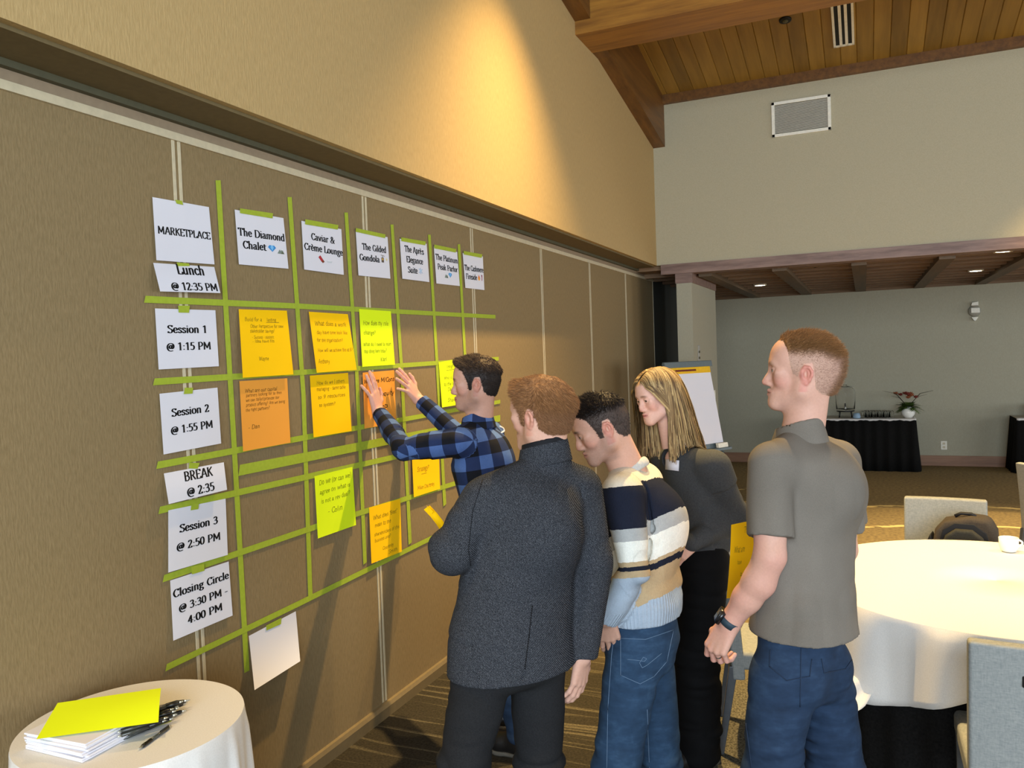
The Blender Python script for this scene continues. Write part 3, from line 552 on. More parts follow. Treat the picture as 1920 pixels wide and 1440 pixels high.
note('yellow note signed near its bottom edge, under Caviar and Crème Lounge', M_yellow, [(578.9, 584.4), (652.2, 589.2), (668.9, 693.3), (593.9, 698.9)], [('What does a work', .10, .90, .78, .07), ('day have time look like', .12, .90, .64, .06), ('for the organization?', .10, .75, .51, .06), ('How will we achieve this at B?', .09, .97, .34, .06), ('Anthony', .07, .34, .15, .07)], curl=0.022, bow=0.01, seed=3)
note('bright lime note above the orange note being put up', M_lime, [(673.3, 579.4), (732.8, 583.6), (740.6, 683.6), (679.4, 687.8)], [('How does my role', .09, .88, .73, .08), ('change?', .09, .45, .56, .07), ('What do I need to start', .06, .92, .36, .06), ('stop doing here today?', .07, .76, .24, .06), ('Karl', .55, .74, .08, .07)], curl=0.006, seed=4)
note('orange note beside the yellow note in the Session 2 row', M_orange, [(448.9, 714.7), (538.6, 709.2), (544.7, 830), (455.8, 846.7)], [('What are our capital', .09, .76, .83, .05), ('partners looking for so then', .11, .86, .77, .045), ('we can tailor/promote our', .10, .80, .70, .045), ('product offering? Are we being', .10, .92, .63, .045), ('the right partners?', .09, .58, .56, .045), ('- Dan', .12, .36, .30, .06)], M_marker, curl=0.008, seed=5)
note('yellow note with a darker folded top, in the Session 2 row', M_yellow, [(580.8, 704.3), (652.6, 699), (659.3, 808), (588, 820.3)], [('How do we | others', .15, .88, .84, .06), ('managing - same table', .14, .90, .74, .06), ('to 9 resources', .16, .88, .61, .06), ('to system?', .18, .60, .48, .06)], curl=0.014, bow=0.004, seed=6)
note('lime note in the Session 3 row, crossed by an arm shadow', M_lime, [(589.6, 893), (660.8, 875.3), (667.6, 984.4), (596, 1009.8)], [('Do we (or can we)', .10, .94, .84, .08), ('agree on what is', .10, .90, .69, .07), ('is not a rev deal?', .12, .88, .54, .07), ('- Colin', .28, .66, .34, .08)], curl=0.006, seed=7)
note('yellow note in the Session 3 row left of the jacket man', M_yellow, [(692, 951.7), (750.4, 934.9), (753.4, 1034.2), (696.6, 1057)], [('What does "Best"', .10, .88, .76, .07), ('mean to the', .14, .66, .62, .07), ('shareholders of this', .12, .94, .46, .06), ('business unit?', .12, .64, .35, .06), ('Courtney', .36, .72, .17, .06), ('Smith', .55, .84, .06, .06)], curl=0.008, side=0.006, seed=8)
note('yellow note partly under the raised plaid sleeve', M_yellow, [(771, 825), (822, 815), (825, 916.5), (776, 932.4)], [('How does our', .10, .80, .80, .07), ('our financial', .26, .86, .62, .07), ('Strategy?', .16, .60, .42, .08), ('_', .30, .50, .36, 0), ('Mike Courtney', .14, .78, .10, .07)], curl=0.012, seed=9)
note('orange note held to the wall by two hands', M_orange, [(680, 698.8), (739, 694), (743, 793), (683.5, 803.8)], [('Who are M/Cons', .02, .98, .80, .075), ('in our equity', .10, .95, .55, .075), ('to clients', .20, .74, .32, .075)], M_marker, nib=0.62, curl=0.004, seed=10)
note('lime note behind the face of the man in plaid', M_lime, [(822.5, 679.4), (868, 671.5), (871, 757), (828.8, 764)], [('Insight? to', .30, .80, .84, .07), ('_', .28, .82, .79, 0), ('Who is new', .16, .72, .60, .07), ('to the team', .14, .74, .46, .07), ('Dana', .28, .60, .34, .07), ('Shawn', .26, .66, .10, .08)], curl=0.01, seed=11)
# ---------------------------------------------------------------- the grid of masking tape
def tape_strip(label, pts, x, group):
    P = [onx(px, py, x) for px, py in pts]; o = MB().add(P, [tuple(range(len(P)))]).build('masking_tape', M_tape)
    solid(o, 0.0004); tag(o, label, 'tape', group)
def vstrip(label, top, bot, w0, w1, mid=None):
    L = [(top[0]-w0/2, top[1])] + ([(mid[0]-(w0+w1)/4, mid[1])] if mid else []) + [(bot[0]-w1/2, bot[1])]
    Rr = [(top[0]+w0/2, top[1])] + ([(mid[0]+(w0+w1)/4, mid[1])] if mid else []) + [(bot[0]+w1/2, bot[1]-5)]
    tape_strip(label, L[::-1][::1] + Rr if False else L + Rr[::-1], 0.0035, 'vertical tape strips of the grid')
vstrip('longest vertical tape strip, between the sign column and The Diamond Chalet', (409, 338), (463, 1262), 9.5, 9.5, (437, 800))
vstrip('vertical tape strip between The Diamond Chalet and Caviar and Crème Lounge', (543, 369.5), (582, 1120), 8, 8, (569, 740))
vstrip('vertical tape strip between Caviar and Crème Lounge and The Gilded Gondola', (649, 398.5), (684.5, 1059), 6.5, 6.5, (669, 700))
vstrip('vertical tape strip between The Gilded Gondola and The Après Elegance Suite', (735, 421), (769, 1022), 5.6, 6, (753, 690))
vstrip('vertical tape strip between The Après Elegance Suite and The Platinum Peak Parlor', (805, 440), (834, 950), 5, 5.6, (820, 690))
vstrip('vertical tape strip between The Platinum Peak Parlor and The Cashmere Fireside', (860.5, 458), (880, 800), 4.6, 5, (872, 668))
def hstrip(label, a, b, ha, hb, mid=None, x=0.0045):
    T = [(a[0]+3, a[1]-ha/2)] + ([(mid[0], mid[1]-(ha+hb)/4)] if mid else []) + [(b[0], b[1]-hb/2)]
    B = [(a[0], a[1]+ha/2)] + ([(mid[0], mid[1]+(ha+hb)/4)] if mid else []) + [(b[0], b[1]+hb/2)]
    tape_strip(label, B + T[::-1], x, 'horizontal tape strips of the grid')
hstrip('horizontal tape strip above the Session 1 sign, topmost of the grid', (270, 561), (929, 594), 13, 7, (560, 574))
hstrip('horizontal tape strip between the Session 1 and Session 2 signs', (287, 716), (935, 672.5), 13, 7, (568, 698))
hstrip('horizontal tape strip just above the BREAK sign', (293, 872.5), (938, 753), 14, 7, (590, 817))
hstrip('extra wide horizontal tape band across the break row', (447, 882), (938, 784), 21, 12, (640, 844))
hstrip('horizontal tape strip between the BREAK and Session 3 signs', (297, 957), (938, 812), 14, 8, (620, 884))
hstrip('horizontal tape strip between the Session 3 and Closing Circle signs', (305, 1085), (938, 880), 14, 8, (600, 985))
hstrip('lowest horizontal tape strip, above the blank white sheet', (310, 1252), (938, 945), 14, 8, (560, 1132))
# ================================================================ TABLES
M_linen, t = newmat('white_linen', 0.85, None, 0.15); v = t.obj(); f = t.noise(v, 260.0, 2); t.col(t.ramp(f, [(0.3, lin('#d2cec8')), (0.7, lin('#dcd8d2'))])); t.bump(f, 0.12, 0.001)
M_blackcloth, t = newmat('black_linen', 0.9, None, 0.1); v = t.obj(); f = t.noise(v, 120.0, 2); t.col(t.ramp(f, [(0.3, lin('#0e0e0d')), (0.7, lin('#191817'))]))
M_steel = flat('grey_steel_leg', '#62666b', 0.35, 0.5, 0.5)
M_grey, t = newmat('grey_weave', 0.9, None, 0.15); v = t.obj()
f = t.noise(t.mapv(v, (60, 60, 260)), 1.0, 3, 0.6); f2 = t.noise(t.mapv(v, (260, 260, 50)), 1.0, 2)
f3 = t.math('ADD', t.math('MULTIPLY', f, 0.6), t.math('MULTIPLY', f2, 0.4)); t.col(t.ramp(f3, [(0.36, lin('#7d807e')), (0.64, lin('#93948f'))])); t.bump(f3, 0.3, 0.002)
def crisp(o):
    o.data.set_sharp_from_angle(angle=math.radians(48)); return o
def draped(r, z, drop, folds, amp, seed, flare=0.03, n=192, hem=None):
    """round cloth over a table top: flat disc, rolled edge, falling folds"""
    rng = random.Random(seed); ph = [rng.uniform(0, 2*PI) for _ in range(4)]
    m = MB(); rings = []
    for rr in (0.0005, 0.35, 0.7, 0.95, 1.0): rings.append((rr, 0, 0.0))
    K = 12
    for k in range(0, K+1): rings.append((1.0, max(k/K, 0.012), k/K))
    V = []
    for rr, d, fo in rings:
        for j in range(n):
            a = 2*PI*j/n
            w = 0.6*math.sin(folds*a+ph[0]+0.9*math.sin(3*a+ph[1])) + 0.35*math.sin((folds*1.7)//1*a+ph[2]) + 0.25*math.sin(5*a+ph[3])
            w = w if w < 0 else w**1.4
            rad = r*rr + (0.002 + flare*fo + amp*(w+.15)*fo**0.5 if d > 0 else 0)
            if d > 0: rad = max(rad, r+0.002+0.012*fo)
            dr = drop if hem is None else hem(a)
            V.append((rad*math.cos(a), rad*math.sin(a), z if d <= 0 else z-dr*d))
    k = len(rings); m.add(V, [(i*n+j, i*n+(j+1) % n, (i+1)*n+(j+1) % n, (i+1)*n+j) for i in range(k-1) for j in range(n)]); return m
# banquet table
BT = (2.752, 3.95)
t = thing('round_table', 'round banquet table under a white cloth at the right', 'table', (BT[0], BT[1], 0))
MB().lathe([(0.0005, 0.725), (0.755, 0.725), (0.76, 0.74), (0.755, 0.752), (0.0005, 0.752)], 64).build('tabletop', flat('plywood', '#8a7048'), t, True)
MB().lathe([(0.05, 0.0), (0.05, 0.725)], 20).build('pedestal', M_steel, t, True)
m = MB()
for k in range(4): m.tube([(0, 0, 0.10), (0.3*math.cos(k*PI/2+.4), 0.3*math.sin(k*PI/2+.4), 0.03), (0.42*math.cos(k*PI/2+.4), 0.42*math.sin(k*PI/2+.4), 0.015)], 0.018)
m.build('foot', M_steel, t, True)
def pleat_skirt(r, z0, z1, n, amp, npl):
    V = []
    for z, kk in ((z1, 0.4), ((z0+z1)/2, 0.8), (z0, 1.0)):
        for j in range(n):
            a = 2*PI*j/n; rad = r + amp*kk*math.sin(npl*a+0.8*math.sin(7*a)); V.append((rad*math.cos(a), rad*math.sin(a), z))
    return MB().add(V, [(i*n+j, i*n+(j+1) % n, (i+1)*n+(j+1) % n, (i+1)*n+j) for i in range(2) for j in range(n)])
o = pleat_skirt(0.735, 0.005, 0.722, 240, 0.012, 34).build('table_skirt', M_blackcloth, None, True); o.location = (BT[0], BT[1], 0)
tag(o, 'black under cloth hanging to the floor below the white tablecloth', 'table skirt')
hem = lambda a: 0.38+0.03*math.sin(2*a+0.5)+0.02*math.sin(7*a)-sum(0.19*math.exp(-(((a-c+PI) % (2*PI)-PI)/0.42)**2) for c in (3.50, 4.70, 1.66))
o = draped(0.765, 0.757, 0.38, 11, 0.050, 5, 0.03, hem=hem).build('tablecloth', M_linen, None, True); crisp(o); o.location = (BT[0], BT[1], 0); solid(o, 0.0015)
tag(o, 'large white tablecloth draped over the round banquet table', 'tablecloth')
# small round table by the partition
ST = (0.345, 1.600); SZT = 0.80
t = thing('round_table', 'small round table in the corner beside the partition', 'table', (ST[0], ST[1], 0))
MB().lathe([(0.0005, SZT-0.03), (0.278, SZT-0.03), (0.283, SZT-0.018), (0.278, SZT-0.006), (0.0005, SZT-0.006)], 48).build('tabletop', flat('plywood_b', '#8a7048'), t, True)
MB().lathe([(0.035, 0.02), (0.035, SZT-0.03)], 20).build('pedestal', M_steel, t, True)
MB().lathe([(0.20, 0.0), (0.20, 0.012), (0.04, 0.03)], 32).build('foot', M_steel, t, True)
o = draped(0.297, SZT, 0.74, 17, 0.026, 9, 0.016).build('tablecloth', M_linen, None, True); crisp(o); o.location = (ST[0], ST[1], 0); solid(o, 0.0015)
tag(o, 'white floor length cloth on the small round table by the partition', 'tablecloth')
# ---------------------------------------------------------------- things on the small table
def flat_sheet(name, pts, z, mat, label, cat, group=None, lift=None, n=10):
    """a paper lying on a surface, corners as pixels of the photograph"""
    c = [onz(px, py, z)[:2] for px, py in pts]; m = MB(); V = []
    for j in range(n+1):
        for i in range(n+1):
            u, w = i/n, j/n; q = (c[0]*(1-u)+c[1]*u)*(1-w)+(c[3]*(1-u)+c[2]*u)*w
            V.append((q[0], q[1], z+(lift(u, w) if lift else 0)))
    m.add(V, [(j*(n+1)+i, j*(n+1)+i+1, (j+1)*(n+1)+i+1, (j+1)*(n+1)+i) for j in range(n) for i in range(n)])
    o = solid(m.build(name, mat), 0.0006); tag(o, label, cat, group); return o
# stack of half sheets: individual thin bundles, slightly turned
sp = [onz(42, 1402, 0.845)[:2], onz(150, 1427, 0.845)[:2], onz(238, 1382, 0.845)[:2], onz(165, 1355, 0.845)[:2]]
cx, cy = 0.315, 1.452; rng = random.Random(4); zc = SZT+0.001
NB = 9
for k in range(NB):
    hgt = 0.0048; a = math.radians(0 + rng.uniform(-2.5, 2.5)) + 0.02; dx, dy = rng.uniform(-.004, .004), rng.uniform(-.004, .004)
    m = MB().box(-0.108, -0.070, 0, 0.108, 0.070, hgt); o = m.build('paper_pad', M_paper, None, False, 0.0006)
    o.location = (cx+dx, cy+dy, zc); o.rotation_euler = (0, 0, a); zc += hgt+0.0003
    nm = ['lowest', 'second from the bottom', 'third from the bottom', 'fourth from the bottom', 'middle', 'fourth from the top', 'third from the top', 'second from the top', 'topmost'][k]
    tag(o, '%s white paper bundle of the stack on the small table' % nm, 'paper', 'stacked half sheets on the small table')
# bright yellow sheet tented over the pens
zs = SZT+0.062
V = []; pts = [(108, 1318), (302, 1290), (297, 1354), (68, 1386)]
zz = [SZT+0.054, SZT+0.060, SZT+0.054, SZT+0.0505]
P3 = [onz(px, py, z) for (px, py), z in zip(pts, zz)]; n = 12; m = MB(); V = []
for j in range(n+1):
    for i in range(n+1):
        u, w = i/n, j/n; q = (P3[0]*(1-u)+P3[1]*u)*(1-w)+(P3[3]*(1-u)+P3[2]*u)*w
        q[2] += 0.006*math.sin(PI*u)*math.sin(PI*w) - 0.012*max(0, w-0.75)*4*(0.3+0.7*math.sin(PI*u*0.9)) if False else 0.008*math.sin(PI*w)*u
        V.append(q)
m.add(V, [(j*(n+1)+i, j*(n+1)+i+1, (j+1)*(n+1)+i+1, (j+1)*(n+1)+i) for j in range(n) for i in range(n)])
o = solid(m.build('note_sheet', paper_mat('fluorescent_yellow', '#e8fa14')), 0.0008); tag(o, 'fluorescent yellow sheet lying over the pens and the paper stack', 'paper')
# pens
M_clear = flat('smoked_barrel', '#3c3d38', 0.25, 0.6); M_pblack = flat('pen_black', '#121211', 0.35, 0.5); M_psil = flat('pen_silver', '#b9bab0', 0.25, 0.6, 0.6)
pen0 = thing('pen', 'x', 'pen', (0, 0, 0), 0, 'pens on the small table')
MB().tube([(-0.052, 0, 0), (0.02, 0, 0)], 0.0046, 10).build('barrel', M_clear, pen0, True)
MB().tube([(0.02, 0, 0), (0.052, 0, 0), (0.056, 0, 0)], [0.0054, 0.0052, 0.004], 10).build('grip', M_pblack, pen0, True)
MB().tube([(0.056, 0, 0), (0.066, 0, 0), (0.070, 0, 0)], [0.0038, 0.0018, 0.0006], 10).build('tip', M_psil, pen0, True)
MB().tube([(-0.062, 0, 0), (-0.052, 0, 0)], [0.0024, 0.0028], 8).build('button', M_psil, pen0, True)
MB().box(-0.054, -0.0016, 0.0046, -0.018, 0.0016, 0.0064).build('clip', M_pblack, pen0)
def put_pen(o, px, py, z, ang, tilt=0.0):
    p = onz(px, py, z); o.location = (p[0], p[1], z); o.rotation_euler = (0, tilt, ang)
# loose pen: from tip (263,1402) to button (322,1360)
a_, b_ = onz(263, 1402, SZT+0.007), onz(322, 1360, SZT+0.007)
put_pen(pen0, 292.5, 1381, SZT+0.0062, math.atan2((a_-b_)[1], (a_-b_)[0])); pen0['label'] = 'loose black pen lying alone on the cloth in front of the pile'
rng = random.Random(12); k = 0
spots = []
for layer in range(4):
    for q in range(11-2*layer):
        spots.append((layer, q))
d0 = onz(345, 1330, SZT)-onz(240, 1362, SZT); ang0 = math.atan2(d0[1], d0[0])
for layer, q in spots:
    o = copy_tree(pen0); k += 1
    f = (q+0.5)/(11-2*layer)
    px = 262+46*f + rng.uniform(-9, 9); py = 1372-44*f+rng.uniform(-4, 4) - 3*layer
    put_pen(o, px, py, SZT+0.0062+layer*0.0098, ang0+rng.uniform(-0.22, 0.22)+0.15, rng.uniform(-0.03, 0.03))
    o['label'] = 'black pen in the pile under the fluorescent yellow sheet'; o['group'] = 'pens piled under the yellow sheet'
# lime sheet under the pens
flat_sheet('note_sheet', [(190, 1372), (300, 1332), (322, 1352), (215, 1392)], SZT+0.0008, flat('lime_paper_b', '#b9c832', 0.8), 'lime sheet lying flat under the pile of pens', 'paper')
# ================================================================ CHAIRS
def chair_proto():
    t = thing('banquet_chair', 'x', 'chair', (0, 0, 0), 0, 'grey upholstered chairs')
    W, H = 0.212, 0.885   # faces +y; back panel at y=0
    m = MB(); V = []; nx, nz = 10, 14
    def yb(z, x): return -0.05*((z-0.34)/0.54)**1.4 - 0.02*(1-(x/W)**2)
    for side in (0, 1):
        for j in range(nz+1):
            z = 0.34+(H-0.34)*j/nz
            for i in range(nx+1):
                x = -W+2*W*i/nx; V.append((x, yb(z, x)+(0.055 if side else 0), z))
    n1 = (nx+1)*(nz+1); F = []
    for j in range(nz):
        for i in range(nx):
            a = j*(nx+1)+i; F.append((a, a+1, a+nx+2, a+nx+1)); F.append((n1+a, n1+a+nx+1, n1+a+nx+2, n1+a+1))
    for i in range(nx):
        F.append((i, n1+i, n1+i+1, i+1)); a = nz*(nx+1)+i; F.append((a, a+1, n1+a+1, n1+a))
    for j in range(nz):
        a = j*(nx+1); F.append((a, a+nx+1, n1+a+nx+1, n1+a)); a += nx; F.append((a, n1+a, n1+a+nx+1, a+nx+1))
    m.add(V, F); b = m.build('backrest', M_grey, t, False, 0.012)
    MB().box(-W+0.004, -0.0375+0.041, 0.688, W-0.004, -0.0375+0.0445, 0.692).build('seam', flat('seam_grey', '#5d5f5c'), b)  # seam strip in a darker grey than the weave
    MB().box(-0.075, -0.0625, 0.765, 0.075, -0.05, 0.80).build('hand_slot', M_black, b, False, 0.004)
    MB().box(-W, 0.02, 0.385, W, 0.47, 0.465).build('seat', M_grey, t, False, 0.02)
    for x in (-W+0.02, W-0.02):
        MB().add([(x-.016, -.014, .4), (x+.016, -.014, .4), (x+.016, .024, .4), (x-.016, .024, .4), (x-.011, -.072, 0), (x+.011, -.072, 0), (x+.011, -.046, 0), (x-.011, -.046, 0)], [(0,3,2,1),(4,5,6,7),(0,1,5,4),(1,2,6,5),(2,3,7,6),(3,0,4,7)]).build('leg', M_steel, t, False, 0.003)
        MB().add([(x-.016, .43, .4), (x+.016, .43, .4), (x+.016, .466, .4), (x-.016, .466, .4), (x-.011, .442, 0), (x+.011, .442, 0), (x+.011, .468, 0), (x-.011, .468, 0)], [(0,3,2,1),(4,5,6,7),(0,1,5,4),(1,2,6,5),(2,3,7,6),(3,0,4,7)]).build('leg', M_steel, t, False, 0.003)
    return t
ch = chair_proto(); first = [True]
def put_chair(x, y, rz, label):
    o = ch if first[0] else copy_tree(ch); first[0] = False
    o.location = (x, y, 0); o.rotation_euler = (0, 0, rz); o['label'] = label; return o
put_chair(2.735, 2.78, 0.0, 'grey upholstered chair with its back to the camera, in front of the round table')
put_chair(1.665, 3.755, -PI/2+0.16, 'grey upholstered chair between the woman and the round table')
put_chair(2.66, 5.20, PI-0.10, 'grey upholstered chair on the far side of the round table holding a backpack')
put_chair(3.42, 6.72, -0.9, 'grey upholstered chair at the right edge near the black buffet')
# cloth corner thrown over the seat of the chair behind the man in the polo
pA = at(1628, 1290, 3.20); V = []; n = 8
c0, c1, c2, c3 = at(1600, 1262, 3.16), at(1648, 1288, 3.10), at(1596, 1352, 3.02), at(1560, 1300, 3.1)
o = MB(); 
for j in range(n+1):
    for i in range(n+1):
        u, w = i/n, j/n; q = (c0*(1-u)+c1*u)*(1-w)+(c3*(1-u)+c2*u)*w; q = q+np.array([0, -0.012*math.sin(2*PI*u), 0.008*math.sin(3*PI*w)]); V.append(q)
o.add(V, [(j*(n+1)+i, j*(n+1)+i+1, (j+1)*(n+1)+i+1, (j+1)*(n+1)+i) for j in range(n) for i in range(n)])
o = solid(o.build('cloth_corner', M_linen, None, True), 0.0015); tag(o, 'white cloth corner hanging over the chair seat beside the round table', 'cloth_corner')
# cup on a saucerless table, with handle
t = thing('coffee_cup', 'white coffee cup standing near the far edge of the round table', 'cup', (2.878, 4.510, 0.7585))
M_china = flat('white_china', '#efece2', 0.25, 0.5, nz=0.01)
MB().lathe([(0.0005, 0.0), (0.026, 0.0), (0.034, 0.006), (0.041, 0.025), (0.043, 0.068), (0.0405, 0.068), (0.038, 0.026), (0.030, 0.010), (0.0005, 0.008)], 40).build('cup_bowl', M_china, t, True)
ax = np.array([RGT[0], RGT[1], 0]); ax /= np.linalg.norm(ax)
MB().tube([ax*(0.041+0.026*math.sin(PI*s))+np.array([0, 0, 0.058-0.038*s]) for s in [i/10 for i in range(11)]], 0.0048, 8).build('handle', M_china, t, True)
MB().lathe([(0.0005, 0.052), (0.040, 0.052)], 32, cap=False).build('coffee', flat('coffee', '#5a4632', 0.2), t)
# backpack on the far chair
t = thing('backpack', 'dark grey and brown backpack leaning on the far chair', 'backpack', (2.74, 4.97, 0.466), PI-0.2)
M_pk = fabric('pack_nylon', '#2b2b29', '#373733', (160, 160, 160), 0.2); M_pk2 = fabric('pack_tan', '#38332e', '#453e37', (160, 160, 160), 0.2); M_pk3 = flat('pack_black', '#15161a', 0.6)
def blob_box(w, d, h, r, n=3):
    m = MB().box(-w, -d, 0, w, d, h); return m
poly = [(-0.145, 0), (0.15, 0), (0.165, 0.16), (0.145, 0.29), (0.10, 0.345), (-0.03, 0.375), (-0.115, 0.37), (-0.15, 0.30), (-0.16, 0.15)]
MB().prism(poly, 0.15, 'y', -0.09).build('body', M_pk2, t, False, 0.03)
poly2 = [(-0.105, 0.02), (0.105, 0.02), (0.115, 0.18), (0.09, 0.27), (0.04, 0.31), (-0.04, 0.31), (-0.09, 0.27), (-0.115, 0.18)]
MB().prism(poly2, 0.05, 'y', 0.05).build('front_pocket', M_pk, t, False, 0.02)
MB().prism([(x*1.16, z*1.09) for x, z in poly2], 0.012, 'y', 0.052).build('zip_panel', M_pk3, t, False, 0.005)
MB().tube([(-0.05, 0.0, 0.37), (-0.03, 0.0, 0.382), (0.02, 0.0, 0.382), (0.05, 0.0, 0.365)], 0.009, 8).build('carry_handle', M_pk3, t, True)
MB().prism([(0.145, 0.02), (0.185, 0.02), (0.195, 0.2), (0.165, 0.27), (0.15, 0.22)], 0.10, 'y', -0.05).build('side_pocket', M_pk3, t, False, 0.012)
# ================================================================ BUFFET TABLES AT THE BACK
def buffet(name, label, x0, x1, y0, y1, h, sk_label, cl_label):
    t = thing('buffet_table', label, 'table', ((x0+x1)/2, (y0+y1)/2, 0))
    w, d = (x1-x0)/2, (y1-y0)/2
    MB().box(-w+.01, -d+.01, h-0.03, w-.01, d-.01, h-0.004).build('tabletop', M_dark, t)
    for sx in (-1, 1):
        for sy in (-1, 1): MB().tube([(sx*(w-.12), sy*(d-.1), h-.03), (sx*(w-.12), sy*(d-.1), 0)], 0.016).build('leg', M_steel, t, True)
    # pleated skirt: around the front and both ends
    V = []; path = []
    for i in range(60): path.append((-w, d-2*d*i/60))
    N = int((x1-x0)/0.011)
    for i in range(N): path.append((-w+2*w*i/N, -d))
    for i in range(61): path.append((w, -d+2*d*i/60))
    s = 0; rows = [(h-0.006, 0.25, 0.0), (h*0.6, 0.7, 0.018), (h*0.3, 0.9, 0.034), (0.006, 1.0, 0.052)]
    for z, k, fl in rows:
        s = 0
        for i, (px, py) in enumerate(path):
            q = path[min(i+1, len(path)-1)]; p0 = path[max(i-1, 0)]; tx, ty = q[0]-p0[0], q[1]-p0[1]; L = math.hypot(tx, ty)+1e-9; nx_, ny_ = ty/L, -tx/L
            s += L/2; am = 0.014*k*math.sin(s*2*PI/0.145+0.7*math.sin(s*5)) + fl + 0.012
            if abs(abs(px)-w) < 1e-6 and abs(py) > d-1e-6: nx_, ny_ = (math.copysign(.7, px), -.7)
            V.append((px+nx_*am, py+ny_*am, z))
    n = len(path); o = MB().add(V, [(r*n+i, r*n+i+1, (r+1)*n+i+1, (r+1)*n+i) for r in range(len(rows)-1) for i in range(n-1)]).build('table_skirt', M_blackcloth, None, True)
    o.location = t.location; solid(o, 0.002); tag(o, sk_label, 'table skirt')
    V = []; nx = 60
    m = MB()
    for j, (yy, zz) in enumerate([(d+0.0, h), (-d, h), (-d-0.022, h-0.004), (-d-0.026, h-0.022)]):
        for i in range(nx+1):
            x = -w-0.012+(2*w+0.024)*i/nx; V.append((x, yy, zz-(0.006*math.sin(i*0.7)+0.004*math.sin(i*1.9) if j == 3 else 0)))
    m.add(V, [(j*(nx+1)+i, j*(nx+1)+i+1, (j+1)*(nx+1)+i+1, (j+1)*(nx+1)+i) for j in range(3) for i in range(nx)])
    o = solid(m.build('table_runner', M_linen, None, True), 0.003); o.location = t.location; tag(o, cl_label, 'tablecloth')
buffet('b', 'black skirted buffet table against the alcove wall with glasses on it', 1.36, 2.88, 12.40, 12.98, 0.735, 'black pleated skirt around the buffet with glasses', 'white cloth on top of the buffet with glasses')
buffet('b', 'black skirted buffet table cut by the right edge of the photo', 4.10, 5.7, 12.45, 12.98, 0.735, 'black pleated skirt of the buffet at the right edge', 'white cloth on top of the buffet at the right edge')
# drink dispenser
M_glass, tt = newmat('clear_glass', 0.03, (1, 1, 1, 1), 0.5); tt.b.inputs['Transmission Weight'].default_value = 1.0; tt.b.inputs['IOR'].default_value = 1.10
t = thing('drink_dispenser', 'glass drink dispenser with a tap on the buffet table', 'drink dispenser', (1.985, 12.66, 0.736))
MB().lathe([(0.0005, 0.10), (0.115, 0.10), (0.128, 0.12), (0.138, 0.36), (0.125, 0.41), (0.10, 0.43), (0.095, 0.43), (0.120, 0.405), (0.133, 0.36), (0.123, 0.125), (0.0005, 0.112)], 40).build('jar', M_glass, t, True)
MB().lathe([(0.105, 0.43), (0.10, 0.445), (0.03, 0.455), (0.022, 0.475), (0.0005, 0.478)], 32).build('lid', M_glass, t, True)
m = MB()
for k in range(4): m.tube([(0.12*math.cos(k*PI/2+.78), 0.12*math.sin(k*PI/2+.78), 0.0), (0.105*math.cos(k*PI/2+.78), 0.105*math.sin(k*PI/2+.78), 0.10)], 0.008)
m.lathe([(0.118, 0.085), (0.124, 0.10), (0.118, 0.105)], 32).build('stand', M_pblack, t, True)
MB().tube([(0, -0.125, 0.16), (0, -0.17, 0.16), (0, -0.18, 0.13)], 0.014, 10).build('tap', M_psil, t, True)
MB().tube([(0, -0.165, 0.165), (0, -0.165, 0.215)], 0.009, 8).build('tap_lever', M_pblack, t, True)
o = MB().lathe([(0.0005, 0), (0.045, 0), (0.055, 0.012), (0.042, 0.07), (0.0005, 0.075)], 24).build('folded_cloth', flat('pale_blue_cloth', '#8fa6b8', 0.8), None, True); o.location = (2.135, 12.47, 0.739); tag(o, 'pale blue folded cloth between the dispenser and the glasses', 'cloth')
# tumblers in two rows
gl = thing('tumbler', 'clear upturned tumbler in the block of glasses on the buffet', 'glass', (0, 0, 0), 0, 'tumblers on the buffet table')
MB().lathe([(0.037, 0.0), (0.031, 0.095), (0.0005, 0.098), (0.0005, 0.086), (0.028, 0.084), (0.034, 0.0)], 20, cap=False).build('glass_wall', M_glass, gl, True)
fg = True
for r in range(4):
    for q in range(5):
        o = gl if fg else copy_tree(gl); fg = False
        o.location = (2.24+q*0.078+(r % 2)*0.036-r*0.004, 12.46+r*0.085, 0.738)
# flower arrangement
t = thing('flower_vase', 'white vase of red flowers and fern at the end of the buffet', 'vase', (2.80, 12.56, 0.737))
MB().lathe([(0.05, 0.0), (0.085, 0.05), (0.088, 0.09), (0.06, 0.14), (0.045, 0.16), (0.04, 0.155)], 28).build('vase_bowl', M_china, t, True)
rng = random.Random(3); M_leaf = flat('fern_green', '#4d6324', 0.6); M_leaf2 = flat('dark_twig', '#3d3428', 0.8); M_red = flat('dark_red_petal', '#7a3226', 0.6); M_red2 = flat('rust_petal', '#94512e', 0.6)
m = MB()
for k in range(74):
    a = rng.uniform(0, 2*PI); L = rng.uniform(0.12, 0.21); el = rng.uniform(-0.1, 0.9)
    d = np.array([math.cos(a)*math.cos(el), math.sin(a)*math.cos(el)*0.7, math.sin(el)]); side = np.cross(d, [0, 0, 1.0]); side /= np.linalg.norm(side)
    p0 = np.array([0, 0, 0.15]); P = [p0+d*L*s+np.array([0, 0, -0.16*L*s*s*2.2]) for s in np.linspace(0, 1, 9)]
    for i in range(1, 9):
        w = 0.046*(1-(i/9)**2)+0.006
        for sg in (-1, 1):
            tip = P[i]+side*sg*w*1.5+(P[i]-P[i-1])*0.9; m.add([P[i-1], P[i], tip], [(0, 1, 2)])
m.build('fern_frond', M_leaf, t)
m = MB()
for k in range(7):
    a = rng.uniform(-.5, .5)+(0 if k < 4 else PI); L = rng.uniform(.22, .34); m.tube([(0, 0, .15), (math.cos(a)*L*.5, math.sin(a)*L*.3, .15+L*.6), (math.cos(a)*L, math.sin(a)*L*.4, .15+L*.72)], [0.004, 0.003, 0.001], 5)
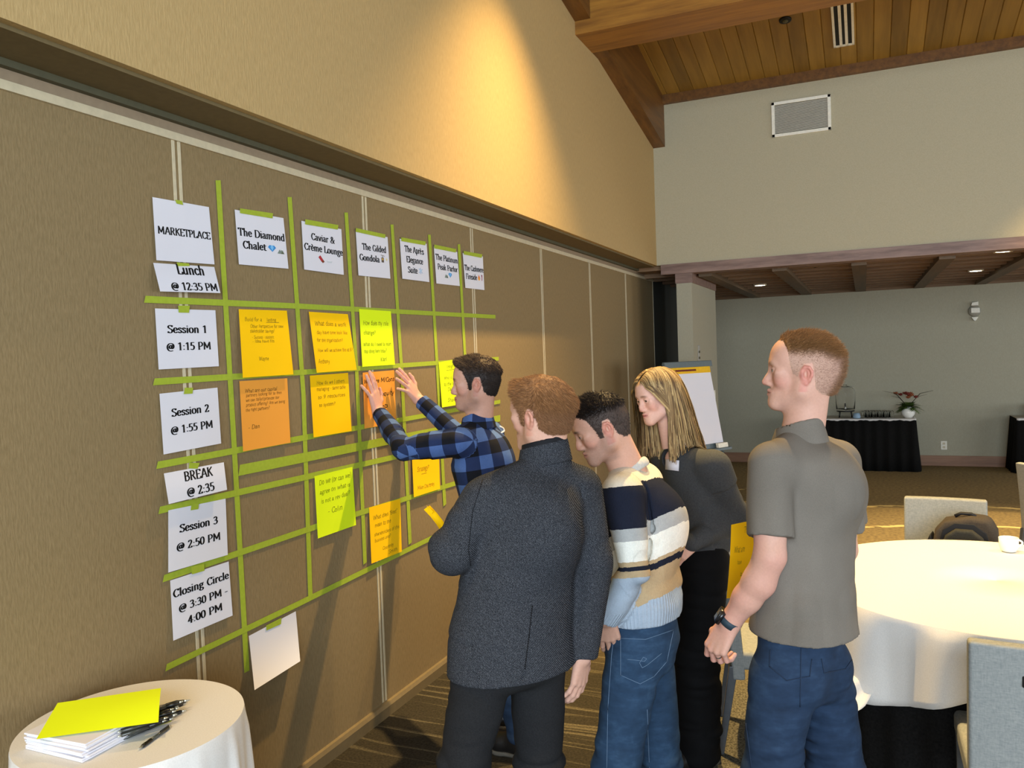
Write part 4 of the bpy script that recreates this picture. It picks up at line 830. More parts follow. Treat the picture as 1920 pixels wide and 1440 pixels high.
m.build('twig', M_leaf2, t, True)
for k in range(11):
    a = rng.uniform(0, 2*PI); rr = rng.uniform(0.02, 0.15); c = (rr*math.cos(a)-0.03, rr*math.sin(a)*0.6-0.03, 0.25+rng.uniform(0, 0.10)*(1-rr*3)+0.02); m = MB()
    for q in range(9):
        b = q*2*PI/9+rng.uniform(-.2, .2); ti = 0.6+0.4*(q % 2); w = 0.03
        p1 = np.array(c); p2 = p1+np.array([math.cos(b)*w, math.sin(b)*w, 0.02*ti]); p3 = p1+np.array([math.cos(b+.5)*w, math.sin(b+.5)*w, 0.028*ti]); p4 = p1+np.array([math.cos(b+.25)*w*1.4, math.sin(b+.25)*w*1.4, 0.045*ti])
        m.add([p1, p2, p4, p3], [(0, 1, 2, 3)])
    m.lathe([(0.0005, 0.0), (0.02, 0.012), (0.022, 0.03), (0.0005, 0.042)], 10, c); m.build('bloom', M_red if k % 2 else M_red2, t)
# dark box on the right buffet
o = MB().box(-0.15, -0.12, 0, 0.15, 0.12, 0.17).build('storage_box', flat('grey_box', '#6d675c', 0.7), None, False, 0.01); o.location = (4.40, 12.7, 0.738); tag(o, 'grey box on the buffet at the right edge', 'box')
# ================================================================ FLIP CHART
def flip_chart():
    TLp, TRp = at(1240, 680, 7.55), at(1326, 680, 7.95); c = (TLp+TRp)/2
    d = TRp-TLp; rz = math.atan2(d[1], d[0]); W = math.hypot(d[0], d[1])/2
    t = thing('flip_chart', 'flip chart easel with a blank white pad behind the woman', 'flip chart', (c[0], c[1], 0), rz)
    Zt = c[2]; Zb = 0.86; lean = 0.16   # leans back: top at y=0, bottom comes forward (-y)
    M_fg = flat('easel_grey', '#5f6a6c', 0.45, 0.4)
    def Y(z): return -lean*(Zt-z)/(Zt-Zb)
    def slab(x0, x1, z0, z1, o0, o1):
        return MB().add([(x0, Y(z0)-o0, z0), (x1, Y(z0)-o0, z0), (x1, Y(z0)-o1, z0), (x0, Y(z0)-o1, z0), (x0, Y(z1)-o0, z1), (x1, Y(z1)-o0, z1), (x1, Y(z1)-o1, z1), (x0, Y(z1)-o1, z1)], [(0,3,2,1),(4,5,6,7),(0,1,5,4),(1,2,6,5),(2,3,7,6),(3,0,4,7)])
    slab(-W, W, Zb-0.02, Zt, 0.0, 0.018).build('board', M_fg, t, False, 0.004)
    slab(-W-0.01, W+0.01, Zt-0.045, Zt+0.012, 0.016, 0.05).build('clamp_bar', M_fg, t, False, 0.006)
    slab(-W*0.80, W*0.94, Zb+0.03, Zt-0.04, 0.019, 0.034).build('paper_pad', M_paper, t, False, 0.002)
    hd = slab(-W*0.80, W*0.94, Zt-0.105, Zt-0.045, 0.034, 0.036).build('pad_header', flat('pad_yellow', '#e8b418', 0.6), t)
    slab(-W*0.60, W*0.30, Zt-0.083, Zt-0.065, 0.036, 0.0372).build('header_print', flat('header_maroon', '#6a2412', 0.6), hd)
    slab(-W*0.76, -W*0.62, Zt-0.082, Zt-0.066, 0.036, 0.0372).build('header_print', flat('header_dark', '#2a2412', 0.6), hd)
    slab(-W-0.01, W+0.03, Zb-0.04, Zb-0.015, 0.0, 0.085).build('pen_tray', M_fg, t, False, 0.004)
    slab(W*0.55, W*0.98, Zb-0.014, Zb+0.03, 0.04, 0.075).build('eraser', M_white, t, False, 0.004)
    for x in (-W+0.03, W-0.03): MB().tube([(x, Y(Zb), Zb), (x*1.25, Y(Zb)-0.22, 0.0)], 0.013).build('leg', M_fg, t, True)
    MB().tube([(0, 0.02, Zt-0.1), (0, 0.55, 0.0)], 0.013).build('leg', M_fg, t, True)
flip_chart()
# label strip standing behind the flip chart on the stub wall
p = onx(1308, 665, 0.612)
t = thing('wall_label', 'narrow grey label strip on the stub wall above the flip chart', 'label', (0.611, 8.78, 1.74))
MB().box(0, -0.05, -0.10, 0.006, 0.05, 0.10).build('plate', flat('label_grey', '#a8a59c', 0.6), t, False, 0.002)
MB().box(0.005, -0.042, 0.02, 0.008, 0.042, 0.045).box(0.005, -0.042, -0.045, 0.008, 0.042, -0.02).build('print_bar', M_dark, t)
# ================================================================ FIGURES: signed-distance bodies turned into meshes
RH = np.array([_r[0], _r[1], 0.0]); FH = np.array([math.sin(YAW), math.cos(YAW), 0.0]); ZU = np.array([0, 0, 1.0])
def CV(a, b, c=0.0): return a*RH + b*FH + c*ZU
def nrm(v): v = np.asarray(v, float); return v/(np.linalg.norm(v)+1e-12)
_rs = np.random.RandomState(7); _lat = _rs.rand(32, 32, 32).astype(np.float32)
def vnoise(X, Y, Z):
    xi, yi, zi = np.floor(X).astype(int), np.floor(Y).astype(int), np.floor(Z).astype(int)
    f = [X-xi, Y-yi, Z-zi]; f = [q*q*(3-2*q) for q in f]
    def L(a, b, c): return _lat[(xi+a) & 31, (yi+b) & 31, (zi+c) & 31]
    x00 = L(0,0,0)*(1-f[0])+L(1,0,0)*f[0]; x10 = L(0,1,0)*(1-f[0])+L(1,1,0)*f[0]; x01 = L(0,0,1)*(1-f[0])+L(1,0,1)*f[0]; x11 = L(0,1,1)*(1-f[0])+L(1,1,1)*f[0]
    return (x00*(1-f[1])+x10*f[1])*(1-f[2])+(x01*(1-f[1])+x11*f[1])*f[2]-0.5
class SDF:
    def __init__(s, lo, hi, h):
        s.lo = np.array(lo, float); s.h = h; s.n = np.maximum(4, np.ceil((np.array(hi)-s.lo)/h).astype(int)+1)
        s.ax = [s.lo[i]+h*np.arange(s.n[i]) for i in range(3)]; s.D = np.full(tuple(s.n), 0.5, np.float32)
    def sub(s, lo, hi, m):
        a = np.clip(np.floor((np.array(lo)-m-s.lo)/s.h).astype(int), 0, s.n); b = np.clip(np.ceil((np.array(hi)+m-s.lo)/s.h).astype(int)+1, 0, s.n)
        if np.any(b <= a): return None
        sl = tuple(slice(a[i], b[i]) for i in range(3))
        return sl, s.ax[0][sl[0]][:, None, None], s.ax[1][sl[1]][None, :, None], s.ax[2][sl[2]][None, None, :]
    def comb(s, sl, d, k, op):
        A = s.D[sl]
        if op == 'u':
            if k > 0: t = np.clip(0.5+0.5*(A-d)/k, 0, 1); s.D[sl] = A*(1-t)+d*t-k*t*(1-t)
            else: s.D[sl] = np.minimum(A, d)
        elif op == 's':
            d = -d
            if k > 0: t = np.clip(0.5-0.5*(A-d)/k, 0, 1); s.D[sl] = A*(1-t)+d*t+k*t*(1-t)
            else: s.D[sl] = np.maximum(A, d)
    def cone(s, a, b, ra, rb, k=0.02, op='u', w=None, fl=1.0):
        """capsule with two radii; along axis w its radius is multiplied by fl"""
        a, b = np.array(a, float), np.array(b, float); R = max(ra, rb)*max(1, fl)
        q = s.sub(np.minimum(a, b)-R, np.maximum(a, b)+R, 0.03+k)
        if q is None: return s
        sl, X, Y, Z = q; ba = b-a; L2 = ba.dot(ba)+1e-12
        t = np.clip(((X-a[0])*ba[0]+(Y-a[1])*ba[1]+(Z-a[2])*ba[2])/L2, 0, 1); r = ra+(rb-ra)*t
        x, y, z = X-a[0]-t*ba[0], Y-a[1]-t*ba[1], Z-a[2]-t*ba[2]
        if w is None or fl == 1.0: d = np.sqrt(x*x+y*y+z*z)-r
        else:
            w = np.array(w, float); w = w-ba*w.dot(ba)/L2; w = w/(np.linalg.norm(w)+1e-9)
            c = x*w[0]+y*w[1]+z*w[2]; e2 = np.maximum(x*x+y*y+z*z-c*c, 0)
            k0 = np.sqrt((c/(r*fl))**2+e2/r**2); k1 = np.sqrt((c/(r*fl)**2)**2+e2/r**4)+1e-9; d = k0*(k0-1)/k1
        s.comb(sl, d.astype(np.float32), k, op); return s
    def ell(s, c, r, R=None, k=0.02, op='u'):
        c, r = np.array(c, float), np.array(r, float); m = max(r)
        q = s.sub(c-m, c+m, 0.03+k)
        if q is None: return s
        sl, X, Y, Z = q; x, y, z = X-c[0], Y-c[1], Z-c[2]
        if R is not None: x, y, z = [x*R[0, i]+y*R[1, i]+z*R[2, i] for i in range(3)]
        k0 = np.sqrt((x/r[0])**2+(y/r[1])**2+(z/r[2])**2); k1 = np.sqrt((x/r[0]**2)**2+(y/r[1]**2)**2+(z/r[2]**2)**2)+1e-9
        s.comb(sl, (k0*(k0-1)/k1).astype(np.float32), k, op); return s
    def chain(s, pts, k=0.02, op='u', w=None, k2=None):
        """pts: list of (point, r, flatten-factor along w)"""
        for i in range(len(pts)-1):
            a, b = pts[i], pts[i+1]; f = (a[2]+b[2])/2 if len(a) > 2 else 1.0
            s.cone(a[0], b[0], a[1], b[1], k if i == 0 else (k2 or k), op, w, f)
        return s
    def loft(s, pts, w, k=0.02, op='u'):
        """elliptical sections: (centre, half-width along w, half-depth)"""
        P = [np.array(p[0], float) for p in pts]; R = max(max(p[1], p[2]) for p in pts)
        q = s.sub(np.min(P, 0)-R, np.max(P, 0)+R, 0.03+k)
        if q is None: return s
        sl, X, Y, Z = q; best = None
        for i in range(len(P)-1):
            a, ba = P[i], P[i+1]-P[i]; L2 = ba.dot(ba)+1e-12
            t = np.clip(((X-a[0])*ba[0]+(Y-a[1])*ba[1]+(Z-a[2])*ba[2])/L2, 0, 1)
            rx = pts[i][1]+(pts[i+1][1]-pts[i][1])*t; ry = pts[i][2]+(pts[i+1][2]-pts[i][2])*t
            ww = np.array(w, float); ww = ww-ba*ww.dot(ba)/L2; ww /= np.linalg.norm(ww); ax = ba/math.sqrt(L2); vv = np.cross(ax, ww)
            x, y, z = X-a[0]-t*ba[0], Y-a[1]-t*ba[1], Z-a[2]-t*ba[2]
            u, v, e = x*ww[0]+y*ww[1]+z*ww[2], x*vv[0]+y*vv[1]+z*vv[2], x*ax[0]+y*ax[1]+z*ax[2]
            rm = np.minimum(rx, ry)*0.6
            k0 = np.sqrt((u/rx)**2+(v/ry)**2+(e/rm)**2); k1 = np.sqrt((u/rx**2)**2+(v/ry**2)**2+(e/rm**2)**2)+1e-9
            d = k0*(k0-1)/k1; best = d if best is None else np.minimum(best, d)
        s.comb(sl, best.astype(np.float32), k, op); return s
    def plane(s, p, n, k=0.0):
        """keep the side the normal points away from"""
        p, n = np.array(p, float), nrm(n)
        d = ((s.ax[0][:, None, None]-p[0])*n[0]+(s.ax[1][None, :, None]-p[1])*n[1]+(s.ax[2][None, None, :]-p[2])*n[2]).astype(np.float32)
        if k > 0: t = np.clip(0.5-0.5*(s.D-d)/k, 0, 1); s.D = s.D*(1-t)+d*t+k*t*(1-t)
        else: s.D = np.maximum(s.D, d)
        return s
    def rough(s, amp, scale, fn=None, seed=0.0, ridge=False):
        """folds: noise added to the distance near the surface; scale per axis"""
        idx = np.where(np.abs(s.D) < 0.035); X, Y, Z = s.ax[0][idx[0]], s.ax[1][idx[1]], s.ax[2][idx[2]]
        sx, sy, sz = scale; N = vnoise(X*sx+seed*3.1+40, Y*sy+seed*1.7+40, Z*sz+seed*2.3+40)
        if ridge: N = 0.5-2*np.abs(N)
        m = fn(X, Y, Z) if fn else 1.0
        s.D[idx] += (amp*N*m).astype(np.float32); return s
    def sleeve(s, segs, cut=None, k=0.022, k2=0.018, rough=None):
        """a sleeve cut square at the cuff, then joined on: segs = [(a, b, ra, rb)], cut = (point, direction)"""
        D0 = s.D; s.D = np.full(D0.shape, 0.5, np.float32)
        for i, (a, b, ra, rb) in enumerate(segs): s.cone(a, b, ra, rb, k=k2 if i else 0.0)
        if rough: s.rough(*rough)
        if cut is not None: s.plane(cut[0], cut[1])
        A, d = D0, s.D; t = np.clip(0.5+0.5*(A-d)/k, 0, 1); s.D = A*(1-t)+d*t-k*t*(1-t); return s
    def surf(s):
        """naive surface nets -> vertices, quads"""
        D = s.D; nx, ny, nz = D.shape; S = D < 0
        c = [(i, j, k) for i in (0, 1) for j in (0, 1) for k in (0, 1)]
        cnt = sum(S[i:nx-1+i, j:ny-1+j, k:nz-1+k].astype(np.int8) for i, j, k in c)
        act = (cnt > 0) & (cnt < 8); I = np.array(np.where(act)).T
        vid = np.full(act.shape, -1, np.int64); vid[act] = np.arange(len(I))
        vals = {q: D[I[:, 0]+q[0], I[:, 1]+q[1], I[:, 2]+q[2]] for q in c}; acc = np.zeros((len(I), 3)); w = np.zeros(len(I))
        for q in c:
            for ax in range(3):
                if q[ax] == 0:
                    p = list(q); p[ax] = 1; p = tuple(p); a, b = vals[q], vals[p]; m = (a < 0) != (b < 0)
                    t = np.where(m, a/(a-b+1e-20), 0)
                    e = np.array(q, float)[None, :].repeat(len(I), 0); e[:, ax] = t; acc += e*m[:, None]; w += m
        V = s.lo + s.h*(I+acc/np.maximum(w, 1)[:, None]); F = []
        for ax in range(3):
            a1, a2 = (ax+1) % 3, (ax+2) % 3
            sl0 = [slice(None)]*3; sl1 = [slice(None)]*3; sl0[ax] = slice(0, -1); sl1[ax] = slice(1, None)
            A, B = S[tuple(sl0)], S[tuple(sl1)]; E = np.array(np.where(A != B)).T
            E = E[(E[:, a1] > 0) & (E[:, a2] > 0) & (E[:, a1] < D.shape[a1]-1) & (E[:, a2] < D.shape[a2]-1)]
            if not len(E): continue
            def at_(d1, d2):
                Q = E.copy(); Q[:, a1] += d1; Q[:, a2] += d2; return vid[Q[:, 0], Q[:, 1], Q[:, 2]]
            q = np.stack([at_(-1, -1), at_(0, -1), at_(0, 0), at_(-1, 0)], 1); fl = A[E[:, 0], E[:, 1], E[:, 2]]
            q[~fl] = q[~fl][:, ::-1]; F.append(q)
        F = np.concatenate(F); F = F[np.all(F >= 0, 1)]; return V, F
def raw_mesh(name, V, F, mat, parent=None, smooth=True, cols=None, uvw=None, base=None):
    me = bpy.data.meshes.new(name); V = np.asarray(V, np.float32)
    if base is not None: V = V-np.asarray(base, np.float32)
    F = np.asarray(F, np.int32); me.vertices.add(len(V)); me.vertices.foreach_set('co', V.ravel())
    k = F.shape[1]; me.loops.add(F.size); me.loops.foreach_set('vertex_index', F.ravel()); me.polygons.add(len(F))
    me.polygons.foreach_set('loop_start', np.arange(0, F.size, k, dtype=np.int32)); me.polygons.foreach_set('loop_total', np.full(len(F), k, np.int32))
    me.polygons.foreach_set('use_smooth', np.full(len(F), smooth)); me.update(calc_edges=True); me.validate()
    if cols is not None:
        a = me.color_attributes.new('Col', 'FLOAT_COLOR', 'POINT'); c = np.ones((len(V), 4), np.float32); c[:, :3] = cols; a.data.foreach_set('color', c.ravel())
    if uvw is not None:
        a = me.attributes.new('uvw', 'FLOAT_VECTOR', 'POINT'); a.data.foreach_set('vector', np.asarray(uvw, np.float32).ravel())
    me.materials.append(mat); o = bpy.data.objects.new(name, me); C.objects.link(o)
    if parent is not None: o.parent = parent
    return o
def smoothstep(a, b, x): t = np.clip((x-a)/(b-a+1e-12), 0, 1); return t*t*(3-2*t)
def L3(h): return np.array(lin(h)[:3])
# ---------------------------------------------------------------- heads (local frame: x forward, y left, z up; metres)
def head_field(p):
    s = SDF((-0.16, -0.13, -0.25), (0.15, 0.13, 0.19), 0.0027); nr = p.get('nose', 1.0); jw = p.get('jaw', 1.0)
    s.ell((-0.012, 0, 0.045), (0.100, 0.077, 0.086), k=0.0)
    s.ell((-0.045, 0, 0.02), (0.066, 0.070, 0.072), k=0.03)
    s.ell((0.028, 0, -0.015), (0.058, 0.056, 0.085), k=0.03)
    s.ell((0.045, 0, 0.055), (0.046, 0.062, 0.055), k=0.03)
    for g in (-1, 1):
        s.cone((0.000, g*0.052*jw, -0.052), (0.068, g*0.014, -0.090), 0.021, 0.018, k=0.03)
        s.cone((-0.004, g*0.058*jw, -0.050), (-0.004, g*0.060, 0.0), 0.018, 0.018, k=0.03)
        s.ell((0.058, g*0.040, -0.018), (0.019, 0.017, 0.019), k=0.025)
        s.ell((0.066, g*0.042, 0.006), (0.018, 0.020, 0.012), k=0.02)
    s.ell((0.075, 0, -0.092), (0.018, 0.024, 0.017), k=0.02)
    s.ell((0.066, 0, -0.062), (0.026, 0.034, 0.026), k=0.02)
    s.cone((0.079, -0.030, 0.032), (0.079, 0.030, 0.032), 0.013, 0.013, k=0.02)
    for g in (-1, 1): s.ell((0.099, g*0.033, 0.012), (0.022, 0.019, 0.013), k=0.016, op='s')
    for g in (-1, 1): s.ell((0.077, g*0.032, 0.013), (0.0145, 0.0165, 0.0140), k=0.004)
    for g in (-1, 1): s.ell((0.0935, g*0.033, 0.0115), (0.012, 0.0145, p.get('eye', 0.0040)), k=0.002, op='s')
    # nose
    s.cone((0.086, 0, 0.020), (0.100, 0, -0.014), 0.0078, 0.0088, k=0.012)
    s.cone((0.097, 0, -0.012), (0.1035+0.004*(nr-1)*10, 0, -0.026), 0.0090, 0.0098, k=0.010)
    for g in (-1, 1):
        s.ell((0.0925, g*0.0105, -0.0305), (0.0120, 0.0080, 0.0080), k=0.012)
        s.ell((0.096, g*0.0068, -0.0400), (0.005, 0.0034, 0.0030), k=0.003, op='s')
    # lips
    for g in (-1, 1):
        s.cone((0.0945, g*0.005, -0.0525), (0.083, g*0.024, -0.0580), 0.0060, 0.0034, k=0.006)
        s.cone((0.0925, g*0.004, -0.0640), (0.083, g*0.022, -0.0590), 0.0066, 0.0034, k=0.006)
    for g in (-1, 1): s.cone((0.1005, 0, -0.0585), (0.086, g*0.024, -0.0588), 0.0017, 0.0012, k=0.0025, op='s')
    # ears
    es = p.get('ear', 0.84)
    for g in (-1, 1):
        y = g*0.073; E = lambda q: np.array((-0.012+(q[0]+0.012)*es, y+g*q[1]*es, 0.002+(q[2]-0.002)*es))
        s.ell(E((-0.010, 0.006, 0.002)), (0.0175*es, 0.0080, 0.030*es), k=0.008)
        rim = [(0.004, 0.004, -0.002), (0.004, 0.006, 0.016), (-0.005, 0.011, 0.030), (-0.020, 0.016, 0.030), (-0.030, 0.018, 0.016), (-0.030, 0.017, 0.000), (-0.023, 0.013, -0.016), (-0.012, 0.009, -0.030), (-0.001, 0.005, -0.026)]
        P = [E(q) for q in rim]
        for i in range(len(P)-1): s.cone(P[i], P[i+1], 0.0042, 0.0042, k=0.004)
        s.ell(E((-0.011, 0.017, 0.005)), (0.0105*es, 0.0085, 0.0165*es), k=0.004, op='s')
        s.cone(E((-0.018, 0.010, 0.018)), E((-0.019, 0.011, -0.010)), 0.0034, 0.0028, k=0.004)
        s.ell(E((0.004, 0.006, -0.004)), (0.005, 0.005, 0.006), k=0.004)
    nb = np.array(p['neck'], float); nk = p.get('nr', 0.056)
    s.cone((-0.028, 0, -0.035), nb, nk, nk*1.1, k=0.03)
    for g in (-1, 1): s.cone((-0.035, g*0.045, -0.03), nb+np.array((0.03, g*-0.02, 0.0)), 0.016, 0.018, k=0.03)
    return s
def hairline(pts):
    xs = np.array([q[0] for q in pts]); zs = np.array([q[1] for q in pts]); o = np.argsort(xs); xs, zs = xs[o], zs[o]
    return lambda V: V[:, 2]-np.interp(V[:, 0], xs, zs)
MALE_LINE = [(-0.14, -0.058), (-0.09, -0.058), (-0.06, -0.052), (-0.040, -0.030), (-0.034, 0.010), (-0.028, 0.036), (-0.004, 0.036), (0.008, 0.012), (0.012, -0.020), (0.026, -0.020), (0.029, 0.012), (0.040, 0.040), (0.046, 0.062), (0.062, 0.080), (0.080, 0.092), (0.12, 0.10)]
def normals(V, F):
    n = np.cross(V[F[:, 2]]-V[F[:, 0]], V[F[:, 3]]-V[F[:, 1]]); N = np.zeros_like(V)
    for i in range(4): np.add.at(N, F[:, i], n)
    return N/(np.linalg.norm(N, axis=1)[:, None]+1e-12)
def strands(P, N, length, direc, lift, width, rng, segs=3, droop=0.0, wob=0.15):
    """tapered three-sided hairs: rooted at P, leaning from the normal towards direc"""
    n = len(P); d = N*lift[:, None]+direc+rng.normal(0, wob, (n, 3)); d /= np.linalg.norm(d, axis=1)[:, None]
    a = np.cross(d, rng.normal(0, 1, (n, 3))); a /= np.linalg.norm(a, axis=1)[:, None]; b = np.cross(d, a); V = []; F = []
    for s_ in range(segs+1):
        t = s_/segs; w = (width*(1-t**1.5)+0.0001)[:, None] if hasattr(width, '__len__') else width*(1-t**1.5)+0.0001
        c = P+d*(length*t)[:, None]+direc*(length*droop*t*t)[:, None]
        for k in range(3):
            an = 2*PI*k/3; V.append(c+(a*math.cos(an)+b*math.sin(an))*w)
    V = np.stack(V, 1); m = V.shape[1]; V = V.reshape(-1, 3); base = (np.arange(n)*m)[:, None]
    for s_ in range(segs):
        for k in range(3):
            q = np.array([s_*3+k, s_*3+(k+1) % 3, (s_+1)*3+(k+1) % 3, (s_+1)*3+k]); F.append(base+q[None, :])
    return V, np.concatenate(F)
M_skin, t = newmat('skin', 0.55, None, 0.3); a_ = t.attr('Col'); f = t.noise(t.obj(), 140.0, 2)
t.col(t.mix(0.25, a_.outputs['Color'], t.ramp(f, [(0.3, (0.82, 0.78, 0.76, 1)), (0.7, (1.1, 1.08, 1.06, 1))]), 'MULTIPLY')); t.bump(f, 0.06, 0.001)
t.b.inputs['Subsurface Weight'].default_value = 0.08; t.b.inputs['Subsurface Radius'].default_value = (0.01, 0.004, 0.002); t.b.inputs['Subsurface Scale'].default_value = 0.5
def hair_mat(name):
    m, t = newmat(name, 0.58, None, 0.18); t.col(t.attr('Col').outputs['Color']); return m
M_hair = hair_mat('hair')
M_eye = flat('eye_white', '#b3a8a0', 0.2, 0.6, nz=0.0); M_iris = flat('iris', '#3a2a1e', 0.2, 0.6, nz=0.0)
def hand_caps(wr, d, n, t, s=1.0, curl=None, spread=(8, 2, -4, -12), thumb=None):
    """capsules of a hand: d towards the fingers, n out of the back of the hand, t towards the thumb"""
    d = nrm(d); n = nrm(n-d*np.dot(n, d)); t = nrm(t-d*np.dot(t, d)-n*np.dot(t, n)); wr = np.array(wr, float); caps = []
    curl = curl or [(20, 25, 15)]*4
    mcp = [(0.090, 0.029), (0.094, 0.008), (0.089, -0.013), (0.079, -0.032)]; ln = [(0.045, 0.026, 0.021), (0.049, 0.030, 0.022), (0.045, 0.028, 0.021), (0.035, 0.021, 0.019)]; rd = [0.0102, 0.0104, 0.0099, 0.0088]
    for i in range(4):
        m = wr+(d*mcp[i][0]+t*mcp[i][1]+n*(0.004 if i in (1, 2) else 0.001))*s
        caps.append((wr+(t*mcp[i][1]*0.62-n*0.001)*s, m, 0.0165*s, 0.0115*s, 0.012))
        a = math.radians(spread[i]); e = nrm(d*math.cos(a)+t*math.sin(a)); ang = 0; p = m; r = rd[i]*s
        for L, c in zip(ln[i], curl[i]):
            ang += math.radians(c); q = p+(e*math.cos(ang)-n*math.sin(ang))*L*s; caps.append((p, q, r, r*0.92, 0.004)); p = q; r *= 0.92
    th = thumb or dict(a=(0.55, 0.75, -0.25), b=(0.80, 0.50, -0.20), c=(0.9, 0.3, -0.2))
    p = wr+(d*0.022+t*0.026-n*0.006)*s; r = 0.0135*s
    for key, L in (('a', 0.044), ('b', 0.034), ('c', 0.026)):
        v = th[key]; q = p+nrm(d*v[0]+t*v[1]+n*v[2])*L*s; caps.append((p, q, r, r*0.84, 0.008)); p = q; r *= 0.84
    caps.append((wr+(d*0.012+t*0.016-n*0.004)*s, wr+(d*0.055+t*0.030-n*0.008)*s, 0.015*s, 0.014*s, 0.012))
    return caps
def arm_mesh(chain, hand, h=0.0032):
    """bare forearm (list of (point, radius)) and hand capsules as one surface"""
    P = [np.array(q[0]) for q in chain]+[c[0] for c in hand]+[c[1] for c in hand]; R = 0.07
    s = SDF(np.min(P, 0)-R, np.max(P, 0)+R, h)
    for i in range(len(chain)-1): s.cone(chain[i][0], chain[i+1][0], chain[i][1], chain[i+1][1], k=0.015 if i else 0.0)
    for a, b, ra, rb, k in hand: s.cone(a, b, ra, rb, k=k)
    return s.surf()
class Person:
    def __init__(s, label, base):
        s.base = np.array(base, float); s.label = label; s.bV, s.bF, s.bC, s.kids = [], [], [], []; s.nv = 0
    def body(s, V, F, col):
        V = np.asarray(V); col = np.broadcast_to(np.asarray(col), (len(V), 3)); s.bV.append(V); s.bF.append(np.asarray(F)+s.nv); s.bC.append(col); s.nv += len(V)
    def inner(s, neck, chest, pelvis, hips, knees, ankles, lat, skin, arms=()):
        """the body inside the clothes, drawn a little thinner than the garments"""
        P = [neck, chest, pelvis]+list(knees)+list(ankles); m = SDF(np.min(P, 0)-0.3, np.max(P, 0)+0.3, 0.014)
        m.loft([(pelvis, .125, .085), ((np.array(pelvis)+chest)/2, .115, .08), (chest, .13, .085)], lat, k=0.0)
        m.cone(chest, neck, .055, .045, k=.03)
        for hp, kn, an in zip(hips, knees, ankles): m.cone(hp, kn, .062, .042, k=.03); m.cone(kn, an, .042, .03, k=.03)
        for sh, el, wr in arms: m.cone(chest, sh, .05, .04, k=.03); m.cone(sh, el, .038, .032, k=.02); m.cone(el, wr, .03, .022, k=.02)
        V, F = m.surf(); s.body(V, F, skin)
    def head(s, org, fwd, up, p):
        x = nrm(fwd); z = nrm(np.asarray(up)-x*np.dot(up, x)); y = np.cross(z, x); s.R = np.stack([x, y, z], 1); s.org = np.array(org, float); s.hs = p.get('scale', 1.0)
        if 'neck_world' in p: p['neck'] = s.R.T@(np.array(p['neck_world'])-s.org)/s.hs
        V, F = head_field(p).surf(); N = normals(V, F); s.hl = (V, F, N)
        X, Y, Z = V.T; skin = L3(p['skin']); c = np.tile(skin, (len(V), 1))
        def blend(m, col): c[:] = c*(1-m[:, None])+np.asarray(col)*m[:, None]
        red = L3(p.get('red', '#c47f6c'))
        blend(0.55*np.exp(-(((X-.062)/.03)**2+((np.abs(Y)-.045)/.022)**2+((Z+.022)/.022)**2)), red)
        blend(0.5*np.exp(-(((X-.108)/.012)**2+(Y/.016)**2+((Z+.028)/.014)**2)), red)
        blend(0.65*smoothstep(.078, .084, np.abs(Y))*(Z > -.05)*(Z < .05), red)
        if p.get('beard', 0):
            b = smoothstep(-.028, -.045, Z-0.02*smoothstep(.06, .02, X))*smoothstep(-.03, .0, X)*(1-np.exp(-(((Z+.058)/.010)**2+(Y/.024)**2)))*smoothstep(-.125, -.108, Z)
            blend(p['beard']*b*(0.8+0.4*vnoise(X*600+50, Y*600+50, Z*600+50)), L3(p.get('beardcol', '#4a3a32')))
        lip = np.exp(-(((Z+.0585)/.0085)**4+(Y/.023)**4))*smoothstep(.082, .088, X); blend(0.75*lip, L3(p.get('lip', '#a8615a')))
        mouth = np.exp(-(((Z+.0587)/.0018)**2))*(np.abs(Y) < .024)*(X > .082); blend(0.7*mouth, L3('#4a2420'))
        brow = np.exp(-(((Z-.0315-.004*np.cos((np.abs(Y)-.03)*60))/.0045)**2+((np.abs(Y)-.032)/.017)**4))*smoothstep(.07, .078, X); blend(p.get('browk', 0.8)*brow, L3(p.get('brow', '#3a2a20')))
        lash = np.exp(-((((X-.089)/.006)**2)+((Z-.0155)/.0016)**2+((np.abs(Y)-.033)/.014)**4)); blend(0.6*lash, L3('#2a1c16'))
        blend(0.8*np.exp(-((((X-.002)/.007)**2)+((np.abs(Y)-.083)/.008)**2+((Z-.000)/.009)**2))*0.6, L3('#7a3a30'))
        ml = p.get('line')
        if ml is not None:
            s.hm = hairline(ml)(V)+0.004*vnoise(X*160+9, Y*160+9, Z*160+9)+ (0.0 if p.get('noear') else -0.03*smoothstep(.083, .086, np.abs(Y))*(Z < .045))
            blend(p.get('scalp', 0.75)*smoothstep(-.004, .012, s.hm), L3(p['hair']))
        s.body(s.w(V), F, c)
        for g in (-1, 1):
            m = MB(); cpt = np.array((0.0770, g*0.032, 0.0125))
            m.lathe([(0.0005, -0.0122), (0.006, -0.0106), (0.0105, -0.006), (0.0122, 0.0), (0.0105, 0.006), (0.006, 0.0106), (0.0005, 0.0122)], 20)
            V2 = np.array(m.v); V2 = np.stack([V2[:, 2], V2[:, 0], V2[:, 1]], 1)+cpt; gz = p.get('gaze', (1, 0, -0.05)); 
            s.kids.append(('eye', s.w(V2), m.f, M_eye))
            m2 = MB(); m2.lathe([(0.0005, 0.0128), (0.0030, 0.0126), (0.0058, 0.0113), (0.0058, 0.010)], 16, cap=False); V3 = np.array(m2.v); V3 = np.stack([V3[:, 2], V3[:, 0], V3[:, 1]], 1)
            gy = p.get('look', 0.0); V3 = np.stack([V3[:, 0]*math.cos(gy)-V3[:, 1]*math.sin(gy), V3[:, 0]*math.sin(gy)+V3[:, 1]*math.cos(gy), V3[:, 2]], 1)+cpt
            s.kids.append(('iris', s.w(V3), m2.f, M_iris))
    def w(s, V): return s.org+(np.asarray(V)*s.hs)@s.R.T
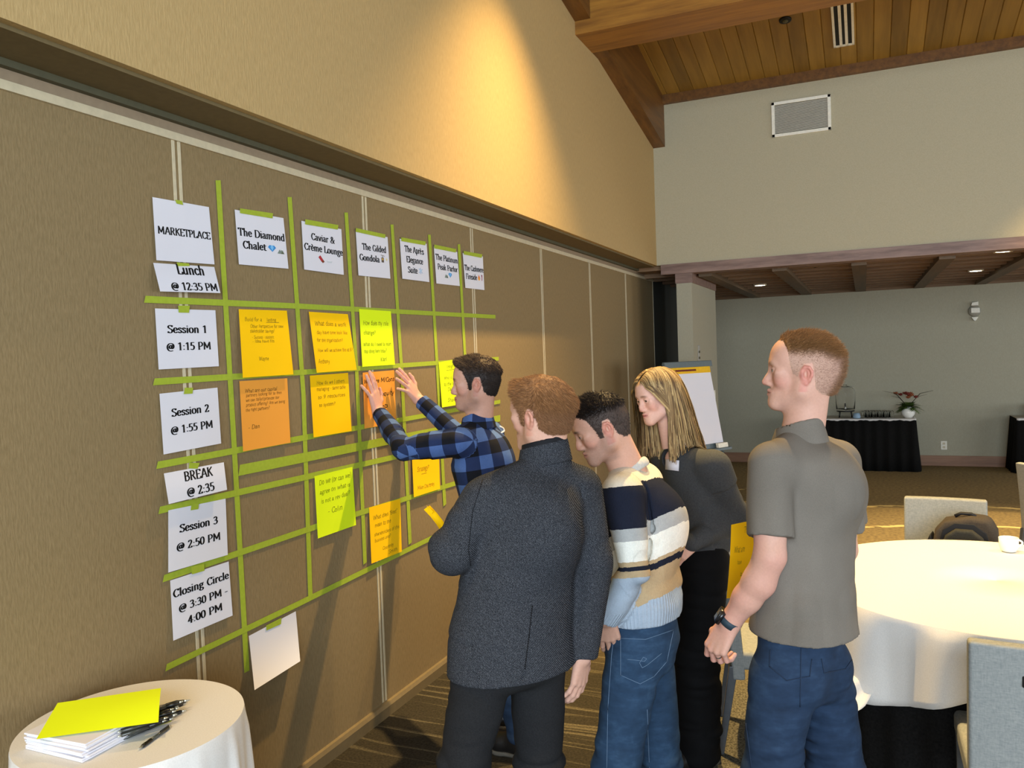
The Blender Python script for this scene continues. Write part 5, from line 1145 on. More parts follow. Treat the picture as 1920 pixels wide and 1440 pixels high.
    def short_hair(s, p, seed=1):
        """cropped hair: a raised cap over the scalp and many short hairs"""
        V, F, N = s.hl; rng = np.random.RandomState(seed); m = s.hm; X, Y, Z = V.T
        top = p['top'](V)      # 0 sides .. 1 top
        th = (p['side_t']+(p['top_t']-p['side_t'])*top)*smoothstep(-0.002, 0.020, m)
        th = th*(1+0.9*vnoise(X*70+3, Y*70+8, Z*70)+0.5*vnoise(X*170+3, Y*170+8, Z*170))
        keep = m > 0.0; fk = F[np.all(keep[F], 1)]; ids = np.unique(fk); mp = np.full(len(V), -1); mp[ids] = np.arange(len(ids))
        push = p.get('push'); V2 = V[ids]+N[ids]*th[ids][:, None]
        if push is not None: V2 = V2+push(V[ids])*smoothstep(0.0, 0.02, m[ids])[:, None]
        c1, c2 = L3(p['hair']), L3(p['hair2']); sd = L3(p.get('sidecol', p['hair']))
        def colr(Vq, tq, r): 
            cc = c1*(1-r[:, None])+c2*r[:, None]; return sd*(1-tq[:, None])+cc*tq[:, None]
        col = colr(V2, np.clip(top[ids]+p.get('sidek', 0.0), 0, 1), np.clip(0.5+vnoise(V2[:, 0]*120, V2[:, 1]*400, V2[:, 2]*120)*1.6, 0, 1))
        pick = rng.choice(len(ids), size=p.get('n', 9000), p=None); P = V2[pick]; Nn = N[ids][pick]; tp = top[ids][pick]
        com = p['comb'](P); L = (p['side_l']+(p['top_l']-p['side_l'])*tp)*rng.uniform(.6, 1.2, len(P))*smoothstep(0, .012, m[ids][pick]+.004)
        P = P+rng.normal(0, .0012, P.shape); lf = p.get('lift_s', .5)+(p.get('lift_t', .6)-p.get('lift_s', .5))*tp
        SV, SF = strands(P-Nn*0.0015, Nn, L, com, lf, p.get('w', 0.0011), rng, droop=p.get('droop', .3), wob=p.get('wob', .2))
        per = len(SV)//len(P); sc_ = colr(P, np.clip(tp+p.get('sidek', 0.0), 0, 1), rng.uniform(0, 1, len(P))).repeat(per, 0)
        Vall = np.concatenate([V2, SV]); Fall = np.concatenate([mp[fk], SF+len(V2)]); s.kids.append(('hair', s.w(Vall), Fall, M_hair, np.concatenate([col, sc_])))
    def finish(s):
        V, F, Cc = np.concatenate(s.bV), np.concatenate(s.bF), np.concatenate(s.bC)
        o = raw_mesh('person', V, F, M_skin, None, True, Cc, None, s.base); o.location = s.base; tag(o, s.label, 'person')
        eyes = []
        for k in s.kids:
            name, V, F, mat = k[:4]; cols = k[4] if len(k) > 4 else None; uvw = k[5] if len(k) > 5 else None
            par = o
            if name == 'iris': par = eyes[-1]
            if isinstance(F, list) and len(set(len(f) for f in F)) > 1:
                m = MB(); m.add(np.asarray(V)-s.base, F); q = m.build(name, mat, par, True)
            else: q = raw_mesh(name, V, np.asarray(F), mat, par, True, cols, uvw, s.base)
            if name == 'eye': eyes.append(q)
            if len(k) > 6 and k[6]: q['label'] = k[6]
        s.obj = o; return o
def bone_uv(V, bones, w):
    """cloth coordinates: around and along the nearest limb"""
    best = np.full(len(V), 9e9); uv = np.zeros((len(V), 3)); 
    for bi, (a, b, r, off, soff) in enumerate(bones):
        a, b = np.array(a, float), np.array(b, float); ba = b-a; L = np.linalg.norm(ba); ax = ba/L
        t = np.clip((V-a)@ax/L, -0.15, 1.15); q = V-a-(t*L)[:, None]*ax; d = np.linalg.norm(q, axis=1)/r
        ww = nrm(np.array(w)-ax*np.dot(w, ax)); vv = np.cross(ax, ww); an = np.arctan2(q@vv, q@ww)
        m = d < best; best = np.where(m, d, best); uv[m, 0] = (an*r+soff)[m]; uv[m, 1] = (t*L+off)[m]; uv[m, 2] = bi
    return uv
def seam(V, F, pts, lift=0.0015, rad=0.0016, pull=None):
    """a raised stitched line pressed onto a garment: points are moved to the nearest surface"""
    bvh = BVHTree.FromPolygons([tuple(v) for v in V], [tuple(f) for f in F]); out = []
    for p in pts:
        h = bvh.find_nearest(Vector(p)); out.append(np.array(h[0])+np.array(h[1])*lift)
    m = MB().tube(out, rad, 6); return np.array(m.v), m.f
def ray_line(V, F, pix, per=10):
    """polyline of photo pixels laid on the garment surface"""
    bvh = BVHTree.FromPolygons([tuple(v) for v in V], [tuple(f) for f in F]); out = []
    for (x0, y0), (x1, y1) in zip(pix[:-1], pix[1:]):
        for i in range(per+1):
            t = i/per; d = ray(x0+(x1-x0)*t, y0+(y1-y0)*t); h = bvh.ray_cast(Vector(CAM), Vector(d).normalized())
            if h[0] is not None: out.append(np.array(h[0])+np.array(h[1])*0.0012)
    return out
def shoe(P, ankle, fwd, mat, sole, L=0.285):
    a = np.array(ankle); f = nrm([fwd[0], fwd[1], 0]); l = np.cross(ZU, f); g = np.array([a[0], a[1], 0.0])
    heel, ball, toe = g-f*0.075, g+f*0.10, g+f*(L-0.105)
    s = SDF(np.minimum(heel, toe)-0.1, np.maximum(heel, toe)+np.array([.1, .1, .22]), 0.006)
    s.cone(heel+ZU*.045, ball+ZU*.042, .040, .046, k=0.0); s.cone(ball+ZU*.042, toe+ZU*.036, .046, .036, k=.02); s.cone(a*[1, 1, 0]+ZU*.05, a*[1, 1, 0]+ZU*.11, .045, .042, k=.03); s.cone(g+f*.02+ZU*.08, ball+ZU*.05, .036, .034, k=.03)
    s.plane(g+ZU*.016, -ZU); V, F = s.surf(); P.kids.append(('shoe', V, F, mat))
    s = SDF(np.minimum(heel, toe)-0.1, np.maximum(heel, toe)+np.array([.1, .1, .1]), 0.006)
    s.cone(heel+ZU*.015, ball+ZU*.015, .043, .049, k=0.0); s.cone(ball+ZU*.015, toe+ZU*.015, .049, .038, k=.02); s.plane(g+ZU*.020, ZU); s.plane(g+ZU*.001, -ZU); V, F = s.surf(); P.kids.append(('sole', V, F, sole))
def bounds(pts, m): P = np.array([np.asarray(q, float) for q in pts]); return P.min(0)-m, P.max(0)+m
# ================================================================ THE FIVE PEOPLE
def cloth_mat(name, fn, rough=0.85, spec=0.15):
    m, t = newmat(name, rough, None, spec); fn(t); return m
def _denim(t, c1, c2, c3):
    u = t.attr('uvw').outputs['Vector']; tw = t.n('ShaderNodeTexWave', wave_type='BANDS', bands_direction='DIAGONAL'); tw.inputs['Scale'].default_value = 260; tw.inputs['Distortion'].default_value = 1.5
    t.l(t.obj(), tw.inputs['Vector']); f = t.noise(t.obj(), 9.0, 4, 0.65); g = t.noise(t.mapv(t.obj(), (14, 14, 40)), 1.0, 3, 0.6); h = t.math('ADD', t.math('MULTIPLY', f, .6), t.math('MULTIPLY', g, .4))
    c = t.ramp(h, [(0.30, lin(c1)), (0.52, lin(c2)), (0.72, lin(c3))]); t.col(t.mix(0.25, c, t.ramp(tw.outputs['Fac'], [(0, (.75, .75, .75, 1)), (1, (1.12, 1.12, 1.12, 1))]), 'MULTIPLY')); t.bump(tw.outputs['Fac'], 0.12, 0.001)
M_denimA = cloth_mat('dark_denim', lambda t: _denim(t, '#1b2738', '#25354b', '#33475f')); M_denimB = cloth_mat('blue_denim', lambda t: _denim(t, '#1f2f42', '#2a3f56', '#3d5670'))
M_stitch = flat('pale_stitch', '#62788f', 0.8); M_stitchd = flat('dark_stitch', '#1c2a3e', 0.8)
M_shoe = flat('dark_leather', '#191716', 0.4, 0.4); M_sole = flat('pale_sole', '#5a554c', 0.7)
def pique(t):
    f = t.noise(t.obj(), 420.0, 2); c = t.ramp(t.noise(t.obj(), 3.0, 3), [(0.3, lin('#676057')), (0.7, lin('#776f65'))]); t.col(t.mix(0.4, c, t.ramp(f, [(0.35, (.8, .8, .8, 1)), (.65, (1.12, 1.12, 1.12, 1))]), 'MULTIPLY')); t.bump(f, 0.25, 0.0012)
M_polo = cloth_mat('polo_pique', pique)
def trousers(P, hips, knees, ankles, lat, fwd, waist, mat, rh=.094, rk=.070, ra=.058, h=0.0075, top=None, wr=.006, name='trousers', seat=.118, hipw=.165, seed=1):
    s = SDF(*bounds(list(hips)+list(knees)+list(ankles)+[waist], .19), h); pc = (np.array(hips[0])+hips[1])/2
    s.loft([(np.array(waist), hipw*.95, seat*.92), (pc+ZU*.02, hipw, seat), (pc-ZU*.05, hipw*.97, seat*.9)], lat, k=0.0)
    for g in (0, 1): s.ell(pc-np.array(fwd)*.045+(1 if g == 0 else -1)*np.array(lat)*.07-ZU*.005, (.075, .075, .09), k=.03)
    for hp, kn, an in zip(hips, knees, ankles):
        s.cone(hp, kn, rh, rk, k=.016); s.cone(kn, an, rk, ra, k=.03)
    for hp, kn, an in zip(hips, knees, ankles):
        mid = np.array(kn)
        s.rough(.020, (8, 8, 24), lambda X, Y, Z, mid=mid: np.exp(-((Z-mid[2]+.02)/.14)**2)*((X-mid[0])**2+(Y-mid[1])**2 < .03), seed, True)
        an = np.array(an); s.rough(.020, (7, 7, 24), lambda X, Y, Z, an=an: np.exp(-((Z-an[2]-.05)/.12)**2)*((X-an[0])**2+(Y-an[1])**2 < .03), seed+2, True)
    s.rough(wr, (10, 10, 5), None, seed+3); s.rough(wr*1.8, (6, 6, 20), lambda X, Y, Z: np.exp(-((Z-pc[2]+.10)/.12)**2), seed+5, True)
    if top is not None: s.plane(top, ZU)
    V, F = s.surf(); P.kids.append((name, V, F, mat)); return V, F
# ---------------------------------------------------------------- man in the grey-brown polo shirt
def man_polo():
    F_ = nrm(CV(-.60, .80)); L_ = np.cross(ZU, F_)
    nk, chest, waist, pel = at(1500, 806, 2.53), at(1516, 905, 2.52), at(1512, 1060, 2.50), at(1500, 1235, 2.46)
    P = Person('man in a grey polo shirt and jeans standing at the right', (pel[0], pel[1], 0))
    sm = at(1512, 862, 2.52); shL, shR = sm+L_*.188, sm-L_*.185-ZU*.03
    elL, wrL = at(1444, 1062, 2.36), at(1366, 1170, 2.44)
    elR = at(1580, 1030, 2.72); wrR = at(1452, 1078, 2.80)
    skin = '#c89a86'
    # head in profile
    hp = dict(skin=skin, red='#c9796c', hair='#a07c50', hair2='#8a6438', line=[(-0.14, -0.062), (-0.09, -0.062), (-0.06, -0.058), (-0.040, -0.040), (-0.034, 0.010), (-0.028, 0.038), (-0.004, 0.036), (0.008, 0.014), (0.012, -0.004), (0.026, 0.000), (0.034, 0.020), (0.040, 0.050), (0.044, 0.072), (0.052, 0.092), (0.060, 0.105), (0.12, 0.12)],
              neck_world=nk-ZU*.05, nr=.060, scalp=.42, brow='#9a7a58', browk=.4, lip='#b5776c', nose=1.1, scale=1.0)
    P.head(at(1502, 703, 2.53), CV(-.955, .30, .06), ZU+CV(.03, 0), hp)
    top = lambda V: np.maximum(smoothstep(.052, .085, V[:, 2]+.35*np.clip(-V[:, 0]-.05, 0, .06)), .8*smoothstep(.050, .022, np.abs(V[:, 1]))*smoothstep(-.045, -.075, V[:, 0]))
    P.short_hair(dict(hair='#946a42', hair2='#74502f', sidecol='#b48f7c', sidek=.05, top=top, side_t=.0008, top_t=.007, side_l=.004, top_l=.018, n=15000, w=.0007, comb=lambda p: np.stack([np.full(len(p), -.5), p[:, 1]*2, np.full(len(p), .1)], 1), lift_s=.35, lift_t=.35, droop=.1), 3)
    # arms and hands
    n_ = CV(-.85, -.50, .05); d_ = wrL*0+nrm(at(1338, 1222, 2.45)-wrL); t_ = CV(-.30, .95, -.1)
    V, F = arm_mesh([(shL, .052), (shL*.45+elL*.55, .049), (elL+CV(0, 0, .03), .045), (elL+nrm(wrL-elL)*.06, .047), (elL*.45+wrL*.55, .042), (wrL-nrm(wrL-elL)*.02, .030), (wrL, .029)], hand_caps(wrL, d_, n_, t_, 1.0, [(38, 55, 40), (48, 60, 40), (52, 62, 42), (50, 58, 40)], thumb=dict(a=(.75, .55, -.35), b=(.85, .1, -.5), c=(.8, -.1, -.55))))
    Xs = V; redm = np.clip(.35+1.2*vnoise(V[:, 0]*18, V[:, 1]*18, V[:, 2]*18), 0, 1)[:, None]; P.body(V, F, L3(skin)*(1-redm*.5)+L3('#c8847a')*redm*.5)
    V, F = arm_mesh([(shR, .050), (elR, .046), (elR*.5+wrR*.5, .043), (wrR, .029)], hand_caps(wrR, CV(-1, .1, .05), nrm(CV(.1, .9, .2)), ZU, 1.0, [(30, 40, 25)]*4)); P.body(V, F, L3(skin))
    hipL, hipR = pel+L_*.092-ZU*.03, pel-L_*.092-ZU*.03
    knL, knR = at(1447, 1440, 2.42), at(1568, 1440, 2.56); anL, anR = knL*[1, 1, 0]+ZU*.09-F_*.02, knR*[1, 1, 0]+ZU*.09-F_*.03+CV(.02, 0)
    P.inner(nk-ZU*.04, chest, pel, (hipL, hipR), (knL, knR), (anL, anR), L_, L3(skin))
    # jeans, with pockets and seams
    V, F = trousers(P, (hipL, hipR), (knL, knR), (anL, anR), L_, F_, pel+ZU*.13, M_denimA, rh=.098, rk=.086, ra=.074, top=pel+ZU*.14, hipw=.150, seat=.112, seed=4)
    for pix in ([(1445, 1218), (1443, 1250), (1475, 1276), (1518, 1268), (1522, 1236)], [(1540, 1235), (1545, 1262), (1585, 1254), (1602, 1230)], [(1390, 1215), (1392, 1300), (1410, 1440)], [(1502, 1215), (1500, 1325)]):
        ln = ray_line(V, F, pix)
        if len(ln) > 3: m = MB().tube(ln, .0016, 6); P.kids.append(('pocket_seam', np.array(m.v), m.f, M_stitchd))
    # polo shirt
    hem = pel+ZU*.086
    s = SDF(*bounds([shL, shR, nk, hem-ZU*.03, elL*.4+shL*.6], .22), .006)
    hc = at(1508, 1195, 2.47)
    s.loft([(hc-ZU*.08, .196, .160), (hc, .190, .155), (waist, .174, .130), (chest, .180, .122), (sm+ZU*-.02-F_*.005, .165, .098)], L_, k=0.0)
    s.cone(sm+L_*.15-ZU*.005, sm-L_*.15-ZU*.03, .066, .066, k=.05, w=F_, fl=1.15)
    for g in (1, -1): s.cone(nk-ZU*.035, sm+g*L_*.165+ZU*(.012 if g > 0 else -.015), .052, .052, k=.035)
    s.ell(chest-F_*.06-ZU*.02, (.12, .12, .14), k=.05)
    cuffL = shL+nrm(elL-shL)*.215; cuffR = shR+nrm(elR-shR)*.215
    for sh, cf in ((shL, cuffL), (shR, cuffR)):
        a = nrm(cf-sh); s.sleeve([(sh+ZU*.004, cf+a*.03, .066, .078)], (cf, a), .024)
    s.rough(.022, (9, 9, 1.8), lambda X, Y, Z: smoothstep(1.45, 1.15, Z), 2.0); s.rough(.013, (13, 13, 2.6), lambda X, Y, Z: smoothstep(1.50, 1.25, Z), 9.0, True); s.rough(.010, (6, 6, 16), lambda X, Y, Z: np.exp(-((Z-hem[2]-.10)/.10)**2), 5.0, True); s.rough(.008, (5, 5, 14), lambda X, Y, Z: np.exp(-((Z-1.30)/.10)**2)*(((X-shL[0])**2+(Y-shL[1])**2) < .03), 6.0, True)
    s.cone(shL*.72+chest*.28+ZU*.05, shL*.60+chest*.40-ZU*.20-F_*.10, .007, .007, k=.012, op='s')
    s.plane(hem, -ZU+F_*.03+L_*.05)
    sl = pel+L_*.175
    s.cone(nk+ZU*.02, nk-ZU*.06+F_*.02, .052, .060, k=.006, op='s')
    V, F = s.surf(); P.kids.append(('polo_shirt', V, F, M_polo))
    # collar: a turned-down band round the neck
    s = SDF(*bounds([nk+ZU*.05, nk-ZU*.08], .13), .0045); tl = F_*.30
    s.cone(nk+ZU*.020-F_*.004, nk-ZU*.050, .067, .088, k=0.0, w=F_, fl=1.05); s.cone(nk+ZU*.06, nk-ZU*.08, .058, .072, k=.004, op='s'); s.plane(nk+ZU*.022, ZU+tl); s.plane(nk-ZU*.052, -ZU-tl*.2); V, F = s.surf(); P.kids.append(('collar', V, F, M_polo))
    # watch and ring
    ax = nrm(wrL-elL); c = wrL-ax*.012; u = nrm(np.cross(ax, [0, 0, 1])); v = np.cross(ax, u); m = MB(); n = 28; V = []
    for k in range(n):
        an = 2*PI*k/n; q = u*math.cos(an)+v*math.sin(an)
        for r, o in ((.0345, -.011), (.0345, .011), (.0315, .011), (.0315, -.011)): V.append(c+q*r+ax*o)
    m.add(V, [(k*4+j, k*4+(j+1) % 4, ((k+1) % n)*4+(j+1) % 4, ((k+1) % n)*4+j) for k in range(n) for j in range(4)]); P.kids.append(('watch_strap', np.array(m.v), m.f, flat('watch_strap_slate', '#2b3a44', .6)))
    wn_ = nrm(CV(-.93, .1, .25)-ax*np.dot(CV(-.93, .1, .25), ax)); ws = np.cross(ax, wn_); m = MB(); Mx = Matrix(((ws[0], ax[0], wn_[0], c[0]), (ws[1], ax[1], wn_[1], c[1]), (ws[2], ax[2], wn_[2], c[2]), (0, 0, 0, 1)))
    m.box(-.019, -.021, .031, .019, .021, .043, Mx); P.kids.append(('watch_case', np.array(m.v), m.f, flat('watch_black', '#141416', .25, .6)))
    m = MB(); m.box(-.0155, -.0175, .0425, .0155, .0175, .0442, Mx); P.kids.append(('watch_face', np.array(m.v), m.f, flat('watch_glass', '#23262b', .1, .7)))
    hc_ = hand_caps(wrL, d_, n_, t_, 1.0, [(38, 55, 40), (48, 60, 40), (52, 62, 42), (50, 58, 40)]); a, b, ra, rb, _k = hc_[9]   # ring finger, first bone
    ax = nrm(b-a); c = a+(b-a)*.42; u = nrm(np.cross(ax, [0, 0, 1])); v = np.cross(ax, u); m = MB().tube([c-ax*.0026, c+ax*.0026], ra*.985+.0012, 20, False); P.kids.append(('ring', np.array(m.v), m.f, flat('silver_ring', '#b8b4aa', .2, .6, .9)))
    for an in (anL, anR): shoe(P, an, F_, M_shoe, M_sole)
    o = P.finish()
    c = [at(1371, 984, 2.62), at(1446, 972, 2.72), at(1437, 1124, 2.74), at(1362, 1122, 2.62)]; m = MB(); V = []; n = 8
    def S(u, v): return c[3]*(1-u)*(1-v)+c[2]*u*(1-v)+c[0]*(1-u)*v+c[1]*u*v+FWD*(.012*math.sin(PI*u)-.01*math.sin(PI*v))
    m.add([S(i/n, j/n) for j in range(n+1) for i in range(n+1)], [(j*(n+1)+i, j*(n+1)+i+1, (j+1)*(n+1)+i+1, (j+1)*(n+1)+i) for j in range(n) for i in range(n)])
    t = thing('paper_note', 'yellow note held by the man in the grey polo shirt', 'note', tuple(c[0]), 0, 'handwritten notes'); q = solid(m.build('sheet', M_yellow)); q.parent = t; q.matrix_parent_inverse = Matrix.Translation(-Vector(t.location))
    m = MB(); rng = random.Random(5)
    for tx, u0, v0, cap in (('Think', .34, .86, .075), ('What are', .10, .62, .075), ('have', .20, .46, .06), ('to', .30, .30, .06)):
        for Pq in text_polys(tx, (.36, .36), False, .12, .5, rng): m.add([S(u0+x*cap*.075, v0+y*cap/10)-FWD*.0012 for x, y in Pq], [tuple(range(len(Pq)))])
    q = m.build('handwriting', M_pen); q.parent = t; q.matrix_parent_inverse = Matrix.Translation(-Vector(t.location))
    return o
# ---------------------------------------------------------------- man in the charcoal tweed jacket
def tweed(t):
    v = t.obj(); w = t.n('ShaderNodeTexWave', wave_type='BANDS', bands_direction='DIAGONAL'); w.inputs['Scale'].default_value = 105; w.inputs['Distortion'].default_value = 3.0; w.inputs['Detail'].default_value = 2; w.inputs['Detail Scale'].default_value = 3; t.l(t.mapv(v, (1, 1, .8), rot=(0, 0, .5)), w.inputs['Vector'])
    f = t.noise(v, 330.0, 3, .7); g = t.noise(v, 4.0, 2); h = t.math('ADD', t.math('MULTIPLY', w.outputs['Fac'], .30), t.math('MULTIPLY', f, .72))
    c = t.ramp(h, [(.30, lin('#191a1d')), (.52, lin('#2f3136')), (.76, lin('#606267'))]); t.col(t.mix(.35, c, t.ramp(g, [(.3, (.82, .82, .84, 1)), (.7, (1.12, 1.1, 1.06, 1))]), 'MULTIPLY')); t.bump(h, .4, .002)
M_tweed = cloth_mat('charcoal_tweed', tweed, .95, .08); M_blackwool = fabric('black_trouser_wool', '#1d1d1e', '#262627', (240, 240, 240), .12); M_lining = flat('black_collar', '#121216', .8)
def man_jacket():
    F_ = nrm(CV(-.48, .88)); L_ = np.cross(ZU, F_)
    nk, sm, pel = at(1022, 842, 2.62), at(1000, 928, 2.60), at(958, 1215, 2.55)
    P = Person('man in a charcoal tweed jacket seen from behind', (pel[0], pel[1], 0))
    chest, waist = at(990, 985, 2.59), at(972, 1100, 2.57)
    shL, shR = sm+L_*.185, sm-L_*.185
    elL = at(846, 1030, 2.46); wrL = at(868, 1000, 2.68)
    elR, wrR = at(1112, 1066, 2.63), at(1092, 1232, 2.60)
    skin = '#d3a48e'
    hp = dict(skin=skin, red='#d08a74', hair='#8a5c38', hair2='#a87546', line=MALE_LINE, neck_world=nk-ZU*.06, nr=.060, scalp=.85, brow='#9a6a44', browk=.5, beard=.25, beardcol='#a06a48')
    P.head(at(1014, 782, 2.63), CV(-.80, .60, -.05), ZU+CV(-.10, .0), hp)
    top = lambda V: smoothstep(.02, .075, V[:, 2]+.3*np.clip(-V[:, 0]-.02, 0, .1))
    P.short_hair(dict(hair='#7d5638', hair2='#a9784c', sidecol='#8a6244', sidek=.25, top=top, side_t=.003, top_t=.008, side_l=.009, top_l=.018, n=18000, w=.0009, comb=lambda p: np.stack([.6+.5*smoothstep(.03, .08, p[:, 0])-1.3*smoothstep(-.02, -.06, p[:, 0]), p[:, 1]*2.5, .9*smoothstep(.05, .09, p[:, 0])-.7*smoothstep(-.0, -.08, p[:, 0])], 1), lift_s=.03, lift_t=.06, droop=.10, wob=.10, push=lambda V: np.stack([.005*smoothstep(.04, .08, V[:, 0]), 0*V[:, 0], .010*smoothstep(.04, .08, V[:, 0])], 1)), 5)
    V, F = arm_mesh([(elR, .04), (wrR, .029)], hand_caps(wrR, CV(-.15, .1, -1), nrm(CV(.75, -.65)), F_, .98, [(15, 20, 15)]*4)); P.body(V, F, L3(skin))
    V, F = arm_mesh([(elL, .04), (wrL, .029)], hand_caps(wrL, at(848, 985, 2.80)-wrL, L_, ZU, .98, [(35, 45, 30)]*4)); P.body(V, F, L3(skin))
    hipL, hipR = pel+L_*.092-ZU*.02, pel-L_*.092-ZU*.02
    knL, knR = at(868, 1440, 2.50), at(1012, 1440, 2.62); anL, anR = at(838, 1440, 2.5)*[1, 1, 0]+ZU*.09-F_*.05, knR*[1, 1, 0]+ZU*.09
    P.inner(nk-ZU*.05, chest, pel, (hipL, hipR), (knL, knR), (anL, anR), L_, L3(skin), ((shL, elL, wrL), (shR, elR, wrR)))
    trousers(P, (hipL, hipR), (knL, knR), (anL, anR), L_, F_, pel+ZU*.10, M_blackwool, rh=.098, rk=.078, ra=.070, top=pel+ZU*.15, hipw=.168, seat=.12, wr=.005, seed=9)
    # jacket body
    hem = at(950, 1264, 2.5); hz = hem[2]
    s = SDF(*bounds([shL, shR, nk, elL, elR, wrR, wrL, np.array([pel[0], pel[1], hz])], .23), .0065)
    pc = pel*[1, 1, 0]+ZU*hz
    s.loft([(pc-ZU*.06, .216, .168), (pc+ZU*.10, .206, .158), (waist, .192, .142), (chest, .194, .132), (sm-ZU*.015-F_*.01, .172, .108)], L_, k=0.0)
    s.cone(sm+L_*.150, sm-L_*.150, .072, .072, k=.05, w=F_, fl=1.15)
    for g in (1, -1): s.cone(nk-ZU*.06-F_*.01, sm+g*L_*.160+ZU*.014, .062, .060, k=.04)
    s.ell(chest-F_*.05-ZU*.01, (.14, .14, .17), k=.05)
    V_ = [wrL, wrR]
    for sh, el, wr in ((shL, elL, wrL), (shR, elR, wrR)):
        s.sleeve([(sh, el, .070, .064), (el, wr+nrm(wr-el)*.03, .063, .044)], (wr-nrm(wr-el)*.005, wr-el), .024)
    s.ell(elL-ZU*.005, (.07, .07, .07), k=.03)
    # folds: armholes, inner elbows, back drag lines, the vent
    for sh, g in ((shL, 1), (shR, -1)):
        a = sh-g*L_*.055-F_*.085+ZU*.02; b = sh-g*L_*.045-F_*.06-ZU*.15; c = sh-g*L_*.02-F_*.0-ZU*.22
        s.cone(a, b, .004, .007, k=.014, op='s'); s.cone(b, c, .007, .010, k=.014, op='s')
    s.rough(.012, (6, 6, 15), lambda X, Y, Z: np.exp(-((Z-elR[2])/.10)**2)*((X-elR[0])**2+(Y-elR[1])**2 < .012), 3.0, True)
    s.rough(.014, (7, 7, 12), lambda X, Y, Z: ((X-elL[0])**2+(Y-elL[1])**2+(Z-elL[2])**2 < .02), 4.0, True)
    s.rough(.010, (5, 5, 3.0), None, 1.0); s.rough(.007, (5, 5, 10), lambda X, Y, Z: np.exp(-((Z-waist[2])/.12)**2), 7.0, True)
    tri = [at(983, 1235, 2.33), at(979, 1290, 2.33), at(992, 1290, 2.33)]
    for f0 in np.linspace(0, 1, 5): s.cone(tri[0], tri[1]*(1-f0)+tri[2]*f0, .001, .002, k=.002, op='s', w=FWD, fl=40)
    s.plane(np.array([pel[0], pel[1], hz]), -ZU-F_*.03)
    s.cone(nk+ZU*.02, nk-ZU*.06, .05, .055, k=.006, op='s')
    V, F = s.surf(); P.kids.append(('jacket', V, F, M_tweed)); ln = ray_line(V, F, [(998, 1136), (992, 1190), (984, 1255)], 12); m = MB().tube(ln, .0018, 6); P.kids.append(('vent_seam', np.array(m.v), m.f, M_lining))
    ln = ray_line(V, F, [(905, 900), (886, 960), (878, 1030), (882, 1060)], 8); m = MB().tube(ln, .0012, 6); P.kids.append(('sleeve_seam', np.array(m.v), m.f, M_lining))
    tl = F_*.22+L_*.10
    s = SDF(*bounds([nk+ZU*.06, nk-ZU*.09], .13), .0045); s.cone(nk+ZU*.03, nk-ZU*.07, .073, .092, k=0.0, w=L_, fl=1.05); s.cone(nk+ZU*.08, nk-ZU*.09, .064, .072, k=.004, op='s'); s.plane(nk+ZU*.016, ZU+tl); s.plane(nk-ZU*.055, -ZU-tl); V, F = s.surf(); P.kids.append(('collar', V, F, M_tweed))
    s = SDF(*bounds([nk+ZU*.07, nk-ZU*.04], .12), .004); s.cone(nk+ZU*.05, nk-ZU*.04, .0695, .078, k=0.0, w=L_, fl=1.05); s.cone(nk+ZU*.08, nk-ZU*.09, .0625, .070, k=.003, op='s'); s.plane(nk+ZU*.030, ZU+tl); s.plane(nk-ZU*.01, -ZU-tl); V, F = s.surf(); P.kids.append(('collar_lining', V, F, M_lining))
    for an in (anL, anR): shoe(P, an, F_, M_shoe, M_shoe)
    o = P.finish()
    # note held in his left hand
    a, b = at(800, 952, 2.62), at(838, 1000, 2.66); d = nrm(b-a); w = np.cross(d, FWD)*.016; pts = []
    m = MB(); n = 6
    for i in range(n+1):
        q = a+(b-a)*i/n*1.7
        for j in range(5):
            an = -1.2+j*.6; pts.append(q+nrm(w)*.013*math.sin(an)+FWD*.013*math.cos(an)+RGT*.004*math.sin(i*1.1))
    m.add(pts, [(i*5+j, i*5+j+1, (i+1)*5+j+1, (i+1)*5+j) for i in range(n) for j in range(4)])
    m.add([a+UPV*.008, a+RGT*.022-UPV*.012, a+d*.03-RGT*.003, a+d*.012], [(0, 1, 2, 3)])
    q = solid(m.build('paper_note', M_yellow, None, True)); tag(q, 'rolled yellow note held by the man in the tweed jacket', 'note')
    return o
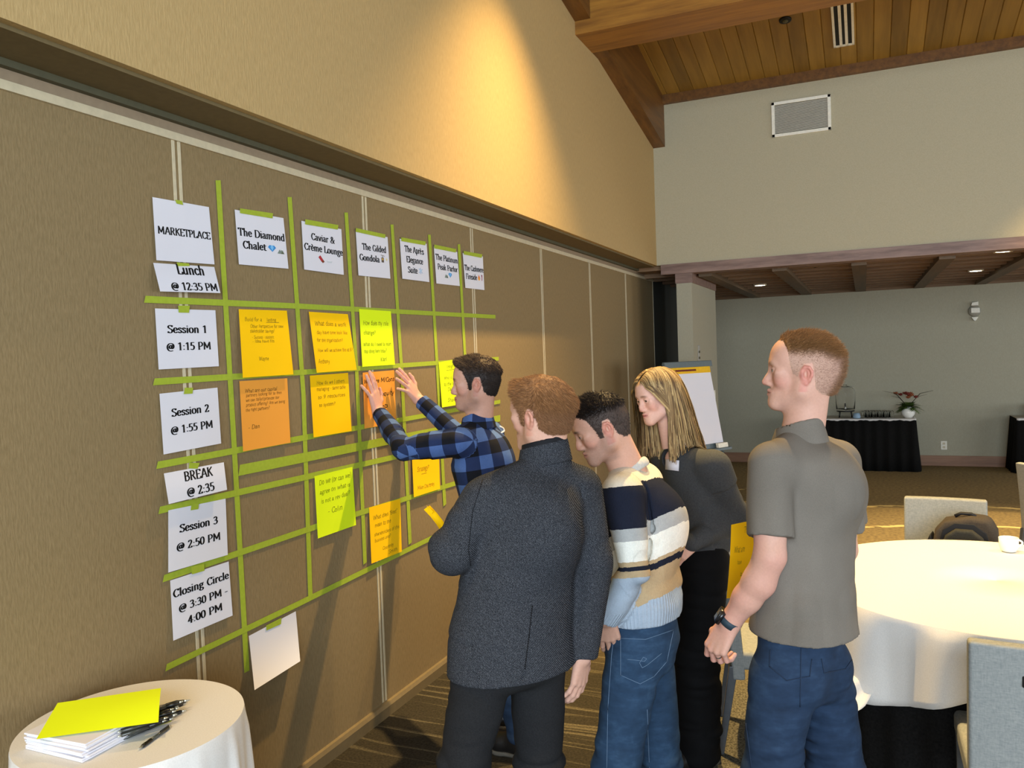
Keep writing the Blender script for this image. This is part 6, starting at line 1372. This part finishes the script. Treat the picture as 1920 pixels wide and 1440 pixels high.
# ---------------------------------------------------------------- man in the striped sweater
def knit(t):
    a = t.attr('uvw'); x = t.sep(a.outputs['Vector']); st = t.math('FLOOR', t.math('MULTIPLY', x[0], 55.0)); wn = t.n('ShaderNodeTexWhiteNoise', noise_dimensions='1D'); t.l(st, wn.inputs['W'])
    v = t.math('ADD', x[1], t.math('MULTIPLY', t.math('SUBTRACT', wn.outputs[0], .5), t.math('MULTIPLY', x[2], .012)))
    beige, navy, grey, cream, tan, hem = lin('#c9c0b0'), lin('#20232f'), lin('#a8a8a4'), lin('#e4e2d6'), lin('#b49c78'), lin('#a3afbb')
    tors = t.ramp(v, [(0.0, hem), (0.055, tan), (.235, navy), (.275, tan), (.30, cream), (.45, grey), (.547, navy), (.81, beige)], 'CONSTANT')
    slv = t.ramp(v, [(0.0, hem), (.30, tan), (.34, navy), (.37, tan), (.40, cream), (.535, grey), (.615, navy), (.895, beige)], 'CONSTANT')
    c = t.mix(t.attr('Col').outputs['Fac'], tors, slv); f = t.noise(t.obj(), 160.0, 3, .7); g = t.noise(t.obj(), 26.0, 3)
    c = t.mix(.35, c, t.ramp(f, [(.3, (.78, .78, .78, 1)), (.7, (1.16, 1.16, 1.16, 1))]), 'MULTIPLY'); t.col(t.mix(.3, c, t.ramp(g, [(.35, (.85, .85, .85, 1)), (.65, (1.1, 1.1, 1.1, 1))]), 'MULTIPLY'))
    rib = t.math('SINE', t.math('MULTIPLY', x[0], 520.0)); rm = t.math('LESS_THAN', x[1], .058); kn = t.math('MULTIPLY', t.math('SINE', t.math('MULTIPLY', x[0], 1500.0)), .25)
    h = t.math('ADD', t.math('MULTIPLY', rib, rm), t.math('ADD', kn, t.math('MULTIPLY', f, .8))); t.bump(h, .5, .003)
M_knit = cloth_mat('striped_knit', knit, .95, .08)
def man_sweater():
    A_ = lambda x, y, d: at(x, y, d+.10)
    F_ = nrm(CV(-.92, .38)); L_ = np.cross(ZU, F_)
    nk, sm, pel = A_(1176, 868, 2.93), A_(1188, 915, 2.93), A_(1200, 1192, 2.90)
    P = Person('man in a striped sweater and jeans leaning forward', (pel[0], pel[1], 0))
    chest, waist = A_(1198, 980, 2.92), A_(1205, 1090, 2.91)
    shL, shR = sm+L_*.185-F_*.01, sm-L_*.18+F_*.03
    elL, wrL = A_(1190, 1066, 2.68), A_(1136, 1160, 2.74)
    elR, wrR = shR+F_*.05-ZU*.29, pel-L_*.16+F_*.12+ZU*.02
    skin = '#c79a84'
    hp = dict(skin=skin, red='#c47a68', hair='#3a2d26', hair2='#241b17', line=MALE_LINE, neck_world=nk-ZU*.05+F_*-.01, nr=.062, scalp=.7, brow='#33261f', browk=.9, beard=.42, beardcol='#5a4a42', jaw=1.05, lip='#a8655c')
    dn = CV(-.93, -.08, -.40)
    P.head(A_(1127, 806, 2.87), dn, ZU+CV(-.30, 0, 0), hp)
    top = lambda V: smoothstep(.055, .085, V[:, 2]+.1*np.clip(-V[:, 0]-.03, 0, .1))
    P.short_hair(dict(hair='#2e241f', hair2='#1d1613', sidecol='#4a3d36', sidek=.15, top=top, side_t=.0015, top_t=.007, side_l=.006, top_l=.020, n=10000, w=.0012, comb=lambda p: np.stack([np.full(len(p), .35), p[:, 1]*2, np.full(len(p), .2)-1.0*smoothstep(.03, -.07, p[:, 0])], 1), lift_s=.2, lift_t=.6, droop=.1, wob=.22), 7)
    V, F = arm_mesh([(elL, .04), (wrL, .030)], hand_caps(wrL, CV(.18, .35, -1), nrm(CV(-.3, -.95)), CV(-.95, .3), .95, [(10, 15, 10)]*4)); P.body(V, F, L3(skin))
    V, F = arm_mesh([(elR, .04), (wrR, .030)], hand_caps(wrR, -ZU, -L_, F_, 1.0)); P.body(V, F, L3(skin))
    hipL, hipR = pel+L_*.09-ZU*.02, pel-L_*.09-ZU*.02
    knL, knR = A_(1158, 1432, 2.76), A_(1238, 1432, 2.98); anL, anR = knL*[1, 1, 0]+ZU*.09+CV(-.01, .0), knR*[1, 1, 0]+ZU*.09+CV(.02, 0)
    P.inner(nk-ZU*.05, chest, pel, (hipL, hipR), (knL, knR), (anL, anR), L_, L3(skin), ((shL, elL, wrL), (shR, elR, wrR)))
    V, F = trousers(P, (hipL, hipR), (knL, knR), (anL, anR), L_, F_, pel+ZU*.08, M_denimB, rh=.102, rk=.084, ra=.070, top=pel+ZU*.12, hipw=.165, seat=.145, seed=14)
    segs = [('pocket_seam', [(1164, 1195), (1164, 1266), (1200, 1282), (1226, 1268), (1250, 1240), (1262, 1183)]), ('pocket_seam', [(1164, 1197), (1210, 1199), (1262, 1181)]), ('side_seam', [(1152, 1188), (1147, 1230), (1140, 1330), (1138, 1440)]), ('pocket_seam', [(1114, 1190), (1135, 1194), (1150, 1188)]), ('inseam', [(1213, 1330), (1218, 1440)]), ('pocket_stitch', [(1176, 1236), (1195, 1238), (1208, 1240), (1212, 1235), (1206, 1232), (1199, 1243), (1204, 1252), (1213, 1247), (1240, 1225)])]
    for nme, pix in segs:
        ln = ray_line(V, F, pix, 8)
        if len(ln) > 3: m = MB().tube(ln, .0010, 6); P.kids.append((nme, np.array(m.v), m.f, M_stitch))
    hz = A_(1205, 1172, 2.75)[2]
    s = SDF(*bounds([shL, shR, nk, elL, wrL, elR, wrR, pel-ZU*.05], .22), .006); pc = pel*[1, 1, 0]+ZU*hz
    s.loft([(pc-ZU*.03, .172, .152), (pc+ZU*.06, .184, .162), (waist, .180, .142), (chest, .178, .126), (sm-ZU*.02, .160, .104)], L_, k=0.0)
    s.cone(sm+L_*.15, sm-L_*.15, .068, .070, k=.05, w=F_, fl=1.15)
    for g in (1, -1): s.cone(nk-ZU*.035, sm+g*L_*.165+ZU*.010, .054, .054, k=.035)
    s.ell(chest-F_*.055, (.13, .13, .16), k=.05)
    for sh, el, wr in ((shL, elL, wrL), (shR, elR, wrR)): s.sleeve([(sh, el, .072, .064), (el, wr+nrm(wr-el)*.03, .062, .040)], (wr, wr-el), .022, rough=(.016, (6, 6, 15), lambda X, Y, Z, e=el: np.exp(-((Z-e[2])/.10)**2), 3.0, True))
    a = shL-L_*.07-F_*.06+ZU*.03; b = shL-L_*.05-F_*.085-ZU*.12; c = shL-L_*.03-F_*.05-ZU*.26
    s.cone(a, b, .004, .008, k=.012, op='s'); s.cone(b, c, .008, .012, k=.014, op='s')
    s.rough(.016, (6, 6, 15), lambda X, Y, Z: np.exp(-((Z-elL[2])/.10)**2)*((X-elL[0])**2+(Y-elL[1])**2 < .02), 3.0, True); s.rough(.012, (5, 5, 4), None, 2.0); s.rough(.010, (5, 5, 12), lambda X, Y, Z: np.exp(-((Z-hz-.12)/.09)**2), 6.0, True)
    s.plane(pc+ZU*.0, -ZU+CV(.0, .10)*.5+F_*-.06);
    s.cone(nk+ZU*.03+F_*.02, nk-ZU*.05, .052, .058, k=.006, op='s'); V, F = s.surf()
    uv = bone_uv(V, [(pc, sm, .17, 0, 0), (shL, elL, .075, 0, 0), (elL, wrL, .06, 0, .0), (shR, elR, .075, 0, 0), (elR, wrR, .06, 0, 0)], L_)
    arm = (uv[:, 2] > 0); ztop = sm[2]+.06; up = nrm(sm-pc+CV(-.0, .0)); HL = np.linalg.norm(sm+ZU*.06-pc); hgt = np.where(arm, (V-pc)@nrm(up*.96+CV(-.06, .10)+ZU*.2), (V-pc)@nrm(up*.96+CV(-.06, .10)+ZU*.2+F_*.42))/HL
    uvw = np.stack([uv[:, 0], hgt, np.where(arm, .35, 1.0)], 1); colr = np.repeat(arm.astype(float)[:, None], 3, 1)
    P.kids.append(('sweater', V, F, M_knit, colr, uvw))
    nn = nrm(ZU*.80+F_*.55); cc = nk-ZU*.036-F_*.004; e1 = nrm(np.cross(nn, L_)); e2 = np.cross(nn, e1); s = SDF(*bounds([cc], .13), .004)
    R_ = [cc+(e1*math.cos(q*PI/14)+e2*math.sin(q*PI/14))*.078 for q in range(29)]
    for q in range(28): s.cone(R_[q], R_[q+1], .0100, .0100, k=.004 if q else 0.0, w=nn, fl=1.8)
    V, F = s.surf(); P.kids.append(('collar', V, F, fabric('collar_knit', '#a9a9a6', '#b9b7b0', (220, 220, 220), .3)))
    for an in (anL, anR): shoe(P, an, F_, M_shoe, M_sole)
    return P.finish()
# ---------------------------------------------------------------- woman with long blonde hair
M_dkknit = fabric('charcoal_sweater_knit', '#3a3c3e', '#46484a', (190, 190, 190), .3, .002); M_blackpant = flat('black_trousers_plain', '#101011', .85, .1)
def woman():
    F_ = nrm(CV(-.90, -.42)); L_ = np.cross(ZU, F_)
    nk, sm, pel = at(1266, 838, 3.45), at(1292, 868, 3.45), at(1298, 1040, 3.42)
    P = Person('woman with long blonde hair in a dark sweater leaning forward', (pel[0], pel[1], 0))
    chest, waist = at(1302, 925, 3.44), at(1305, 1000, 3.42); shL, shR = sm+L_*.165, sm-L_*.165
    elL, wrL = at(1372, 968, 3.36), at(1300, 1016, 3.24); elR = shR-ZU*.24-F_*.06; wrR = wrL+CV(-.06, .10, -.01)
    skin = '#d9ad9b'
    hp = dict(skin=skin, red='#cf8474', hair='#a5835a', hair2='#d0ab72', line=[(-.14, -.08), (-.05, -.07), (-.02, -.06), (0, -.05), (.012, -.03), (.03, .03), (.052, .062), (.07, .084), (.12, .092)], noear=1, neck_world=nk-ZU*.05, nr=.046, scalp=.9, brow='#6a4a34', browk=.85, jaw=.80, nose=.92, lip='#b8605c', scale=.87, look=.5, eye=.0046)
    P.head(at(1232, 748, 3.40), CV(-.90, -.40, -.22), ZU+CV(-.20, 0), hp)
    for wr, el in ((wrL, elL), (wrR, elR)):
        V, F = arm_mesh([(el, .032), (wr, .025)], hand_caps(wr, CV(-.7, -.1, -.45), nrm(CV(.1, -.8, .5)), CV(-.5, .2, .7), .9, [(25, 35, 20)]*4)); P.body(V, F, L3(skin))
    hipL, hipR = pel+L_*.085-ZU*.02, pel-L_*.085-ZU*.02
    knL, knR = at(1306, 1225, 3.40), at(1280, 1225, 3.55); anL, anR = onz(1308, 1398, .08), onz(1272, 1388, .08)+CV(.0, .08); anL = at(1306, 1385, 3.46)*[1, 1, 0]+ZU*.085; anR = anL+CV(-.06, .16)
    P.inner(nk-ZU*.05, chest, pel, (hipL, hipR), (knL, knR), (anL, anR), L_, L3(skin), ((shL, elL, wrL), (shR, elR, wrR)))
    trousers(P, (hipL, hipR), (knL, knR), (anL, anR), L_, F_, pel+ZU*.06, M_blackpant, rh=.100, rk=.098, ra=.104, top=pel+ZU*.10, hipw=.150, seat=.125, wr=.006, seed=21)
    s = SDF(*bounds([shL, shR, nk, elL, wrL, elR, wrR, pel-ZU*.02], .2), .0065)
    s.loft([(pel+ZU*.0, .150, .125), (waist, .165, .140), (chest, .160, .128), (sm-ZU*.02, .140, .095)], L_, k=0.0); s.cone(sm+L_*.13, sm-L_*.13, .062, .062, k=.05)
    for g in (1, -1): s.cone(nk-ZU*.045, sm+g*L_*.14+ZU*.008, .046, .046, k=.03)
    for sh, el, wr in ((shL, elL, wrL), (shR, elR, wrR)): s.cone(sh, el, .072, .078, k=.025); s.cone(el, wr+nrm(wr-el)*.01, .074, .040, k=.02)
    s.rough(.020, (6, 6, 13), lambda X, Y, Z: ((X-elL[0])**2+(Y-elL[1])**2+(Z-elL[2])**2 < .03), 2.0, True); s.rough(.012, (5, 5, 8), None, 4.0); s.cone(nk+ZU*.03+F_*.02, nk-ZU*.04+F_*.01, .048, .052, k=.006, op='s')
    s.plane(pel+ZU*.012, -ZU-F_*.05); V, F = s.surf(); P.kids.append(('sweater', V, F, M_dkknit)); tV, tF = V, F
    # long hair: locks that leave a parting, follow the head and fall over the shoulders
    rng = np.random.RandomState(11); R, org, sc_ = P.R, P.org, P.hs; zl = R.T@np.array([0, 0, -1.0]); zb = nrm(R.T@nrm(at(1352, 880, 3.50)-org)); zs = nrm(R.T@nrm(at(1300, 900, 3.30)-org))
    cen = np.array([-.016, 0, .040]); rad = np.array([.119, .099, .107]); SV, SF, SC = [], [], []; nv = 0
    cols = [L3('#5f4a33'), L3('#836a48'), L3('#a3875a'), L3('#bda272'), L3('#705739')]
    bv = BVHTree.FromPolygons([tuple(v) for v in tV], [tuple(f) for f in tF])
    N = 1900
    for i in range(N):
        side = 1 if rng.rand() < .66 else -1
        sx = rng.uniform(-.085, .074); part = np.array([sx, .008*side, .04+.104*math.sqrt(max(.02, 1-((sx+.012)/.113)**2))])
        off = rng.uniform(-.004, .012); spread = rng.uniform(0, 1)
        front = smoothstep(.0, .072, sx)
        # heading: down the side, swept back when it starts at the front
        yaw = side*(PI/2)+side*(.35*front+(.55*(1-front))*rng.uniform(.0, 1.5)); hd = np.array([math.cos(yaw)*1.0, math.sin(yaw), 0])
        if sx < -.05: hd = np.array([-1, rng.uniform(-1, 1), 0])
        pts = [part]; p = part.copy(); v = nrm(hd); L = rng.uniform(.36, .47)*(1-.10*front)*1.1; step = .016; n = int(L/step); 
        for k in range(n):
            t = k/n; g = (p-cen)/rad; gl = np.linalg.norm(g); on = gl < 1.10
            wb = smoothstep(.0, -.06, sx)*(1.0 if side > 0 else .7); gd = nrm(zl+zb*.85*wb+zs*.22*front*(side > 0)); v = nrm(v*.72+gd*(.28 if on else .42)+np.array([-.05*front*(t < .45), 0, 0])+(np.array([.03*math.sin(k*.35+i), .03*math.cos(k*.3+i*1.7), 0])))
            p = p+v*step; g = (p-cen)/rad; gl = np.linalg.norm(g)
            if gl < 1.0+off*6: p = cen+(p-cen)/gl*(1.0+off*6)
            if p[0] > .02 and p[2] < .065 and abs(p[1]) < .080 and p[2] > -.14: p[1] = side*(.080+off)
            if side > 0 and -.10 < p[2] < .060 and p[0] > .012: p[0] -= min(.010, p[0]-.012)
            if p[2] < -.09 and p[0] < .05: p[1] *= .995
            W = org+(R@p)*sc_; h = bv.find_nearest(Vector(W))
            if h[0] is not None:
                dlt = W-np.array(h[0])
                if np.dot(dlt, np.array(h[1])) < .006 and h[3] < .2: W = np.array(h[0])+np.array(h[1])*(.006+.008*rng.rand()); p = R.T@(W-org)/sc_
            pts.append(p.copy())
        pts = np.array(pts); m = len(pts); w = .0042*(1-.65*np.linspace(0, 1, m)**3)*rng.uniform(.6, 1.3); tg = np.gradient(pts, axis=0); nr_ = (pts-cen); nr_ /= np.linalg.norm(nr_, axis=1)[:, None]; sd = np.cross(tg, nr_); sd /= np.linalg.norm(sd, axis=1)[:, None]+1e-9
        A, B, Cn = pts-sd*w[:, None], pts+sd*w[:, None], pts+nr_*.0022
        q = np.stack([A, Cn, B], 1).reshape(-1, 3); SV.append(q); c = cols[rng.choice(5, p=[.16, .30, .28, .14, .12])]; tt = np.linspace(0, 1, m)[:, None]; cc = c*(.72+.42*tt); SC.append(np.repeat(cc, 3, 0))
        for k in range(m-1):
            for j in range(2): SF.append((nv+k*3+j, nv+k*3+j+1, nv+(k+1)*3+j+1, nv+(k+1)*3+j))
        nv += m*3
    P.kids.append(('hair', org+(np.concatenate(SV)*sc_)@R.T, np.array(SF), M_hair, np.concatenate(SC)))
    # name badge
    h = bv.ray_cast(Vector(CAM), Vector(ray(1262, 872)).normalized()); c = np.array(h[0]); n_ = np.array(h[1]); u = nrm(np.cross(n_, ZU)); v = np.cross(u, n_); m = MB(); Mx = Matrix(((u[0], v[0], n_[0], c[0]), (u[1], v[1], n_[1], c[1]), (u[2], v[2], n_[2], c[2]), (0, 0, 0, 1))); m.box(-.036, -.022, .004, .036, .022, .007, Mx); P.kids.append(('name_badge', np.array(m.v), m.f, M_paper))
    for an in (anL, anR): shoe(P, an, F_, M_shoe, M_sole, .25)
    return P.finish()
# ---------------------------------------------------------------- man in the plaid shirt with both hands on the wall
def plaid(t):
    x = t.sep(t.attr('uvw').outputs['Vector']); c = .060
    fx = t.math('LESS_THAN', t.math('FRACT', t.math('DIVIDE', x[0], c*2)), .5); fy = t.math('LESS_THAN', t.math('FRACT', t.math('DIVIDE', x[1], c*2)), .5)
    s = t.math('DIVIDE', t.math('ADD', fx, fy), 2.0); tw = t.math('GREATER_THAN', t.math('FRACT', t.math('MULTIPLY', t.math('ADD', x[0], x[1]), 260.0)), .5)
    col = t.ramp(s, [(0, lin('#4d679b')), (.3, lin('#222f52')), (.75, lin('#101219'))], 'CONSTANT'); f = t.noise(t.obj(), 12.0, 4, .65); f2 = t.noise(t.obj(), 300.0, 2)
    col = t.mix(.5, col, t.ramp(f, [(.35, (.72, .74, .78, 1)), (.65, (1.2, 1.18, 1.12, 1))]), 'MULTIPLY'); t.col(t.mix(.3, col, t.ramp(f2, [(.35, (.8, .8, .8, 1)), (.65, (1.15, 1.15, 1.15, 1))]), 'MULTIPLY')); t.bump(f2, .2, .0015)
M_plaid = cloth_mat('blue_black_plaid', plaid, .85, .2)
def man_plaid():
    F_ = nrm(np.array([-1.0, .06, 0])); L_ = np.cross(ZU, F_)
    sm = np.array([.66, 3.50, 1.46]); q = proj_at(902, 822); sm = q
    nk = sm+ZU*.098+F_*.012; pel = sm+np.array([.06, .02, -.54]); chest = sm-ZU*.12+F_*.01; waist = sm+np.array([.03, 0, -.32])
    P = Person('dark haired man in a blue plaid shirt pressing a note to the wall', (pel[0], pel[1], 0))
    shL, shR = sm+L_*.185+F_*.03, sm-L_*.17+F_*.06
    wrL = onx(709, 772, .060); wrR = onx(782, 746, .085)
    elL = at(757, 842, 3.62); elR = (shR+wrR)/2+np.array([.02, .06, -.12])
    skin = '#c69884'
    hp = dict(skin=skin, red='#c47c6a', hair='#241b17', hair2='#3c2d22', line=MALE_LINE, neck_world=nk-ZU*.055, nr=.060, scalp=.85, brow='#201712', browk=.95, beard=.35, beardcol='#5c4c44', nose=1.05)
    hd = at(891, 722, np.dot(nk-CAM, FWD)-.02)
    P.head(hd, CV(-1, .02, -.04), ZU+CV(-.02, 0), hp)
    top = lambda V: smoothstep(.045, .080, V[:, 2]+.15*np.clip(-V[:, 0]-.03, 0, .1))
    P.short_hair(dict(hair='#2c211a', hair2='#49372a', sidecol='#2a2320', sidek=.1, top=top, side_t=.002, top_t=.010, side_l=.006, top_l=.015, n=10000, w=.0012, comb=lambda p: np.stack([.5+.4*smoothstep(.0, .06, p[:, 0])-1.1*smoothstep(-.02, -.07, p[:, 0]), p[:, 1]*2.0, .3-1.1*smoothstep(.0, -.08, p[:, 0])], 1), lift_s=.05, lift_t=.12, droop=.15, wob=.13, push=lambda V: np.stack([.004*smoothstep(.04, .08, V[:, 0]), 0*V[:, 0], .006*smoothstep(.04, .08, V[:, 0])], 1)), 9)
    # left hand: spread on the wall, thumb towards the right; right hand: fingers up-left, thumb below
    yw = np.array([0, 1.0, 0]); xo = np.array([1.0, 0, 0])
    dL = nrm(onx(690, 705, .02)-onx(707, 768, .05)); dL[0] = -.14
    hL = hand_caps(wrL, nrm(dL), xo+.1*ZU, yw+ZU*.1, 1.02, [(2, 4, 3), (0, 4, 3), (2, 4, 3), (6, 5, 3)], spread=(2, 1, -4, -30), thumb=dict(a=(.55, .80, -.1), b=(.85, .45, -.05), c=(1, .05, 0)))
    dR = nrm(onx(744, 704, .02)-onx(782, 746, .07)); dR[0] = -.16
    hR = hand_caps(wrR, nrm(dR), xo+.1*ZU, np.cross(xo, dR), 1.02, [(4, 5, 3), (2, 4, 3), (0, 4, 3), (2, 4, 3)], spread=(-4, 2, 14, 34), thumb=dict(a=(.55, .75, -.05), b=(.9, .4, -.05), c=(1, .0, 0)))
    hR = hand_caps(wrR, nrm(dR), xo+.1*ZU, -np.cross(xo, nrm(dR)), 1.02, [(4, 5, 3), (2, 4, 3), (0, 4, 3), (2, 4, 3)], spread=(4, -4, -16, -32), thumb=dict(a=(.55, .75, -.05), b=(.9, .4, -.05), c=(1, .0, 0)))
    for el, wr, hd_ in ((elL, wrL, hL), (elR, wrR, hR)):
        V, F = arm_mesh([(el*.3+wr*.7, .036), (wr, .028)], hd_); r_ = np.clip(.4+1.2*vnoise(V[:, 0]*30, V[:, 1]*30, V[:, 2]*30), 0, 1)[:, None]; P.body(V, F, L3('#cf9f8b')*(1-.35*r_)+L3('#cf8274')*.35*r_)
    hipL, hipR = pel+L_*.09-ZU*.02, pel-L_*.09-ZU*.02; knL, knR = hipL+np.array([.03, 0, -.43]), hipR+np.array([-.12, .03, -.42]); anL, anR = np.array([knL[0]+.10, knL[1]-.02, .09]), np.array([knR[0]-.02, knR[1], .09])
    P.inner(nk-ZU*.05, chest, pel, (hipL, hipR), (knL, knR), (anL, anR), L_, L3(skin), ((shL, elL, wrL), (shR, elR, wrR)))
    trousers(P, (hipL, hipR), (knL, knR), (anL, anR), L_, F_, pel+ZU*.08, M_denimA, rh=.09, rk=.068, ra=.06, top=pel+ZU*.12, seed=31)
    s = SDF(*bounds([shL, shR, nk, elL, wrL, elR, wrR, pel-ZU*.06], .2), .006)
    s.loft([(pel-ZU*.10, .165, .125), (pel, .165, .122), (waist, .158, .112), (chest, .172, .118), (sm-ZU*.02, .155, .10)], L_, k=0.0); s.cone(sm+L_*.14+F_*.02, sm-L_*.13+F_*.04, .062, .062, k=.05, w=F_, fl=1.15)
    for g in (1, -1): s.cone(nk-ZU*.045, sm+g*L_*.15+F_*.02+ZU*.008, .052, .052, k=.03)
    s.ell(chest-F_*.05, (.12, .12, .15), k=.05)
    for sh, el, wr in ((shL, elL, wrL), (shR, elR, wrR)):
        s.sleeve([(sh, el, .068, .057), (el, wr, .056, .040)], (wr-nrm(wr-el)*.032, wr-el), .025)
    s.rough(.014, (9, 9, 14), lambda X, Y, Z: ((X-elL[0])**2+(Y-elL[1])**2+(Z-elL[2])**2 < .02), 2.0, True); s.rough(.012, (8, 8, 8), lambda X, Y, Z: smoothstep(.25, .0, np.abs(Z-sm[2])), 3.0); s.rough(.010, (10, 10, 3), lambda X, Y, Z: (Z < chest[2]), 5.0)
    s.plane(pel-ZU*.06, -ZU); s.cone(nk+ZU*.02, nk-ZU*.05, .052, .058, k=.006, op='s'); V, F = s.surf()
    tV, tF = V, F
    uv = bone_uv(V, [(pel, sm, .155, 0, 0), (shL, elL, .065, 0.02, 0), (elL, wrL, .055, .02+np.linalg.norm(elL-shL), 0), (shR, elR, .065, 0, 0), (elR, wrR, .055, np.linalg.norm(elR-shR), 0)], L_)
    P.kids.append(('plaid_shirt', V, F, M_plaid, None, uv))
    tl = F_*.35; s = SDF(*bounds([nk+ZU*.06, nk-ZU*.08], .13), .0045); s.cone(nk+ZU*.028, nk-ZU*.055, .066, .086, k=0.0); s.cone(nk+ZU*.08, nk-ZU*.09, .059, .070, k=.004, op='s'); s.plane(nk+ZU*.022, ZU+tl); s.plane(nk-ZU*.055, -ZU-tl*.2); V, F = s.surf()
    an = np.arctan2((V-nk)@L_, (V-nk)@F_); P.kids.append(('collar', V, F, M_plaid, None, np.stack([an*.07, V[:, 2], 0*an], 1)))
    for pix in ([(937, 774), (939, 786), (941, 796)], [(933, 790), (938, 789), (944, 791)], [(937, 800), (943, 803), (945, 808), (940, 812)], [(944, 776), (946, 784)]):
        ln = ray_line(tV, tF, pix, 5)
        if len(ln) > 3: m = MB().tube(ln, .0042, 6); P.kids.append(('back_print', np.array(m.v), m.f, M_paper))
    # crest printed on the back of the shirt
    for an_ in (anL, anR): shoe(P, an_, F_, M_shoe, M_sole)
    return P.finish()
def proj_at(px, py):
    """shoulder centre: the point on this line of sight whose distance from the wall lets both arms reach it"""
    return onx(px, py, .62)
man_polo(); man_jacket(); man_sweater(); woman(); man_plaid()
